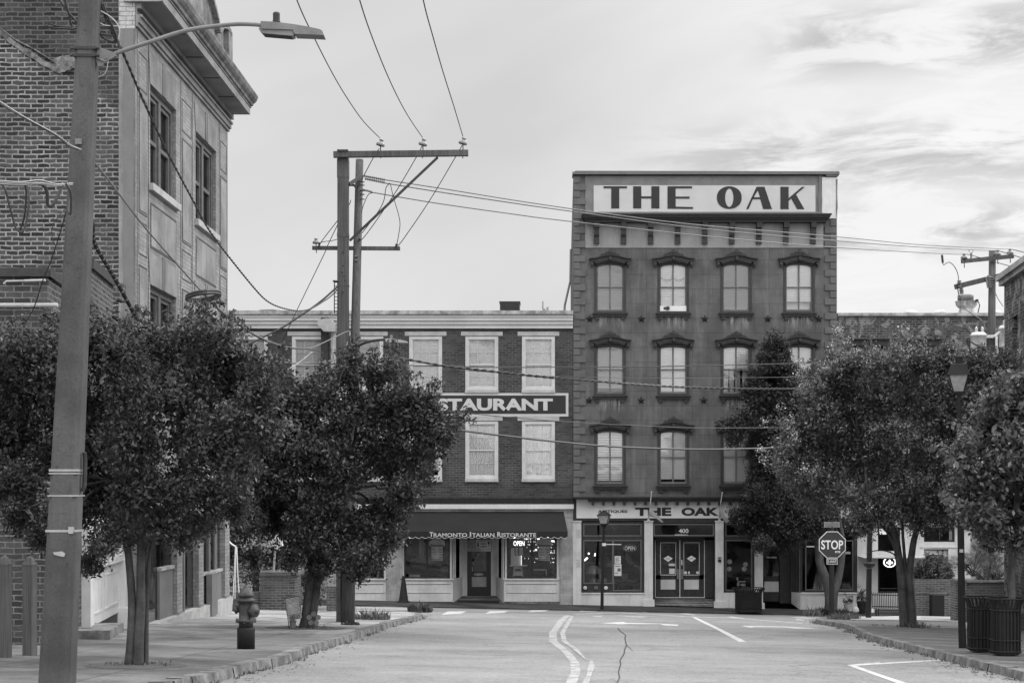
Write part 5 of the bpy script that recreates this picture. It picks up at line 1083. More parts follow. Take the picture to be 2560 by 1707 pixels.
# ---------------------------------------------------------------- utility poles
def polybox(q, a, b, wa, wb, ch=.2, mi=0, n=8):   # tapered chamfered square post from a to b (square corners cut by ch)
    a = Vector(a); b = Vector(b); vs = []
    for p, w in ((a, wa), (b, wb)):
        h = w/2; c = h*ch
        for x, y in ((-h+c,-h),(h-c,-h),(h,-h+c),(h,h-c),(h-c,h),(-h+c,h),(-h,h-c),(-h,-h+c)): vs.append((p.x+x, p.y+y, p.z))
    q.add(vs, [tuple(range(7,-1,-1)), tuple(range(8,16))]+[(k,(k+1)%8,(k+1)%8+8,k+8) for k in range(8)], mi)
PY = 14.0
up = thing('street_light_pole', 'big leaning grey concrete pole at left carrying a long curved street light arm', 'light pole', GY(147, PY, HK))
pt = P(228, -60, PY); pb = P(142, 1790, PY); pb.z = zg(pb.x, PY)+HK-.02
q = MB(); polybox(q, pb, pt, 79/F*PY, 46/F*PY, .30); q.build('pole', M['pole'], up)
def onp(y): t = (y-1790)/(-60-1790); return pb.lerp(pt, t)
for y, w in ((133, .20), (152, .205)):
    c = P(223, y, PY); q = MB(); c2 = onp(y); hw = (.20)/2; q.box(c2.x-hw, c2.x+hw, PY-hw, PY+hw, c2.z-.012, c2.z+.012)
    q.tube([(c2.x-hw-.03,PY-hw+.02,c2.z),(c2.x-hw+.01,PY-hw+.02,c2.z)], .012, 6); q.tube([(c2.x+hw+.03,PY-hw+.02,c2.z),(c2.x+hw-.01,PY-hw+.02,c2.z)], .014, 6); q.build('clamp', M['trim_dark'], up)
for y, t_ in ((1215, .010), (1280, .006), (1370, .010), (1223, .006)):
    c = onp(y); w = (46+(79-46)*(y+60)/1850)/F*PY+.008; q = MB(); q.box(c.x-w/2, c.x+w/2, PY-w/2, PY+w/2, c.z-t_, c.z+t_); q.build('band', M['steel'], up)
q = MB(); c = onp(1368); q.box(c.x+.075, c.x+.115, PY-.14, PY-.10, c.z-.03, c.z+.03); q.build('buckle', M['steel'], up)
q = MB(); c = onp(373); q.box(c.x+.0-.035, c.x+.02, PY-.125, PY-.09, c.z-.03, c.z+.02); q.build('cable_clip', M['metal'], up)
for y in (88, 229): 
    q = MB(); c = onp(y); 
    r_ = .011; q.add([(c.x-.006+r_*math.cos(k*math.pi/6), PY-(.5*(46+(33)*(y+60)/1850)/F*PY)-.002, c.z+r_*math.sin(k*math.pi/6)) for k in range(12)], [tuple(range(12))]); q.build('bolt_hole', M['crack'], up)
q = MB(); c = onp(1200); q.tube([P(211,1130,PY-.02)+Vector((0,0,0)), P(213,1150,PY), P(211,1215,PY), P(206,1228,PY)], .02, 8); q.build('conduit', M['trim_dark'], up)
AY = PY-.02
q = MB(); ap = [P(a, b, AY) for a, b in ((243,150),(262,147),(290,134),(330,120),(380,104),(430,87),(480,74),(530,67),(590,61),(640,62),(655,65))]; q.tube(smooth_line(ap, 4), .0185, 10); arm = q.build('arm', M['metal'], up, True)
q = MB(); q.prism([(P(a,b,AY).x, P(a,b,AY).z) for a, b in ((240,118),(250,120),(290,134),(292,142),(262,150),(256,166),(247,168),(240,150))], AY-.02, AY+.02); q.tube([P(241,145,AY-.03),P(262,154,AY-.03),P(285,143,AY-.03)], .01, 6); q.build('arm_bracket', M['metal'], up)
hd = MB(); pr = lambda l: [(P(a,b,AY).x, P(a,b,AY).z) for a, b in l]
z5 = lambda l: [(600+a/3.733, b/3.733) for a, b in l]
hd.prism(pr(z5([(205,222),(340,228),(520,252),(640,272),(755,297),(778,312),(791,352),(690,347),(520,340),(505,300),(215,292)])), AY-.075, AY+.075)
hd.prism(pr(z5([(183,285),(195,300),(222,330),(490,354),(512,345),(505,300),(215,292),(200,275)])), AY-.06, AY+.06)
hd.prism(pr(z5([(200,230),(215,222),(215,292),(190,285)])), AY-.05, AY+.05)
head = hd.build('lamp_head', M['metal'], up)
q = MB(); q.prism(pr(z5([(225,331),(488,354),(485,358),(228,336)])), AY-.05, AY+.05); q.build('lens', M['trim_dark'], head)
q = MB(); ph = P(*z5([(340,225)])[0], AY); k_ = AY/F/3.733
q.lathe([(28*k_,-2*k_),(28*k_,14*k_),(37*k_,16*k_),(36*k_,28*k_),(33*k_,30*k_),(33*k_,95*k_),(28*k_,105*k_),(10*k_,108*k_)], ph, 16); q.build('photocell', M['black'], head)

# twin poles carrying the cross-arms
up2 = thing('square_utility_pole', 'dark square utility pole with long top crossarm, diagonal brace and three insulators', 'utility pole', GY(857, 34.5, HK))
q = MB(); a = P(857,1572,34.5); a.z = zg(a.x,34.5)+HK-.03; b = P(858.2,394,34.5)
polybox(q, a, b, 27/F*34.5, 26.4/F*34.5, .06); q.build('pole', M['wood_pole'], up2)
for y0_, y1_ in ((400,446),(584,594),(712,716)):
    q = MB(); c0 = P(858,y0_,34.5); c1 = P(858,y1_,34.5); w = 27.8/F*34.5; q.box(c0.x-w/2, c0.x+w/2, 34.5-w/2, 34.5+w/2, c1.z, c0.z); q.build('pole_sleeve', M['wood_pole'], up2)
q = MB(); c0 = P(846,1571,34.5); q.box(P(841,1500,34.3).x, P(850,1500,34.3).x, 34.26, 34.37, a.z, P(845,1330,34.3).z); q.build('conduit', M['metal'], up2)
TY = 34.33
q = MB(); q.bar(P(834,387,TY), P(1170.5,383,TY), .12, 14.5/F*TY); arm2 = q.build('top_crossarm', M['wood_pole'], up2)
q = MB(); q.box(P(844,376,TY).x, P(871,376,TY).x, TY-.1, TY+.12, P(0,379.6,TY).z, P(0,376,TY).z); q.build('pole_cap', M['wood_pole'], up2)
q = MB(); q.bar(P(874,602,TY-.02), P(1094,394,TY-.02), .05, .045, up=(0,1,0)); q.build('brace', M['trim_dark'], up2)
def insulator(par, x, y, Y, tilt=.2, s=1.0):
    q = MB(); c = P(x, y, Y); r = 11/F*Y*s
    q.m = Matrix.Translation(c) @ Matrix.Rotation(tilt, 4, 'Y')
    q.lathe([(r*.2,-.0),(r*.95,-r*.25),(r*1.02,-.02),(r*.9,r*.35),(r*.5,r*.62),(r*.38,r*.7),(r*.38,r*.95),(r*.55,r*1.0),(r*.5,r*1.15),(r*.3,r*1.3),(0,r*1.4)], (0,0,0), 14)
    o = q.build('insulator', M['porcelain'], par, True)
    q = MB(); q.tube([(c.x,c.y,c.z+r*.2),(c.x+.01,c.y,c.z-r*2.9)], r*.13, 6); q.build('pin', M['trim_dark'], o)
    return o
for x, y in ((951,362),(1057,361),(1157,358)): insulator(up2, x, y, TY, .25)
for x in (849, 952, 1056, 1157, 1094):
    q = MB(); q.tube([P(x,391,TY-.07),P(x,396,TY-.07)], .012, 6); q.build('bolt', M['trim_dark'], up2)
for x, y in ((858,630),(856,680),(860,690),(857,730),(858,664),(862,700)):
    q = MB(); c = P(x,y,34.38); q.box(c.x-.012, c.x+.012, 34.365, 34.39, c.z-.012, c.z+.012); q.build('bolt', M['crack'], up2)
# cable steps and hanging slack beside the pole
q = MB(); 
for y in range(706, 792, 9): q.tube([P(836,y,34.3),P(846,y,34.3)], .008, 4)
q.tube([P(836,700,34.3),P(836,784,34.3)], .012, 5); q.tube([P(832,703,34.3),P(847,703,34.3)], .02, 5); q.build('cable_rack', M['trim_dark'], up2)
up3 = thing('round_utility_pole', 'round weathered wooden utility pole leaning beside the square pole', 'utility pole', GY(869, 34.05, HK))
q = MB(); a = P(869,1572,34.05); a.z = zg(a.x,34.05)+HK-.03; m1 = P(887.5,860,34.5); b = P(899,400,34.95)
q.tube([a, a.lerp(m1,.35), m1, b], [.155,.125,.10,.085], 14); q.build('pole', M['wood_pole'], up3, True)
LYa = 34.95+.0
q = MB(); q.bar(P(781,620,34.75), P(1000,621.5,34.75), .09, 9/F*34.75); q.build('lower_crossarm', M['wood_pole'], up3)
insulator(up3, 790, 607, 34.75, 0.0, .8)
q = MB(); q.tube([P(989,622,34.6),P(992,610,34.6)], .03, 6); q.tube([P(796,619,34.6),P(800,607,34.6)], .022, 6); q.tube([P(895,605,34.6),P(900,596,34.6)], .022, 6); q.build('clamp', M['trim_dark'], up3)
q = MB(); q.bar(P(873,461,34.5), P(905,440,34.9), .06, .07); q.prism([(P(x,y,34.8).x,P(x,y,34.8).z) for x, y in ((873,460),(888,463),(888,472),(884,466),(873,466))], 34.7, 34.8); q.build('bracket_arm', M['wood_pole'], up3)
for (xa, ya, xb, yb) in ((910,440,963,450),(912,447,962,457),(906,474,930,480)):
    q = MB(); n = 11 if xb > 940 else 5
    A_ = P(xa,ya,34.5); B_ = P(xb,yb,34.5); pts = []; rs = []
    for k in range(n*2+1):
        pts.append(A_.lerp(B_, k/(n*2))); rs.append(.033 if k % 2 else .012)
    q.tube(pts, rs, 8); q.build('strain_insulator', M['porcelain'] if False else M['metal'], up3)
for y in (455, 463, 477, 486, 498):
    q = MB(); q.tube([P(900,y,34.8),P(911,y+.5,34.7)], .012, 5); q.build('bolt', M['trim_dark'], up3)
for y in (640, 650, 700):
    q = MB(); c = P(891,y,34.6); q.box(c.x-.035, c.x+.035, 34.58-.0, 34.62, c.z-.02, c.z+.02); q.build('tag_plate', M['metal'], up3)
# second street light on the round pole
q = MB(); q.tube(smooth_line([P(893,866,34.3),P(915,856,34.2),P(940,850.5,34.2),P(966,849,34.2)], 4), .03, 8); q.build('lamp_arm', M['trim_dark'], up3, True)
q = MB(); q.prism([(P(x,y,34.2).x,P(x,y,34.2).z) for x, y in ((964,847.5),(985,847),(1005,851),(1018,854),(1019.5,857),(1005,857),(990,856),(966,855.5))], 34.1, 34.32); lh = q.build('lamp_head', M['steel'], up3)
q = MB(); q.lathe([(.035,0),(.035,.06),(.02,.08)], P(978,847,34.2), 10); q.build('photocell', M['metal'], lh)
# wooden pole with transformers at right
Y3 = 48.0
up4 = thing('transformer_pole', 'wooden pole with two pale transformers rising behind the right hand trees', 'utility pole', GY(2470, Y3, HK))
q = MB(); a = P(2470,1560,Y3); a.z = zg(a.x,Y3); q.tube([a, P(2479,840,Y3), P(2481,627,Y3)], [.16,.115,.105], 14); q.build('pole', M['wood_pole'], up4, True)
q = MB(); q.bar(P(2403,653.5,Y3-.16), P(2534,640.5,Y3-.16), .09, .12); q.build('upper_crossarm', M['wood_pole'], up4)
q = MB(); q.bar(P(2387,717.5,Y3-.16), P(2575,671,Y3-.16), .11, .15); q.build('lower_crossarm', M['wood_pole'], up4)
for x, y in ((2410,644.5),(2494,635.5),(2525,632.5)): insulator(up4, x, y, Y3-.16, 0, .78)
q = MB(); q.tube([P(2428,650,Y3-.2),P(2428,632,Y3-.2)], .03, 6); q.tube([P(2424,632,Y3-.2),P(2422,626,Y3-.2),P(2428,623,Y3-.2),P(2433,627,Y3-.2),P(2430,632,Y3-.2)], .01, 5); q.build('arrester', M['metal'], up4)
q = MB()
for i, (x, y) in enumerate(((2398,708),(2400,718),(2403,726),(2404,733))): q.lathe([(.04,0),(.075,.03),(.04,.06),(.075,.09),(.04,.11)], P(x,y+2,Y3-.28), 8)
q.tube([P(2394,722,Y3-.28),P(2397,738,Y3-.28),P(2402,741,Y3-.28)], .02, 5); q.build('fuse_cutout', M['metal'], up4)
q = MB(); q.tube([P(2472,688,Y3-.3),P(2476,718,Y3-.3)], .05, 8); q.tube([P(2465,692,Y3-.3),P(2470,720,Y3-.3)], .03, 6)
for y in (696,702,708,714): q.lathe([(.04,0),(.10,.02),(.04,.05)], P(2477,y,Y3-.3), 10)
q.build('fuse_cutout', M['metal'], up4)
for x, y0_, y1_ in ((2446,837,872),(2516,820,868)):
    q = MB(); c = P(x, y1_, Y3-.25); r = 19/F*Y3; h = (y1_-y0_)/F*Y3
    q.lathe([(0,0),(r*.95,0),(r,.03),(r,h-.05),(r*1.05,h-.05),(r*1.05,h),(r*.8,h+.07),(0,h+.09)], c, 24); t_ = q.build('transformer', M['tank'], up4, True)
    for dx_, hh in ((-5,.26),(10,.30)):
        q = MB(); cc = P(x+dx_, y0_-1, Y3-.35); pr_ = [(.03,0)]
        for k in range(4): pr_ += [(.055,.03+k*.05),(.03,.055+k*.05)]
        q.lathe(pr_+[(.02,.24)], cc, 10); q.build('bushing', M['tank'], t_, True)
q = MB(); q.bar(P(2461,841,Y3-.2), P(2484,841,Y3-.2), .1, .09); q.bar(P(2484,841,Y3-.25), P(2500,829,Y3-.3), .05, .07); q.box(P(2482,0,Y3).x, P(2487,0,Y3).x, Y3-.3, Y3-.25, P(0,873,Y3).z, P(0,843,Y3).z); q.build('mounting_bracket', M['tank'], up4)

# ---------------------------------------------------------------- wires
def wire(name, pts, label, cat='cable', r=.012, mat='wire', n=6, group=None, k=6, twist=0., smooth=True):
    pts = smooth_line([Vector(p) for p in pts], k) if smooth and len(pts) > 2 else [Vector(p) for p in pts]
    q = MB()
    if twist:
        m = len(pts); 
        # resample finely
        fine = []; 
        for i in range(m-1):
            L0 = (pts[i+1]-pts[i]).length; c = max(1, int(L0/(twist/6)))
            for j in range(c): fine.append(pts[i].lerp(pts[i+1], j/c))
        fine.append(pts[-1]); acc = 0.
        for ph0 in (0, math.pi):
            st = []; acc = 0
            for i, p in enumerate(fine):
                if i: acc += (p-fine[i-1]).length
                t = (fine[min(i+1,len(fine)-1)]-fine[max(i-1,0)]).normalized(); s1 = t.cross(Vector((0,0,1))).normalized(); s2 = s1.cross(t)
                an = acc/twist*2*math.pi+ph0; st.append(p+(s1*math.cos(an)+s2*math.sin(an))*r*.8)
            q.tube(st, r*.85, 5)
    else: q.tube(pts, r, n)
    o = q.build(name, M[mat]); tag(o, label, cat, group); return o
def PP(l, Y0, Y1):      # pixel path whose distance runs from Y0 to Y1 (linear in 1/Y along the length)
    d = [0]
    for i in range(1, len(l)): d.append(d[-1]+math.hypot(l[i][0]-l[i-1][0], l[i][1]-l[i-1][1]))
    return [P(a, b, 1/((1-s/d[-1])/Y0+(s/d[-1])/Y1)) for (a, b), s in zip(l, d)]
wn = ['leftmost', 'middle', 'rightmost']
for i, (X, pts) in enumerate(((-3.48, [(742,0),(785,94),(830,182),(868,246),(908,303),(949,345)]), (-2.54, [(899,0),(937.5,112.5),(980,214),(1018,287),(1056,344)]), (-1.64, [(1058,0),(1082,91),(1109,185),(1136,270.6),(1157,341)]))):
    v = []
    for j, (a, b) in enumerate(pts):
        Y = X*F/(a-CX); v.append(P(a, b, Y if j < len(pts)-1 else TY))
    first = v[0]; d0 = v[0]-v[1]; v = [first+d0*1.0+Vector((0,0,.25)), ]+v
    wire('power_line', v, f'{wn[i]} of the three black wires rising from the top crossarm out of the picture', 'wire', .0095, 'wire', group='three wires above the square pole')
dn = [([(948,372),(933,395),(891,475)], 'wire running down left from the left insulator to behind the poles'), ([(1055,366),(1041,393),(983,490),(918,583),(899,603)], 'wire slanting down from the middle insulator to the round pole'), ([(1155,364),(1141,389),(1075,500),(1014,590),(995,615)], 'wire slanting down from the right insulator to the lower crossarm')]
for l, lb_ in dn: wire('jumper_wire', PP(l, 34.3, 34.7), lb_, 'wire', .009)
wire('jumper_wire', PP([(877,500),(868,520),(814,590),(798,612)], 34.75, 34.65), 'short wire from behind the square pole down to the left crossarm end', 'wire', .009)
wire('guy_wire', PP([(845,560),(820,612),(809,638),(742,776),(718,828),(700,866)], 34.6, 38), 'thin guy wire dropping left from the twin poles into the tree', 'wire', .010)
wire('jumper_wire', PP([(797,608),(812,604),(830,602),(846,597)], 34.7, 34.6), 'short curved jumper from the small left insulator to the square pole', 'wire', .008)
wire('jumper_wire', PP([(975,458),(965,470),(960,500),(945,530),(905,583)], 34.5, 34.6), 'thin looping jumper hanging left of the strain insulators', 'wire', .009)
wire('jumper_wire', PP([(976,460),(984,495),(996,535),(1000,560),(997,585),(992,612)], 34.5, 34.6), 'long curved jumper from strain insulators to the right end of the lower crossarm', 'wire', .009)
wire('jumper_wire', PP([(932,482),(920,488),(908,515),(904,532)], 34.5, 34.6), 'small curved jumper just right of the round pole', 'wire', .008)
for l, nm in (([(963,450),(1120,474),(1277,499.5),(1400,518),(1432,522.5),(1524,535.5),(1740,562),(2092,592),(2290,611),(2468,620.5),(2525,623)], 'upper'), ([(962,458),(1110,482),(1280,507.5),(1400,524.6),(1740,570),(2060,599.5),(2290,617),(2442.6,625),(2494,626)], 'middle'), ([(930,481),(1090,508),(1280,535),(1400,550.6),(1740,588),(2060,616.6),(2353,634),(2409.5,635)], 'lowest')):
    pts = PP(l, 34.5, Y3-.16); wire('power_line', pts, f'{nm} of three long wires crossing before the lettered parapet to the transformer pole', 'wire', .0135, 'wire_lit', group='three wires crossing the tall building')
wire('power_line', PP([(2525,623),(2545,627),(2620,648)], Y3-.16, 40), 'upper wire leaving the transformer pole to the right edge', 'wire', .013)
wire('power_line', PP([(2494,627),(2520,634),(2640,672)], Y3-.16, 40), 'middle wire leaving the transformer pole to the right edge', 'wire', .013)
wire('power_line', PP([(2410,636),(2425,637),(2445,643),(2520,664),(2552,673)], Y3-.16, 44), 'lower wire passing behind the transformer pole toward the corner building', 'wire', .012)
wire('jumper_wire', PP([(2355,636),(2356,652),(2359,662),(2366,658),(2374,656),(2385,665),(2394,683),(2397,705)], Y3-.3, Y3-.3), 'thin curled jumper with small switch hanging left of the transformer pole', 'wire', .012)
q = MB(); q.tube([P(2355,638,Y3-.3),P(2357,657,Y3-.3)], .035, 8); tag(q.build('line_switch', M['trim_dark']), 'small dark switch hanging from the lowest long wire left of the transformer pole', 'switch')
wire('jumper_wire', PP([(2406,740),(2408,765),(2430,785),(2446,794),(2458,806),(2463,822)], Y3-.3, Y3-.35), 'curved lead from the fuse down to the left transformer', 'wire', .014, 'wire_lit')
wire('service_cable', PP([(2418,850),(2424,852),(2440,862),(2465,867),(2492,866)], Y3-.5, Y3-.5), 'dark cable sagging across the left transformer', 'cable', .022)
wire('jumper_wire', PP([(2486,725),(2494,745),(2508,766)], Y3, Y3), 'thin wire between the wooden pole and the corner brick building', 'wire', .01)
# low cables over the street
low = [([(975,893),(1028,900),(1105,913.6),(1255,931),(1382,944),(1498,953),(1584,960),(1706,967.5),(1859,971.5),(2012,970.6),(2110,965)], 34.4, 47, .022, 'thick shiny low cable crossing the middle windows of the tall building', .5),
       ([(1130,1072),(1170,1078),(1311,1095),(1400,1104.7),(1522,1115.4),(1706,1122.4),(1859,1121.5),(1994,1116),(2100,1108)], 36, 47, .026, 'lowest thick cable crossing the lower windows of the tall building', 0),
       ([(697,908),(838,910),(1000,912.7),(1243,918),(1400,917.3),(1675,915.5),(2089,905.7),(2200,900)], 36, 48, .014, 'thin straight cable level with the blinds of the middle windows', 0),
       ([(1120,1026),(1170,1033),(1400,1053),(1645,1066),(1767,1069.5),(2012,1068),(2120,1064)], 36, 47, .011, 'thin cable crossing just above the lowest window hoods', 0),
       ([(1150,925),(1300,935),(1400,941),(1706,945),(2120,941)], 37, 47, .008, 'faint thin wire just above the thick shiny cable', 0)]
for l, a, b, r, lb_, tw in low: wire('street_cable', PP(l, a, b), lb_, 'cable', r, 'wire', twist=tw)
# cables at the left
wire('aerial_cable', PP([(250,-20),(262,40),(285,90),(308,134),(345,221),(381,301),(428,399),(490,515),(519,569),(566,634),(640,725),(672,755),(707,770),(747,777),(778,771),(807,754),(826,741),(845,722)], 14.2, 34.2), 'thick twisted black cable sagging from the concrete pole to the twin poles', 'cable', .0105, 'wire', twist=.36)
wire('aerial_cable', PP([(236,406),(268,446),(357,562),(435,652),(504,729),(540,766),(600,814),(659,847),(719,867),(773,870),(814,854),(859,832),(876,826)], 14.2, 34.1), 'pale cable sagging from the concrete pole below the coiled loop', 'cable', .010, 'wire_lit')
wire('aerial_cable', PP([(505,730),(566,790),(659,850),(719,869),(773,873),(808,882)], 19, 34.0), 'second dark strand running along the pale cable under the coil', 'cable', .013)
q = MB(); c = [P(508+42*math.cos(t)-6*math.sin(t)*0, 743-5*math.cos(t)+9*math.sin(t), 19+.9*math.sin(t)) for t in [k*math.pi/16 for k in range(33)]]; q.tube(c, .020, 6); q.tube([p+Vector((0,0,.03)) for p in c], .018, 6); q.tube([P(508,735,19.5),P(509,800,19.5)], .004, 4); tag(q.build('cable_coil', M['wire']), 'flat oval coil of spare cable hanging before the pale facade', 'cable coil')
wire('aerial_cable', PP([(0,254),(60,292),(140,336),(175,362),(203,374)], 11, 13.85), 'bright cable running from the left edge to the clip on the concrete pole', 'cable', .0048, 'wire_white')
wire('aerial_cable', PP([(0,260),(62,297),(142,341),(170,365),(196,374)], 11, 13.85), 'dark cable right beneath the bright one at the left edge', 'cable', .006)
wire('aerial_cable', PP([(615,865),(659,842),(707,818),(745,793),(778,771),(812,745),(845,715)], 33, 34.2), 'black cable climbing right from the left tree to the twin poles', 'cable', .022)
wire('aerial_cable', PP([(585,886),(640,896),(695,904),(754,908),(826,902),(868,884)], 32, 34.0), 'low pale cable skimming the top of the second tree', 'cable', .016, 'wire_lit')
wire('aerial_cable', PP([(708,930),(745,908),(780,880)], 31, 31.5), 'short pale cable end poking from the top of the second tree', 'cable', .010, 'wire_white')
sl = PP([(231.8,560),(234.7,605),(264,658),(293.4,708),(331.6,778),(345,800)], 14.2, 16.2)
o = wire('sleeved_cable', sl, 'thick dark sleeved cable running down from the concrete pole into the tree', 'cable', .021, 'rubber')
q = MB(); s2 = smooth_line(sl, 8)
for i in range(4, len(s2)-1, 2): q.tube([s2[i], s2[i].lerp(s2[i+1], .3)], .0235, 6)
q.build('sleeve_band', M['wire_lit'], o)
q = MB()
for k in range(6):
    off = k*2.2; q.tube(smooth_line([P(-20,450+off,13.2),P(50,455+off*.8,13.3),P(100,452+off+random.uniform(-3,3),13.4),P(140,460+off*.5,13.6),P(182,458+off*.5,13.85)], 5), .0048, 5, k % 2)
tag(q.build('cable_bundle', [M['wire_white'], M['wire']]), 'bundle of pale and dark cables strapped across to the left side of the concrete pole', 'cable bundle')
z8 = lambda l: [(a/3.408, 400+b/3.408) for a, b in l]
for l, r, lb_ in (([(-40,190),(20,215),(50,270),(75,370),(105,480),(130,570),(175,617),(205,590),(230,500),(245,380),(240,260),(215,200)], .010, 'large black cable loop drooping against the old brick wall'), ([(205,195),(222,250),(220,360),(210,470),(190,550),(165,600)], .009, 'inner strand of the large drooping cable loop'), ([(330,195),(385,235),(402,300),(405,370),(430,395),(460,370),(500,290),(530,215)], .015, 'short fat cable loop hanging beside the concrete pole'), ([(560,200),(600,270),(605,380),(600,460),(580,430),(590,330)], .010, 'tangled strand hanging tight against the left side of the concrete pole')):
    wire('cable_loop', PP(z8(l), 13.5, 13.7), lb_, 'cable loop', r)
wire('drop_wire', PP(z8([(590,340),(530,560),(480,720),(420,900),(370,1010),(300,1230),(240,1350),(140,1520),(60,1640)]), 13.9, 20), 'thin dark wire falling from the cable bundle toward the low brick parapet', 'wire', .006)
wire('drop_wire', PP(z8([(575,400),(500,480),(450,560),(445,660),(480,740),(540,745),(590,680)]), 13.9, 14), 'fine curly wire left of the concrete pole', 'wire', .003)
z0 = lambda l: [(a/6.03, b/6.03) for a, b in l]
for l, r, mt, lb_ in (([(880,-40),(960,90),(1040,200),(1120,290),(1200,375)], .009, 'wire', 'dark cable reaching the concrete pole from the top left'), ([(970,-40),(1000,100),(1040,220),(1070,360),(1090,400)], .010, 'wire', 'dark cable dropping to the fork left of the concrete pole'), ([(690,385),(800,425),(920,430),(1080,440),(1200,430)], .010, 'wire', 'forked dark cable stub pointing left from the concrete pole'), ([(760,360),(850,395),(1000,410),(1090,430)], .007, 'wire', 'upper strand of the forked cable stub'),
                      ([(1515,0),(1560,150),(1640,320),(1720,480),(1770,600),(1800,700)], .013, 'wire', 'dark cable dropping right of the concrete pole top'), ([(1520,170),(1640,240),(1750,340),(1800,450),(1790,560),(1760,700)], .006, 'wire_white', 'white wire arcing down to the lamp arm bracket'), ([(1510,350),(1580,385),(1700,395),(1850,405)], .005, 'wire_white', 'white wire running level above the lamp arm'), ([(1515,310),(1600,300),(1700,320),(1790,380)], .008, 'wire', 'dark cable curl above the lamp arm'), ([(1515,515),(1620,530),(1740,545),(1780,520)], .011, 'wire', 'fat short cable just above the arm bracket'), ([(1520,540),(1600,600),(1700,630)], .009, 'wire', 'short cable stub under the fat one'), ([(1560,60),(1620,230),(1700,400),(1750,520),(1790,690),(1850,800)], .007, 'wire', 'thin strand beside the cable over the lamp arm bracket'),
                      ([(1480,1165),(1560,1130),(1610,1050),(1640,900),(1740,830)], .003, 'wire_white', 'thin white wire curling under the lamp arm')):
    wire('loose_cable', PP(z0(l), 14.05, 14.15), lb_, 'cable', r, mt)

# ---------------------------------------------------------------- trees
def leafmesh(name, mat, C, sig, per, size, parent, up=.35, elong=.5, seed=1, axis=None):
    rng = np.random.RandomState(seed)
    C = np.asarray(C, float); n = len(C)*per
    cen = np.repeat(C, per, 0); sg = np.repeat(np.asarray(sig, float), per)[:, None]
    off = rng.normal(0, 1, (n, 3)); off /= np.maximum(1, np.linalg.norm(off, axis=1)/1.8)[:, None]
    if axis is not None:
        t = rng.uniform(0, 1, (n, 1))**.8; ax = np.repeat(np.asarray(axis, float), per, 0)
        p = cen+ax*t+np.array([0, 0, -.22])*np.linalg.norm(ax, axis=1)[:, None]*t*t+off*sg*(.45+.9*np.sin(t*3.0))
    else: p = cen+off*sg*np.array([1, 1, .75])
    d = rng.normal(0, 1, (n, 3)); d[:, 2] -= .25
    if axis is not None: d += ax/np.maximum(1e-6, np.linalg.norm(ax, axis=1))[:, None]*.9
    d /= np.linalg.norm(d, axis=1)[:, None]
    nn = rng.normal(0, 1, (n, 3)); nn[:, 2] = np.abs(nn[:, 2])+up; s = np.cross(d, nn); s /= np.linalg.norm(s, axis=1)[:, None]
    L_ = (np.repeat(np.asarray(size, float), per) if np.ndim(size) else size)*rng.uniform(.6, 1.3, n); L_ = L_[:, None]; nrm = np.cross(s, d)
    a = p-d*L_*.5; b = p+s*L_*elong*.5+nrm*L_*.09; c = p+d*L_*.5; e = p-s*L_*elong*.5+nrm*L_*.09
    V = np.stack([a, b, c, e], 1).reshape(-1, 3)
    me = bpy.data.meshes.new(name); me.vertices.add(4*n); me.vertices.foreach_set('co', V.ravel().astype(np.float32))
    me.loops.add(4*n); me.loops.foreach_set('vertex_index', np.arange(4*n, dtype=np.int32)); me.polygons.add(n)
    me.polygons.foreach_set('loop_start', np.arange(0, 4*n, 4, dtype=np.int32)); me.polygons.foreach_set('loop_total', np.full(n, 4, np.int32)); me.update(calc_edges=True)
    me.materials.append(mat); o = bpy.data.objects.new(name, me); S.collection.objects.link(o)
    if parent: setpar(o, parent)
    return o
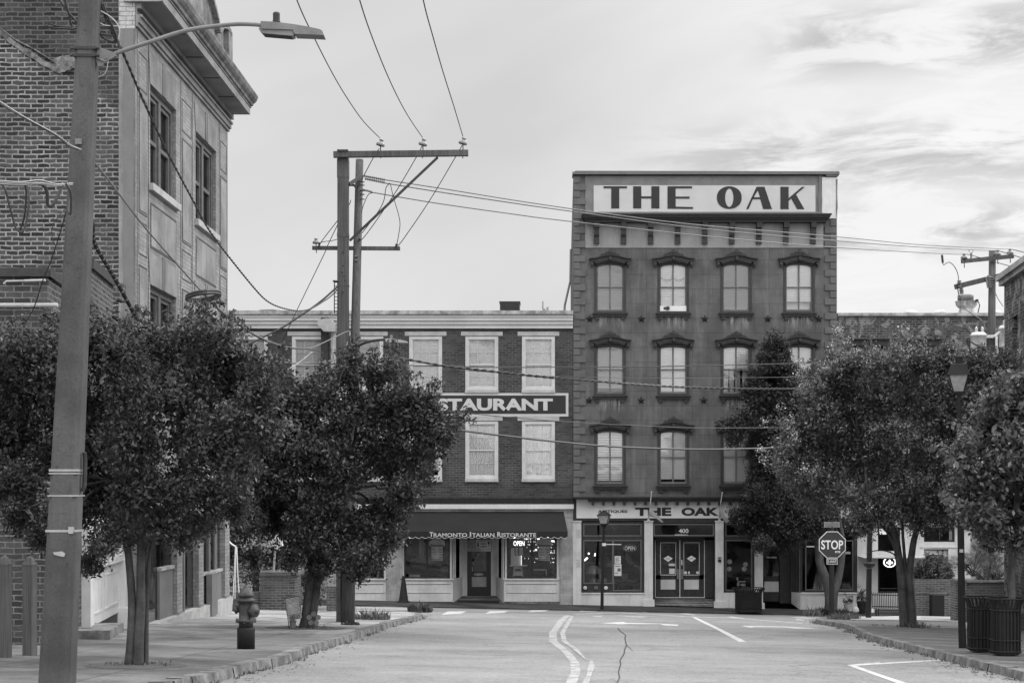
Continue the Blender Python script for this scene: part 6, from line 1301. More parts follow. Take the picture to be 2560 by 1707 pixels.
def crown(root, blobs, Yc, spread, size, per, mat, seed, dens=1., name='crown', flowers=0, fsize=.03, csz=.16, up=.35, elong=.5, ymax=None, ymin=None, rs=.92, core=1., reach=.55, shoots=.8):
    rng = np.random.RandomState(seed); ctr = []; A = []; AX = []; SG = []; B = []; BS = []; TIP = []
    cen = Vector((sum(P(b[0], b[1], Yc).x for b in blobs)/len(blobs), Yc, sum(P(b[0], b[1], Yc).z for b in blobs)/len(blobs)-.2))
    for (x, y, r) in blobs:
        rm = r*rs/F*Yc; lays = max(1, int(round(spread/max(.25, rm)*1.1)))
        for lay in range(lays):
            Yb = Yc+(rng.uniform(-spread, spread)*.85 if lays > 1 else rng.uniform(-.4, .4)*spread)
            if ymax: Yb = min(Yb, ymax-rm*.6)
            if ymin: Yb = max(Yb, ymin+rm*.75)
            c = np.array(P(x, y, Yb)); ctr.append((Vector(c), rm))
            out = c-np.array(cen); out /= max(1e-6, np.linalg.norm(out))
            k = max(3, int(dens*16*(rm/.5)**1.7))
            v = rng.normal(0, 1, (k, 3))+out*.45+np.array([0, 0, .25]); v /= np.linalg.norm(v, axis=1)[:, None]
            ln = np.minimum(rm*rng.uniform(reach*.75, reach*1.45, (k, 1)), csz*4.5); base = c+v*np.maximum(0, rm*rng.uniform(.75, 1.08, (k, 1))-ln)
            dv_ = v+rng.normal(0, .28, (k, 3)); dv_ /= np.linalg.norm(dv_, axis=1)[:, None]
            A.append(base); AX.append(dv_*ln); SG.append(np.full(k, csz*.42)*rng.uniform(.7, 1.3, k)); TIP.append(base+dv_*ln)
            k2 = max(1, int(k*.45*core)); v = rng.normal(0, 1, (k2, 3)); v /= np.linalg.norm(v, axis=1)[:, None]
            B.append(c+v*rng.uniform(0, .6, (k2, 1))*rm); BS.append(np.full(k2, min(rm*.45, csz*1.3)))
    for (cv, rm_) in ctr:
        o_ = cv-cen
        if rng.rand() < shoots and (o_.z > -.1 or rng.rand() < .3):
            d0 = Vector((o_.x*.5+rng.normal(0,.3), rng.normal(0,.2), max(.2, o_.z)+.35+rng.normal(0,.15))).normalized(); l0 = csz*rng.uniform(1.2, 2.7); b0_ = cv+d0*rm_*.75
            A.append(np.array([b0_])); AX.append(np.array([d0*l0])); SG.append(np.array([csz*.26])); TIP.append(np.array([b0_+d0*l0]))
    A = np.concatenate(A); AX = np.concatenate(AX); SG = np.concatenate(SG); B = np.concatenate(B); BS = np.concatenate(BS); TIP = np.concatenate(TIP)
    cr = leafmesh(name, mat, A, SG, per, size, root, up, elong, seed, axis=AX)
    leafmesh('inner_leaves', mat, B, BS, per, size*1.25, cr, up, elong, seed+3)
    if flowers:
        sel = (rng.rand(len(TIP)) < flowers) & (AX[:, 2] > -.1*np.linalg.norm(AX, axis=1)); top = TIP[sel]
        if len(top): leafmesh('blossom', M['flower'], top, np.full(len(top), .045*fsize/.03), 26, fsize, cr, .2, .9, seed+5, axis=np.tile([0, -.03, .12*fsize/.04], (len(top), 1)))
    return ctr
def limbs(q, tops, ctr, r0, n, seed, wob=.12):
    rnd = random.Random(seed); cs = list(ctr); rnd.shuffle(cs)
    for c, rm in cs[:n]:
        t = min(tops, key=lambda a: (a-c).length); m1 = t.lerp(c, .4)+Vector((rnd.uniform(-1,1),rnd.uniform(-1,1),rnd.uniform(.2,1)))*wob; m2 = t.lerp(c, .75)+Vector((rnd.uniform(-1,1),rnd.uniform(-1,1),rnd.uniform(-.3,.8)))*wob
        L0 = smooth_line([t, m1, m2, c+Vector((0,0,rm*.3))], 4); q.tube(L0, [r0*(1-.85*i/(len(L0)-1)) for i in range(len(L0))], 6)
def blz(l): return l
# A: near left crape myrtle
YA = 17.9
ta = thing('crape_myrtle_tree', 'nearest dark leafy tree at left with three smooth stems behind the concrete pole', 'tree', GY(340, YA, HK), 'leafy street trees')
BA = [(-60,900,80),(20,880,50),(70,900,55),(60,970,95),(30,1090,95),(30,1210,80),(60,1290,45),(130,870,50),(190,870,45),(250,860,40),(310,870,50),(370,855,35),(150,950,85),(210,1040,100),(180,1150,90),(230,1240,80),(150,1290,40),(290,910,75),(350,980,100),(330,1110,100),(340,1230,75),(310,1320,50),(255,1365,32),(225,1405,20),(420,880,50),(465,845,28),(505,825,28),(545,860,28),(500,900,65),(470,1000,90),(500,1110,85),(450,1220,60),(410,1310,40),(570,900,40),(590,960,60),(640,1000,50),(600,1060,65),(660,1080,40),(590,1160,60),(540,1240,50),(590,1270,35),(500,1310,30),(640,930,30),(455,1340,22),(100,1350,14),(-40,1050,110)]
ca = crown(ta, BA, YA, 1.3, .056, 46, M['leaf'], 11, 2.0, flowers=.02, fsize=.02, csz=.17)
q = MB(); b0 = GY(338, YA, HK-.02)
stems = [([(322,1690),(328,1600),(330,1500),(322,1400),(310,1300),(280,1200)], .046), ([(345,1690),(347,1600),(352,1500),(352,1400),(356,1300),(380,1180)], .052), ([(365,1685),(366,1600),(367,1500),(372,1400),(400,1290),(450,1160)], .024)]
tops = []
for l, r in stems:
    v = [P(a, b, YA+(.06 if r < .03 else 0)) for a, b in l]; v[0].z = zg(v[0].x, YA)+HK-.02; v = smooth_line(v, 3); q.tube(v, [r*(1.25-.6*i/(len(v)-1)) for i in range(len(v))], 10); tops.append(v[-1])
limbs(q, tops, ca, .022, 40, 3); q.build('trunk', M['bark'], ta, True)
# B
YB_ = 30.3
tb2 = thing('crape_myrtle_tree', 'round dark tree left of centre that hides the start of the RESTAURANT sign', 'tree', GY(768, YB_, HK), 'leafy street trees')
BB = [(690,985,35),(665,1040,45),(640,1120,50),(655,1210,55),(640,1290,35),(740,995,42),(800,975,42),(860,955,38),(925,935,20),(960,970,38),(720,1020,60),(880,900,14),(975,915,12),(995,995,36),(1050,1015,40),(1112,1078,32),(1075,1105,50),(1040,1040,70),(940,1030,90),(820,1030,90),(720,1090,80),(690,1180,80),(820,1180,110),(950,1150,100),(1040,1170,50),(1010,1230,50),(960,1290,60),(900,1320,60),(790,1310,85),(690,1290,60),(850,1390,40),(930,1380,45),(730,1390,30),(800,1420,22),(980,1340,30),(895,1430,20),(660,1080,50),(800,1110,80)]
cb_ = crown(tb2, BB, YB_, 1.6, .078, 44, M['leaf'], 12, 1.35, flowers=.03, fsize=.034, csz=.22)
q = MB(); tops = []
for l, r in (([(758,1587),(764,1540),(772,1470),(778,1420),(770,1350),(740,1250)], .075), ([(776,1586),(782,1540),(792,1470),(800,1420),(815,1340),(860,1230)], .07), ([(766,1588),(772,1520),(784,1430),(790,1320)], .05)):
    v = [P(a, b, YB_) for a, b in l]; v[0].z = zg(v[0].x, YB_)+HK-.02; v = smooth_line(v, 3); q.tube(v, [r*(1.3-.6*i/(len(v)-1)) for i in range(len(v))], 10); tops.append(v[-1])
limbs(q, tops, cb_, .035, 34, 4, .2); q.build('trunk', M['bark'], tb2, True)
# right crape myrtle
YR = 39.2
tr = thing('crape_myrtle_tree', 'blossoming pale tree at right of the STOP sign with a twin grey trunk', 'tree', GY(2267, YR, HK), 'leafy street trees')
BR = [(2100,935,35),(2130,915,35),(2075,960,40),(2180,915,42),(2240,915,42),(2300,905,40),(2360,905,40),(2430,920,45),(2490,930,50),(2550,930,60),(2480,990,60),(2560,1000,60),(2440,1060,60),(2050,1030,50),(2005,1080,45),(1980,1130,45),(1975,1170,35),(2005,1190,50),(2060,1220,75),(2120,1000,80),(2190,1000,80),(2120,1120,100),(2210,1150,110),(2290,1010,100),(2330,1130,110),(2190,1265,70),(2290,1260,80),(2380,1010,80),(2420,1120,80),(2150,1310,35),(2360,1275,55),(2440,1220,60),(2030,980,30),(2500,1060,70)]
cr_ = crown(tr, BR, YR, 1.9, .088, 42, M['leaf_mid'], 13, .95, flowers=.16, fsize=.045, csz=.26)
q = MB(); tops = []
for l, r in (([(2262,1580),(2258,1520),(2254,1450),(2245,1380),(2235,1330),(2200,1240),(2160,1150)], .11), ([(2281,1580),(2280,1520),(2274,1440),(2280,1380),(2290,1330),(2320,1250),(2370,1150)], .10), ([(2268,1580),(2266,1500),(2262,1400),(2256,1310),(2262,1200)], .05), ([(2246,1400),(2225,1340),(2195,1310),(2150,1290)], .035), ([(2250,1420),(2235,1385),(2200,1375),(2170,1380)], .02)):
    v = [P(a, b, YR) for a, b in l]
    if l[0][1] > 1550: v[0].z = zg(v[0].x, YR)+HK-.02
    v = smooth_line(v, 3); q.tube(v, [r*(1.15-.6*i/(len(v)-1)) for i in range(len(v))], 10); tops.append(v[-1])
limbs(q, tops[:3], cr_, .05, 34, 5, .25); q.build('trunk', M['bark'], tr, True)
# far right, near
YQ = 25.0
tq = thing('broadleaf_tree', 'larger leaved tree leaning in over the litter bins at the right edge', 'tree', GY(2532, YQ, HK), 'leafy street trees')
BQ = [(2560,980,60),(2500,1000,40),(2470,1060,40),(2420,1110,30),(2500,1060,55),(2450,1100,50),(2550,1120,80),(2470,1180,65),(2410,1160,35),(2420,1230,45),(2560,1240,90),(2460,1290,55),(2530,1320,55),(2600,1320,60),(2400,1270,22),(2480,1345,25),(2610,1050,90),(2640,1200,90)]
cq = crown(tq, BQ, YQ, 1.0, .10, 34, M['leaf_mid'], 14, 1.7, flowers=.03, fsize=.03, csz=.2)
q = MB(); v = [P(2534,1690,YQ),P(2533,1600,YQ),P(2530,1450,YQ),P(2532,1350,YQ),P(2550,1200,YQ)]; v[0].z = zg(v[0].x, YQ)+HK-.02; v = smooth_line(v, 3); q.tube(v, [.06]*5+[.055]*(len(v)-5), 10); limbs(q, [v[-1], v[-4]], cq, .03, 14, 6); q.build('trunk', M['bark'], tq, True)
# dark conifer before the tall building
YC = 54.6
tcn = thing('conifer_tree', 'dark pointed evergreen before the tall building with a forked trunk behind the STOP sign', 'tree', GY(2077, YC, .06))
BC = [(1938,845,8),(1940,862,14),(1925,885,14),(1955,890,16),(1942,915,28),(1915,925,18),(1930,960,34),(1975,955,20),(1995,940,14),(1905,975,20),(1985,985,32),(1925,1005,50),(1995,1030,45),(1880,1050,36),(1945,1070,62),(1845,1068,26),(1822,1068,14),(1835,1095,16),(2020,1090,65),(1900,1115,38),(1930,1150,70),(2000,1180,75),(1908,1185,36),(1955,1250,70),(1900,1240,50),(1893,1228,25),(1890,1300,55),(1980,1310,60),(2040,1290,60),(1850,1290,28),(1960,1350,35),(1905,1360,22),(2035,1200,60),(2105,940,20),(2095,915,14),(2120,960,18),(2070,1010,40),(1888,948,22),(1868,978,14),(2008,968,22),(1895,1012,30),(1975,922,16),(1965,1012,50),(1905,900,10),(1918,862,8),(1962,868,9)]
cc = crown(tcn, BC, YC, 1.3, .10, 40, M['leaf_con'], 15, 1.25, csz=.24, ymax=57.2, ymin=53.5, elong=.35, rs=1.02, shoots=.3)
q = MB(); tops = []
b0 = GY(2076, YC, .04)
for l, r in (([(2076,1535),(2074,1480),(2062,1440),(2048,1400),(2040,1340),(2000,1250),(1960,1100),(1940,900)], .17), ([(2080,1535),(2082,1490),(2094,1450),(2104,1400),(2106,1340),(2080,1220)], .17)):
    v = [P(a, b, YC) for a, b in l]; v[0].z = b0.z; v = smooth_line(v, 3); q.tube(v, [r*(1.2-.9*i/(len(v)-1)) for i in range(len(v))], 10); tops.append(v[-6]); tops.append(v[-1])
q.build('trunk', M['bark_light'], tcn, True); q = MB(); limbs(q, [tops[0]], cc, .03, 14, 8, .15); q.build('branches', M['bark'], tcn, True)
# background trees behind the left planter
tbk = thing('garden_tree', 'dark dense tree behind the brick planter between the left buildings', 'tree', GY(640, 49, .1))
BK = [(580,1250,50),(640,1240,60),(720,1250,50),(600,1330,55),(680,1320,60),(750,1330,55),(580,1390,40),(640,1395,45),(700,1390,45),(770,1390,40),(800,1330,40),(820,1400,22),(780,1440,26),(745,1450,20)]
ck = crown(tbk, BK, 49, .9, .11, 30, M['leaf'], 16, .9, csz=.28)
q = MB(); v = [GY(640,49,.05), P(640,1400,49), P(660,1300,49)]; q.tube(v, [.12,.1,.06], 8); limbs(q, [v[-1]], ck, .04, 8, 9); q.build('trunk', M['bark'], tbk, True)

rp = random.Random(3)
q = MB()
for k_ in range(60):
    y_ = rp.uniform(300, 1650); c = onp(y_); w = (46+33*(y_+60)/1850)/F*PY*.5; x_ = c.x+rp.uniform(-.6,.6)*w; q.box(x_-.004, x_+.004, PY-w-.004, PY-w+.002, c.z-.0025, c.z+.0025)
q.build('staples', M['trim_dark'], up)
q = MB(); c = onp(1430); q.add([(c.x+a_, PY-.144, c.z+b_) for a_, b_ in ((-.05,.02),(.03,.03),(.06,.01),(.05,-.02),(.0,-.012),(-.04,.0))], [(0,1,2,3,4,5)]); q.build('plaster_patch', M['lintel'], up)

# ---------------------------------------------------------------- street furniture
# STOP sign
YS = 52.8
X_ = lambda sx: (sx-CX)/F*YS
Z_ = lambda sy: EYE+(CY-sy)/F*YS
g = GY(2080, YS, .05)
st = thing('stop_sign', 'octagonal STOP sign with small 3-WAY plate on a dark post before the forked trunk', 'stop sign', g)
q = MB(); q.tube([(g.x,YS+.06,g.z-.05),(g.x,YS+.06,Z_(1300))], .085, 10); q.tube([(g.x,YS+.06,Z_(1444)),(g.x,YS+.06,Z_(1443))], .092, 10); q.build('post', M['black'], st)
def octo(r): return [(X_(2080)+r/F*YS*math.cos(math.pi/8+k*math.pi/4), Z_(1361)+r/F*YS*math.sin(math.pi/8+k*math.pi/4)) for k in range(8)]
q = MB(); q.prism(octo(36), YS-.055, YS-.035); fc = q.build('sign_border', M['sign_white'], st); q = MB(); q.prism(octo(34.2), YS-.06, YS-.05); q.build('sign_face', M['sign_red'], fc)
q = MB(); q.text('STOP', X_(2052), X_(2107), Z_(1372.5), Z_(1349.5), YS-.066, .006, .02); q.build('lettering', M['sign_white'], fc)
q = MB(); q.box(X_(2087), X_(2099.5), YS-.07, YS-.06, Z_(1381), Z_(1376.5)); q.build('sticker', M['sign_white'], fc); q = MB(); q.box(X_(2089), X_(2097.5), YS-.074, YS-.07, Z_(1380), Z_(1377.7)); q.build('sticker_print', M['trim_mid'], fc)
q = MB(); q.box(X_(2066.2), X_(2093), YS-.055, YS-.035, Z_(1410), Z_(1395.8)); pl = q.build('plate', M['sign_white'], st); q = MB(); q.box(X_(2067.4), X_(2091.8), YS-.06, YS-.05, Z_(1408.8), Z_(1397)); q.build('plate_face', M['sign_red'], pl)
q = MB(); q.text('3-WAY', X_(2068.6), X_(2090.6), Z_(1406.6), Z_(1399), YS-.065, .005, .0); q.build('lettering', M['sign_white'], pl)
q = MB(); q.box(X_(2060), X_(2099), YS-.02, YS+.0, Z_(1317.8), Z_(1304)); q.build('street_name_plate', M['frieze'], st); q = MB(); q.box(X_(2063), X_(2096), YS-.03, YS-.02, Z_(1315.5), Z_(1306)); q.build('plate_face', M['metal'], st)
# coach lamp near the shop
def coach_lamp(root, Y, sx, ytop, yglt, yglb, whalf, pole_base_sx, cap_h, hw_roof, pole_r):
    Xc = (sx-CX)/F*Y; zz = lambda sy: EYE+(CY-sy)/F*Y; k = Y/F
    q = MB(); g_ = GY(pole_base_sx, Y, .04); q.tube([(g_.x, Y, g_.z-.05), (g_.x+(Xc-g_.x)*.1, Y, g_.z+.9), (Xc, Y, zz(yglb+5))], [pole_r*1.15, pole_r, pole_r*.8], 12); q.build('pole', M['iron'], root)
    q = MB(); r1 = hw_roof*k*1.35; q.lathe([(r1,0),(r1*.98,.012),(r1*.55,(yglt-ytop)*k*.6),(r1*.2,(yglt-ytop)*k*.85),(r1*.2,(yglt-ytop)*k),(0,(yglt-ytop)*k)], (Xc,Y,zz(yglt)), 4, rot=math.pi/4*.75); q.build('roof', M['iron'], root)
    q = MB(); a = whalf*k*1.3; b = a*.58; q.lathe([(b,0),(a,(yglb-yglt)*k)], (Xc,Y,zz(yglb)), 4, rot=math.pi/4*.75); q.build('lamp_glass', M['lampglass'], root)
    q = MB()
    for j in range(4):
        an = math.pi/4*.75+j*math.pi/2; q.tube([(Xc+b*math.cos(an),Y+b*math.sin(an),zz(yglb)),(Xc+a*math.cos(an),Y+a*math.sin(an),zz(yglt))], .012, 5)
    q.lathe([(b*1.05,-.02),(b*1.05,.015)], (Xc,Y,zz(yglb)), 4, rot=math.pi/4*.75); q.lathe([(pole_r,-.12),(b*.6,-.06),(b*.6,0)], (Xc,Y,zz(yglb)-.01), 10); q.build('lantern_frame', M['iron'], root)
    return Xc, zz
l1 = thing('coach_lamp', 'short black lantern post standing before the first window of the tall building', 'street lamp', GY(1505, 54.6, .04))
Xc, zz = coach_lamp(l1, 54.6, 1510, 1275, 1288, 1309, 15.5, 1505, 10, 17, .052)
q = MB(); q.tube([(Xc,54.6,zz(1360)),(Xc+.6,54.6,zz(1360.5))], .016, 6); q.tube([(Xc,54.6,zz(1357)),(Xc,54.6,zz(1364))], .07, 8); q.build('banner_arm', M['cream'], l1)
l2 = thing('coach_lamp', 'tall black lantern post rising through the leaves beside the litter bins', 'street lamp', GY(2407, 27.4, HK))
Y_ = 27.4; k = Y_/F; Xc = (2397-CX)/F*Y_; zz = lambda sy: EYE+(CY-sy)*k
q = MB(); g_ = GY(2407, Y_, HK); q.tube([(g_.x,Y_,g_.z-.05),(g_.x-.02,Y_,g_.z+.5),((2402-CX)*k,Y_,zz(1330)),(Xc,Y_,zz(985))], [.072,.065,.06,.035], 12); q.build('pole', M['iron'], l2)
q = MB(); q.lathe([(.27,0),(.26,.015),(.19,27*k),(.13,29*k),(0,29*k)], (Xc,Y_,zz(938)), 4, rot=.5); q.lathe([(.06,0),(.06,.11),(.065,.115),(.065,.13),(.03,.145)], (Xc,Y_,zz(910)), 14); q.build('roof', M['iron'], l2)
q = MB(); q.lathe([(.115,0),(.225,41*k)], (Xc,Y_,zz(979.5)), 4, rot=.5); q.build('lamp_glass', M['lampglass'], l2)
q = MB()
for j in range(4):
    an = .5+j*math.pi/2; q.tube([(Xc+.12*math.cos(an),Y_+.12*math.sin(an),zz(980)),(Xc+.23*math.cos(an),Y_+.23*math.sin(an),zz(938))], .010, 5)
q.lathe([(.13,-.02),(.13,.01)], (Xc,Y_,zz(980)), 4, rot=.5); q.build('lantern_frame', M['iron'], l2)
q = MB()
for a, b, c, d in ((2376,2412,1246,1262.5),(2376,2414,1268,1287)): q.box((a-CX)*k, (b-CX)*k, Y_-.09, Y_-.08, zz(d), zz(c))
q.build('street_sign', M['sign_white'], l2)
q = MB(); q.box((2396-CX)*k, (2405-CX)*k, Y_-.08, Y_-.07, zz(1380), zz(1372)); q.build('sticker', M['lintel'], l2)
# short thick post with collar
Yp = 47.5; kk = Yp/F; g_ = GY(2171, Yp, HK)
ps_ = thing('sign_post', 'thick dark post with a flared collar standing left of the blossoming tree', 'post', g_)
z2 = lambda sy: EYE+(CY-sy)*kk
q = MB(); q.tube([(g_.x,Yp,g_.z-.03),((2176-CX)*kk,Yp,z2(1240))], [.09,.078], 12); q.build('post', M['black'], ps_)
q = MB(); q.lathe([(.09,-.10),(.17,-.03),(.18,0),(.18,.03),(.10,.05),(.09,.07)], ((2174-CX)*kk,Yp,z2(1411)), 16); q.build('collar', M['black'], ps_)
for y in (1419.5, 1405):
    q = MB(); q.lathe([(.096,-.01),(.096,.012)], ((2174-CX)*kk,Yp,z2(y)), 14); q.build('band', M['pilaster'], ps_)
# litter bins
def make_bin(label, loc, r, h, n, group=None, box=False):
    root = thing('litter_bin', label, 'litter bin', loc, group); x, y, z = loc
    def per(t, rr):      # rounded square outline
        c, s_ = math.cos(t), math.sin(t); m_ = (abs(c)**4+abs(s_)**4)**(-.25); m_ = 1+(m_-1)*.85; return Vector((x+c*rr*m_, y+s_*rr*m_, 0))
    q = MB()
    for i in range(n):
        t = 2*math.pi*i/n+.02; p = per(t, r); pf = per(t, r*1.06); pt_ = per(t, r*1.26)
        tn = (per(t+.01, r)-per(t-.01, r)).normalized()
        w = 2*math.pi*r/n*.62
        prof = [(p, z+.05), (p, z+h*.80), (pf, z+h*.90), (pt_, z+h)]
        for j in range(3):
            a, za = prof[j]; b, zb_ = prof[j+1]
            q.poly([(a.x-tn.x*w/2,a.y-tn.y*w/2,za),(a.x+tn.x*w/2,a.y+tn.y*w/2,za),(b.x+tn.x*w/2,b.y+tn.y*w/2,zb_),(b.x-tn.x*w/2,b.y-tn.y*w/2,zb_)][::-1])
            q.bar((a.x,a.y,za),(b.x,b.y,zb_), w*.9, .012, up=(p-Vector((x,y,0))).normalized())
    q.build('slats', M['iron'], root)
    for nm, zz_, rr, t_ in (('rim', z+h, r*1.26, .014), ('hoop', z+h*.8, r*1.02, .013), ('hoop', z+h*.28, r*1.03, .012), ('hoop', z+.08, r*1.03, .014)):
        q = MB(); q.tube([per(k_*math.pi/24, rr)+Vector((0,0,zz_)) for k_ in range(49)], t_, 6); q.build(nm, M['iron'], root)
    q = MB(); m_ = 32; v = [per(2*math.pi*i/m_, r*.92)+Vector((0,0,z+.03)) for i in range(m_)]+[per(2*math.pi*i/m_, r*.92)+Vector((0,0,z+h*.82)) for i in range(m_)]
    q.add(v, [(i,(i+1)%m_,(i+1)%m_+m_,i+m_) for i in range(m_)]+[tuple(range(m_-1,-1,-1))]); q.build('liner', M['rubber'], root)
    return root
g1_ = GY(2513, 24.8, HK); bin1 = make_bin('nearer of the two black slatted litter bins under the right hand tree', tuple(g1_), .215, .91, 26, 'pair of litter bins at the right')
g2_ = GY(2455, 25.8, HK); copy_tree(bin1, tuple(g2_), 'farther left one of the two black slatted litter bins under the right hand tree')
bpy.context.view_layer.update()
g3_ = GY(1871, 54.4, .05); make_bin('wide black slatted litter bin on the pavement before the tall building', tuple(g3_), .44, .86, 40)
# fire hydrant
gh = GY(615, 22.05, HK); hy = thing('fire_hydrant', 'faded fire hydrant standing on the left pavement near the kerb', 'fire hydrant', gh)
s = 22.05/F
q = MB(); q.lathe([(.125,0),(.125,.28),(.12,.30)], gh, 20); q.build('lower_barrel', M['rubber'], hy, True)
q = MB(); q.lathe([(.10,.29),(.10,.375),(.145,.38),(.145,.415),(.10,.42),(.098,.50),(.105,.60),(.105,.66),(.13,.665),(.13,.70),(.10,.705),(.10,.74),(.095,.745)], gh, 24); q.build('barrel', M['hydrant'], hy, True)
q = MB(); q.lathe([(.115,.74),(.115,.76),(.09,.80),(.06,.845),(.035,.86),(.035,.875),(.02,.88),(.02,.90),(0,.90)], gh, 20); q.build('bonnet', M['hydrant'], hy, True)
def nozzle(dx_, dy_, r, l, z_):
    q = MB(); a = Vector((dx_,dy_,0)).normalized(); c = gh+Vector((0,0,z_)); q.tube([c, c+a*(.1+l*.4), c+a*(.1+l*.4), c+a*(.1+l*.75), c+a*(.1+l*.8), c+a*(.1+l), c+a*(.1+l+.02)], [r*.8,r*.8,r*1.1,r*1.1,r*.7,r*.45,r*.3], 14)
    for k_ in range(6):
        an = k_*math.pi/3; s1 = Vector((-a.y,a.x,0)); o_ = (s1*math.cos(an)+Vector((0,0,1))*math.sin(an))*r*1.05; q.tube([c+o_+a*(.1+l*.3), c+o_+a*(.1+l*.55)], .012, 5)
    q.build('nozzle_cap', M['hydrant'], hy, True)
nozzle(.85, -.5, .085, .10, .54); nozzle(-1, -.1, .05, .07, .55)
q = MB()
for k_ in range(8):
    an = k_*math.pi/4; q.tube([gh+Vector((.13*math.cos(an),.13*math.sin(an),.37)), gh+Vector((.13*math.cos(an),.13*math.sin(an),.43))], .013, 6)
q.build('flange_bolt', M['metal'], hy)
# wooden posts at far left
po = thing('wooden_post', 'weathered wooden post with pointed cap, right one of two before the dark brick wall', 'post', GY(74.5, 19.4, HK), 'wooden posts before the brick wall')
g_ = GY(74.5, 19.4, HK); kq = 19.4/F; w = 30*kq/2; top = EYE+(CY-1413)*kq
q = MB(); q.m = Matrix.Translation((g_.x, g_.y, 0)) @ Matrix.Rotation(-.22, 4, 'Z'); q.box(-w*.86, w*.86, -w*.86, w*.86, g_.z-.03, top); q.build('post', M['wood_post'], po)
q = MB(); q.m = Matrix.Translation((g_.x, g_.y, 0)) @ Matrix.Rotation(-.22, 4, 'Z'); q.lathe([(w*1.3,0),(w*1.3,.012),(w*.62,.095),(0,.12)], (0,0,top), 4, rot=math.pi/4); q.build('cap', M['wood_post'], po)
copy_tree(po, (-6.44, 18.85, zg(-6.44, 18.85)+HK+.0), 'weathered wooden post with pointed cap at the very left edge of the picture')
# brick planter, low wall, hedge between the left buildings
Yl = 46.0; PL = Fr(Yl)
u = thing('brick_planter', 'square brick planter with pale mortar standing between the pale building and the twin poles', 'planter', GY(698, Yl, .1))
q = MB(); PL.box(q, 650, 736, 1437, 1534, 0, 1.2); q.build('wall', M['brick_planter'], u); q = MB(); PL.box(q, 649, 745.5, 1430, 1438.5, -.03, 1.25); q.poly([(PL.x(736),Yl,PL.z(1534)),(PL.x(745),Yl+.6,PL.z(1533)),(PL.x(745),Yl+.6,PL.z(1438)),(PL.x(736),Yl,PL.z(1438))][::-1]); q.build('brick_capping', M['brick_planter'], u)
q = MB(); PL.box(q, 480, 650, 1480, 1536, .1, .4); tag(q.build('low_brick_wall', M['brick_planter']), 'low brick wall running left from the square planter to the pale building', 'wall')
q = MB(); PL.box(q, 813, 838, 1466, 1530, .3, .7); tag(q.build('brick_pier', M['brick_planter']), 'short brick pier just left of the foot of the twin poles', 'pier')
def shrub(name, label, cat, blobs, Y, size, per, mat, seed, dens, spread=.5, csz=.2, group=None, up=.35):
    r = thing(name, label, cat, tuple(P(blobs[0][0], blobs[0][1]+blobs[0][2], Y)), group)
    c = crown(r, blobs, Y, spread, size, per, mat, seed, dens, name='foliage', csz=csz, up=up)
    q = MB()
    b_ = P(sum(b[0] for b in blobs)/len(blobs), max(b[1] for b in blobs)+12, Y)
    for ce, rm in c[:8]: q.tube([b_, b_.lerp(ce,.5)+Vector((.03,0,.05)), ce], [.02,.014,.006], 5)
    q.build('stem', M['bark'], r)
    return r
shrub('hedge', 'clipped dark hedge behind the low brick wall at left', 'hedge', [(500,1450,32),(540,1452,32),(580,1450,34),(620,1452,34),(560,1430,20),(600,1432,20),(640,1440,24)], 47.2, .07, 26, M['leaf'], 31, .8)
shrub('bush', 'loose dark bush between the square planter and the brick pier', 'bush', [(770,1490,24),(795,1480,22),(760,1460,22),(790,1505,20)], 47.5, .07, 24, M['leaf'], 32, .8)
u = thing('garden_ornament', 'pale weathered three legged garden ornament standing on the square brick planter', 'ornament', P(700, 1432, 46.5))
q = MB(); o3 = lambda a, b, y=46.5: P(540+a/6.03, 1300+b/6.03, y)
for a, b in (((870,785),(905,240)), ((945,780),(975,510)), ((1080,745),(1005,590))): q.tube([o3(*a), o3(*b)], .035, 7)
q.build('leg', M['lintel'], u)
q = MB(); q.prism([(o3(a,b).x, o3(a,b).z) for a, b in ((900,240),(990,265),(1000,350),(1030,430),(1000,465),(905,430),(850,370),(815,280),(880,300))], 46.4, 46.6); q.tube([o3(1000,430),o3(1050,380),o3(1080,385),o3(1060,440)], .02, 5); q.tube([o3(890,300),o3(930,190)], .03, 6); q.build('body', M['cream'], u)
q = MB(); q.prism([(o3(a,b,46.2).x, o3(a,b,46.2).z) for a, b in ((665,410),(740,375),(840,480),(760,520),(700,460))], 46.15, 46.3); q.tube([o3(615,385,46.2),o3(670,350,46.2),o3(690,400,46.2)], .03, 6); tag(q.build('hanging_lantern', M['metal']), 'tilted grey box lantern hanging in the dark leaves beside the garden ornament', 'lantern')
q = MB()
for l in (((292,395),(280,700),(270,900),(262,1100),(243,1265)), ((300,395),(292,800),(285,1180)), ((308,400),(325,800),(345,1050),(352,1210),(350,1350)), ((315,400),(330,820),(358,1200))):
    q.tube([P(540+a/6.03, 1300+b/6.03, 28) for a, b in l], .008, 5)
q.tube([P(540+a/6.03, 1300+b/6.03, 28) for a, b in ((200,325),(240,360),(300,398))], .016, 6); tag(q.build('hanging_ribbon', M['sign_white']), 'pale ribbons hanging from a branch beside the end of the pale building', 'ribbon')
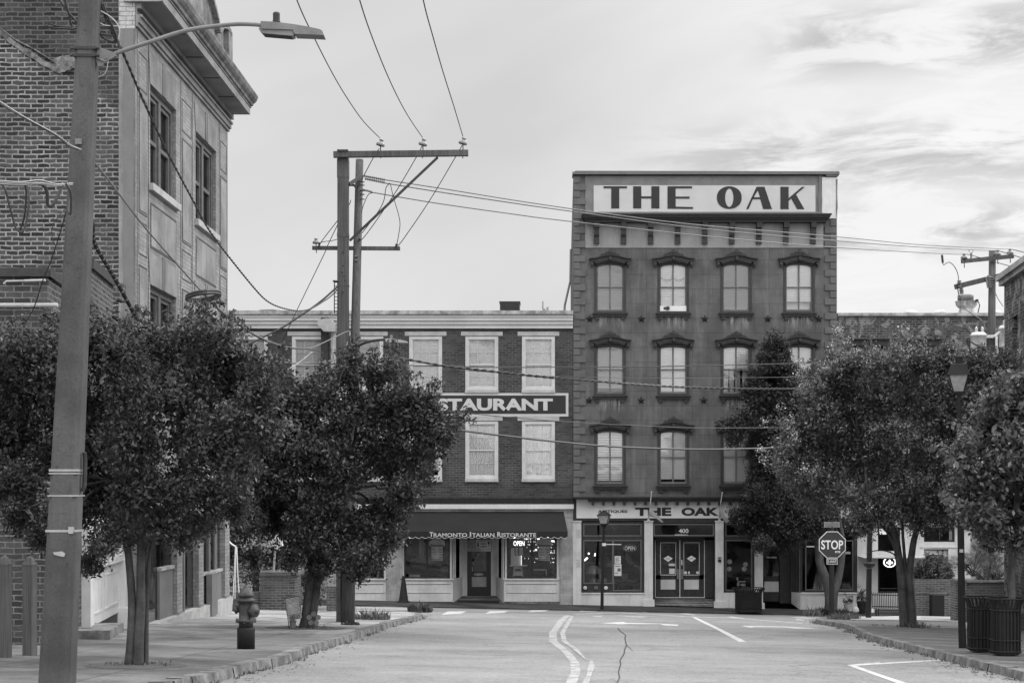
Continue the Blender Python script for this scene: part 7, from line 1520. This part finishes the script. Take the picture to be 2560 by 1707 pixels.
# HELLO garden flag, flowerpot figure, flower spinner
Yg = 29.6; h3 = lambda a, b, y=Yg: P(660+a/5.227, 1300+b/5.227, y)
u = thing('garden_flag', 'leaning striped garden flag reading HELLO beside the trunk', 'garden flag', GY(725, Yg, HK))
q = MB(); q.tube([h3(345,1500), h3(272,1020)], .008, 6); q.tube([h3(270,1022), h3(464,990)], .008, 6); q.build('flag_stand', M['trim_dark'], u)
q = MB(); pts = [(272,1024),(462,994),(498,1275),(315,1305)]; q.prism([(h3(a,b).x,h3(a,b).z) for a, b in pts], Yg-.012, Yg-.006); fl = q.build('flag_cloth', M['cloth'], u)
q = MB()
def fpt(s_, t_): 
    a0 = Vector(pts[0]).lerp(Vector(pts[1]), s_); b0_ = Vector(pts[3]).lerp(Vector(pts[2]), s_); c = a0.lerp(b0_, t_); return h3(c.x, c.y)
for k_ in range(13):
    t_ = .05+k_*.058; a = fpt(.06,t_); b = fpt(.94,t_-.02); q.poly([(a.x,Yg-.0135,a.z),(b.x,Yg-.0135,b.z),(b.x,Yg-.0135,b.z+.008),(a.x,Yg-.0135,a.z+.008)])
q.build('stripe', M['white'], fl)
q = MB()
for cx_, cy_, r_ in ((.3,.38,.05),(.65,.32,.055),(.5,.55,.05),(.35,.66,.03),(.7,.62,.035)):
    for k_ in range(6):
        c = fpt(cx_, cy_); an = k_*math.pi/3+.3; e = Vector((math.cos(an),0,math.sin(an)))*r_; s2 = Vector((-e.z,0,e.x))*.35; v = [c, c+e*.6+s2, c+e*1.0, c+e*.6-s2]; q.poly([(p.x,Yg-.0145,p.z) for p in v])
q.build('flower_print', M['grey_paint'], fl)
q = MB(); a = fpt(.08,.80); b = fpt(.94,.96); q.prism([(p.x,p.z) for p in (fpt(.0,.79),fpt(1,.77),fpt(1,1),fpt(0,1))], Yg-.0145, Yg-.013); q.build('label_band', M['frieze'], fl)
q = MB(); a = fpt(.14,.97); b = fpt(.90,.82); q.text('HELLO', a.x, b.x, a.z, b.z-.01, Yg-.017, .003, .03); sh = Matrix.Identity(4); mid_ = (a.x+b.x)/2
q.V = [(x, y, z+(x-mid_)*.14) for x, y, z in q.V]; q.build('lettering', M['ink'], fl)
gp = GY(732, Yg+.1, HK); u = thing('pot_figure', 'small dark pot with two upright ears under the garden flag', 'ornament', gp)
q = MB(); q.lathe([(.03,0),(.045,.02),(.065,.14),(.07,.16),(.05,.165)], gp, 12); q.build('pot', M['metal'], u)
for sx_e in (-.03, .03):
    q = MB(); q.tube([gp+Vector((sx_e*.6,0,.15)), gp+Vector((sx_e,0,.23)), gp+Vector((sx_e*1.3,0,.30))], [.012,.018,.004], 6); q.build('ear', M['trim_dark'], u)
gf = GY(782, Yg+.2, HK); u = thing('flower_spinner', 'dark flower shaped spinner on a stick just right of the trunk', 'garden spinner', gf)
q = MB(); q.tube([gf, gf+Vector((0,0,.3))], .008, 6); q.build('stick', M['trim_dark'], u)
for k_ in range(5):
    an = k_*2*math.pi/5+.3; c = gf+Vector((.02+.09*math.cos(an), -.02, .20+.09*math.sin(an))); q = MB(); q.prism([(c.x+.05*math.cos(j*math.pi/5), c.z+.05*math.sin(j*math.pi/5)) for j in range(10)], c.y-.01, c.y); q.build('petal', M['metal'], u)
# right side: planters, bench, pots
Yb = 53.8; PB = Fr(Yb)
u = thing('brick_planter', 'round ended brick planter carrying the clipped bush before the pale shop front', 'planter', GY(2330, Yb, .1))
q = MB(); PB.box(q, 2286.5, 2378, 1447, 1540, 0, 1.3); PB.box(q, 2272, 2286.5, 1497, 1536, .1, 1.3); q.build('wall', M['brick_planter'], u)
q = MB(); PB.box(q, 2286, 2379, 1482, 1484.5, -.02, .0); q.build('brick_ledge', M['kerb'], u)
shrub('clipped_bush', 'round clipped bush growing on the brick planter right of the twin grey trunk', 'bush', [(2310,1425,26),(2335,1420,30),(2362,1424,24),(2322,1405,18),(2350,1404,18),(2296,1432,16),(2374,1435,12),(2335,1437,26),(2310,1440,18),(2358,1440,16),(2325,1415,20),(2345,1428,22),(2300,1438,14),(2368,1442,12)], 54.4, .06, 44, M['leaf_mid'], 33, 2.6, .5, .13)
q = MB(); PB.box(q, 2321, 2350.5, 1485, 1537, -.55, -.12); tag(q.build('black_bin', M['rubber']), 'plain black box bin against the planter under the clipped bush', 'bin')
Yw = 46.0; PW = Fr(Yw)
u = thing('brick_planter', 'long brick planter with pale coping behind the litter bins', 'planter', GY(2470, Yw, .1))
q = MB(); PW.box(q, 2414, 2620, 1455, 1570, 0, 1.4); PW.box(q, 2387, 2414, 1450, 1556, -.12, .5); q.build('wall', M['brick_planter'], u)
q = MB(); PW.box(q, 2412, 2620, 1451.5, 1455.5, -.04, 1.45); q.build('coping', M['kerb'], u)
q = MB(); PW.box(q, 2511, 2524, 1320, 1500, -.3, -.1); tag(q.build('slim_pier', M['pilaster']), 'slim grey pier rising between the palm plants and the right hand trunk', 'pier')
# palms and plants on it
def fan(name, label, cx_, cy_, Y, n, L_, seed, mat='leaf_light', w=.05, group=None):
    rnd = random.Random(seed); b = P(cx_, cy_, Y); r = thing(name, label, 'plant', tuple(b), group); q = MB(); s_ = MB()
    for i in range(n):
        an = rnd.uniform(0, 2*math.pi); el = rnd.uniform(.3, 1.35); l = L_*rnd.uniform(.7, 1.1)
        d_ = Vector((math.cos(an)*math.cos(el), math.sin(an)*math.cos(el)*.6, math.sin(el))); tip = b+d_*l; tip.z -= l*.18*rnd.random(); mid = b+d_*l*.55+Vector((0,0,.06*l))
        s_.tube([b, mid, tip], [.012,.009,.003], 4)
        side = d_.cross(Vector((0,-1,.3))).normalized()
        for k_ in range(22):
            t = .25+.75*k_/22; c = b.lerp(mid, t/.5) if t < .5 else mid.lerp(tip, (t-.5)/.5)
            for sg in (-1, 1):
                e = (side*sg+d_*.9+Vector((0,0,-.15+rnd.uniform(-.1,.1)))).normalized()*l*.38*(1-t*.55)*rnd.uniform(.8,1.1); nrm_ = d_*w*.45
                q.poly([c-nrm_*.3, c+e*.5+nrm_*.5, c+e, c+e*.5-nrm_*.5])
    q.build('fronds', M[mat], r); s_.build('stem', M['bark'], r); return r
fan('palm', 'pale fan leaved palm in the long planter right of the lantern post', 2432, 1440, 46.5, 13, 1.15, 1)
fan('palm', 'taller feathery palm in the middle of the long planter', 2462, 1420, 46.9, 12, 1.1, 2)
shrub('shrub', 'light leaved shrub at the right end of the long planter', 'shrub', [(2485,1415,16),(2500,1408,16),(2478,1432,14),(2495,1430,16),(2468,1442,12),(2450,1440,12)], 46.6, .06, 26, M['leaf_light'], 35, 1.5, .4, .14)
shrub('shrub', 'dark low shrub at the planter edge beneath the light leaved one', 'shrub', [(2495,1445,14),(2507,1435,14),(2424,1430,12),(2418,1415,9),(2478,1375,9),(2478,1360,8),(2480,1392,8)], 46.4, .06, 26, M['leaf'], 36, 1.5, .3, .13)
# bench
Yn_ = 52.6; kb = Yn_/F; bx = lambda sx: (sx-CX)*kb; bz = lambda sy: EYE+(CY-sy)*kb
u = thing('bench', 'dark slatted metal bench facing the street left of the twin grey trunk', 'bench', GY(2215, Yn_, .12)); q = MB()
for i in range(19):
    x = bx(2181)+(bx(2262)-bx(2181))*i/18; dz = -(x-bx(2181))*SLX; yy = Yn_
    q.tube([(x,yy+.10,bz(1481)+dz),(x,yy+.02,bz(1484)+dz),(x,yy,bz(1500)+dz),(x,yy-.02,bz(1519)+dz),(x,yy-.35,bz(1521)+dz),(x,yy-.42,bz(1523)+dz)], .012, 5)
q.build('slats', M['iron'], u)
q = MB(); q.tube([(bx(2181),Yn_+.03,bz(1486)),(bx(2262),Yn_+.03,bz(1486)-.02)], .018, 6); q.tube([(bx(2181),Yn_,bz(1515)),(bx(2262),Yn_,bz(1515)-.02)], .02, 6); q.tube([(bx(2181),Yn_-.38,bz(1522)),(bx(2262),Yn_-.38,bz(1522)-.02)], .02, 6); q.build('rail', M['iron'], u)
for x in (2191, 2253):
    for dy in (-.3, .05):
        q = MB(); gg = GY(x, Yn_+dy, .05); q.tube([(bx(x),Yn_+dy,gg.z),(bx(x),Yn_+dy,bz(1519))], .02, 6); q.build('leg', M['iron'], u)
def potted(label, sx, sy, Y, r, h, mat, seed, fol, dens=1.5):
    g_ = GY(sx, Y, .1); g_.z = P(sx, sy, Y).z; root = thing('potted_plant', label, 'potted plant', tuple(g_))
    q = MB(); q.lathe([(r*.72,0),(r*.95,h*.85),(r*1.05,h*.86),(r*1.05,h),(r*.9,h),(r*.88,h*.9)], g_, 18); q.build('pot', M[mat], root)
    crown(root, fol, Y, .2, .06, 22, M['leaf'], seed, dens, name='foliage', csz=.12)
    q = MB(); top = g_+Vector((0,0,h*.9))
    for a, b, rr in fol: q.tube([top, P(a, b, Y)], [.015,.006], 5)
    q.build('stem', M['bark'], root); return root
potted('pale clay pot with a sparse plant right of the STOP sign post', 2121.5, 1533, 54.6, .17, .34, 'pot', 41, [(2120,1501,6),(2128,1500,6),(2113,1504,4)])
potted('black pot with a leafy bush beside the thick collared post', 2154, 1532, 55.0, .17, .42, 'rubber', 42, [(2151,1487,12),(2157,1496,10),(2146,1494,8),(2155,1482,8)])
q = MB(); c_ = P(2139, 1531, 54.5); q.lathe([(0,0),(.08,.0),(.13,.06),(.10,.16),(.04,.22),(0,.23)], c_, 10); tag(q.build('stone_ornament', M['lintel']), 'small pale stone lump between the clay pot and the black pot', 'ornament')
q = MB(); c_ = P(2182, 1531, 52.5); q.lathe([(.05,0),(.06,.02),(.05,.11),(.03,.14)], c_, 10); tag(q.build('paper_cup', M['sign_white']), 'small pale cup on the ground beside the left bench leg', 'cup')
# flags on the tall building
FlY = 56.3; kf = FlY/F; f3 = lambda a, b, dy=0: P(1400+a/4.356, 1200+b/4.356, FlY+dy)
for l, cloth, lb_ in ((((965,435,.65),(985,250,.2),(996,130,0)), [(985,262),(1008,325),(1060,375),(1132,458),(1108,462),(1040,408),(990,395),(962,405),(970,330)], 'furled striped flag on a slanting pole over the middle of the long shop sign'), (((1738,435,.65),(1750,250,.2),(1768,135,0)), [(1750,258),(1768,270),(1772,330),(1800,385),(1850,440),(1812,468),(1780,420),(1765,400),(1735,405),(1742,330)], 'furled flag on a slanting pole over the shop sign, nearest the conifer')):
    u = thing('flag', lb_, 'flag', tuple(f3(l[0][0], l[0][1], .6)), 'flags on the tall building')
    q = MB(); q.tube([f3(a, b, c) for a, b, c in l], .018, 6); q.build('pole', M['cream'], u)
    q = MB(); e = f3(*l[2][:2]); q.lathe([(0,-.03),(.03,0),(0,.03)], e, 8); q.build('finial', M['cream'], u)
    q = MB(); a = f3(l[0][0], l[0][1], .6); q.tube([a, a+Vector((0,.12,0))], .05, 8); q.build('socket', M['cream'], u)
    q = MB(); q.prism([(f3(a,b).x, f3(a,b).z) for a, b in cloth], FlY+.1, FlY+.16); cl = q.build('cloth', M['metal'], u)
    q = MB()
    c0 = [Vector(p) for p in cloth]
    for k_ in (1, 2, 3):
        a = c0[0].lerp(c0[-1], .2+.25*k_); b = c0[4 if len(c0) > 9 else 3].lerp(c0[5], .3*k_); m_ = (a+b)/2+Vector((-6,6)); q.tube([f3(a.x,a.y,.09), f3(m_.x,m_.y,.08), f3(b.x,b.y,.09)], .014, 4)
    q.build('stripe', M['lintel'], cl)
# ---------------------------------------------------------------- weeds
def blades(q, c, r, h, n, rnd, lean=.5, w=.008):
    for i in range(n):
        a = rnd.uniform(0, 2*math.pi); rr = r*math.sqrt(rnd.random()); b = c+Vector((math.cos(a)*rr, math.sin(a)*rr, 0)); l = h*(.25+.85*rnd.random()**1.3)*(1-.55*rr/max(r,.01))
        d_ = Vector((math.cos(a)*rnd.random()*lean+rnd.gauss(0,.15), math.sin(a)*rnd.random()*lean, 1)).normalized(); s_ = Vector((d_.z, rnd.uniform(-.5,.5), -d_.x)).normalized()*w
        m_ = b+d_*l*.55; t = b+d_*l+Vector((d_.x,d_.y,-.4))*l*.25; q.add([b-s_, b+s_, m_+s_*.7, t, m_-s_*.7], [(0,1,2,3,4)])
rnd = random.Random(5)
def tuft(name, label, cat, sx, Y, r, h, n, mat='grass', w=.01, hh=HK, lean=.5, gr=None):
    c = GY(sx, Y, hh); q = MB(); blades(q, c, r, h, n, rnd, lean, w); return tag(q.build(name, M[mat]), label, cat, gr)
tuft('weed_clump', 'dark weed clump at the rounded kerb corner before the restaurant', 'weeds', 1050, 44.2, .34, .42, 420, 'leaf_mid', .02)
tuft('weed_clump', 'grey dry weed clump on the left kerb right of the twin poles', 'weeds', 930, 36.5, .42, .42, 260, 'grass', .012)
tuft('weed_clump', 'small weed clump at the kerb just below the dry one', 'weeds', 875, 32.6, .2, .14, 120, 'leaf_mid', .014)
tuft('weed_clump', 'straggly weeds growing at the right kerb corner under the STOP sign', 'weeds', 2031, 49.5, .3, .42, 170, 'grass', .014)
tuft('weed_clump', 'pale dry weed clump on the right kerb below the collared post', 'weeds', 2108, 46, .5, .36, 300, 'grass', .012)
tuft('ornamental_grass', 'dark mound of ornamental grass left of the STOP sign foot', 'ornamental grass', 2060, 53.6, .32, .42, 700, 'leaf', .014, .06, .9)
tuft('ornamental_grass', 'dark mound of ornamental grass right of the STOP sign foot', 'ornamental grass', 2100, 53.7, .35, .38, 700, 'leaf', .014, .06, .9)
tuft('weed_clump', 'weeds sprouting at the foot of the twin grey trunk', 'weeds', 2290, 38.9, .35, .3, 80, 'leaf_mid', .012)
q = MB()
def along(line, sd, n0, h, w, spread=.06):
    for i in range(len(line)-1):
        L0 = (line[i+1]-line[i]).length
        for k_ in range(int(L0*n0*max(0, rnd.gauss(.8, .7)))):
            p = line[i].lerp(line[i+1], rnd.random()); p = Vector((p.x+rnd.gauss(0,spread)+sd, p.y, 0)); p.z = zg(p.x, p.y)+.0; blades(q, p, .05, h*rnd.uniform(.5,1.3), 7, rnd, .9, w)
along(kl[8:], .03, 6, .10, .007); along(kr[6:], -.03, 7, .12, .008, .1)
for c, r_, n in ((GY(345,YA,HK), .4, 90), (GY(768,YB_,HK), .5, 120), (GY(2267,YR,HK), 1.0, 160)):
    for _ in range(n): a = rnd.uniform(0,6.28); rr = r_*rnd.random(); blades(q, c+Vector((math.cos(a)*rr, math.sin(a)*rr, 0)), .04, .07, 4, rnd, .9, .007)
o = q.build('kerb_weeds', M['grass']); o['kind'] = 'stuff'; 
# fallen leaves and litter along the gutters
q = MB()
for line, sd in ((kl[6:], .22), (kr[4:], -.25)):
    for _ in range(420):
        i = rnd.randrange(len(line)-1); p = line[i].lerp(line[i+1], rnd.random()); x = p.x+sd+rnd.gauss(0,.16); y = p.y; z = zg(x,y)+.008; s_ = rnd.uniform(.012,.03); a = rnd.uniform(0,6.28)
        q.poly([(x+s_*math.cos(a),y+s_*math.sin(a),z),(x-s_*.5*math.sin(a),y+s_*.5*math.cos(a),z+.006),(x-s_*math.cos(a),y-s_*math.sin(a),z),(x+s_*.5*math.sin(a),y-s_*.5*math.cos(a),z+.004)])
o = q.build('leaf_litter', M['bark']); o['kind'] = 'stuff'
# tree pits
def pit(name, sx, Y, a, b):
    c = GY(sx, Y, 0); q = MB(); pts_ = [(c.x+a*math.cos(k_*math.pi/10)*(1+rnd.uniform(-.12,.12)), c.y+b*math.sin(k_*math.pi/10)*(1+rnd.uniform(-.12,.12))) for k_ in range(20)]
    q.slab(pts_, zt(HK+.006), .02); struct(q.build(name, M['ground']))
pit('tree_pit', 345, YA, .55, .7); pit('tree_pit', 768, YB_, .8, .9); pit('tree_pit', 2275, YR, 1.3, .9)
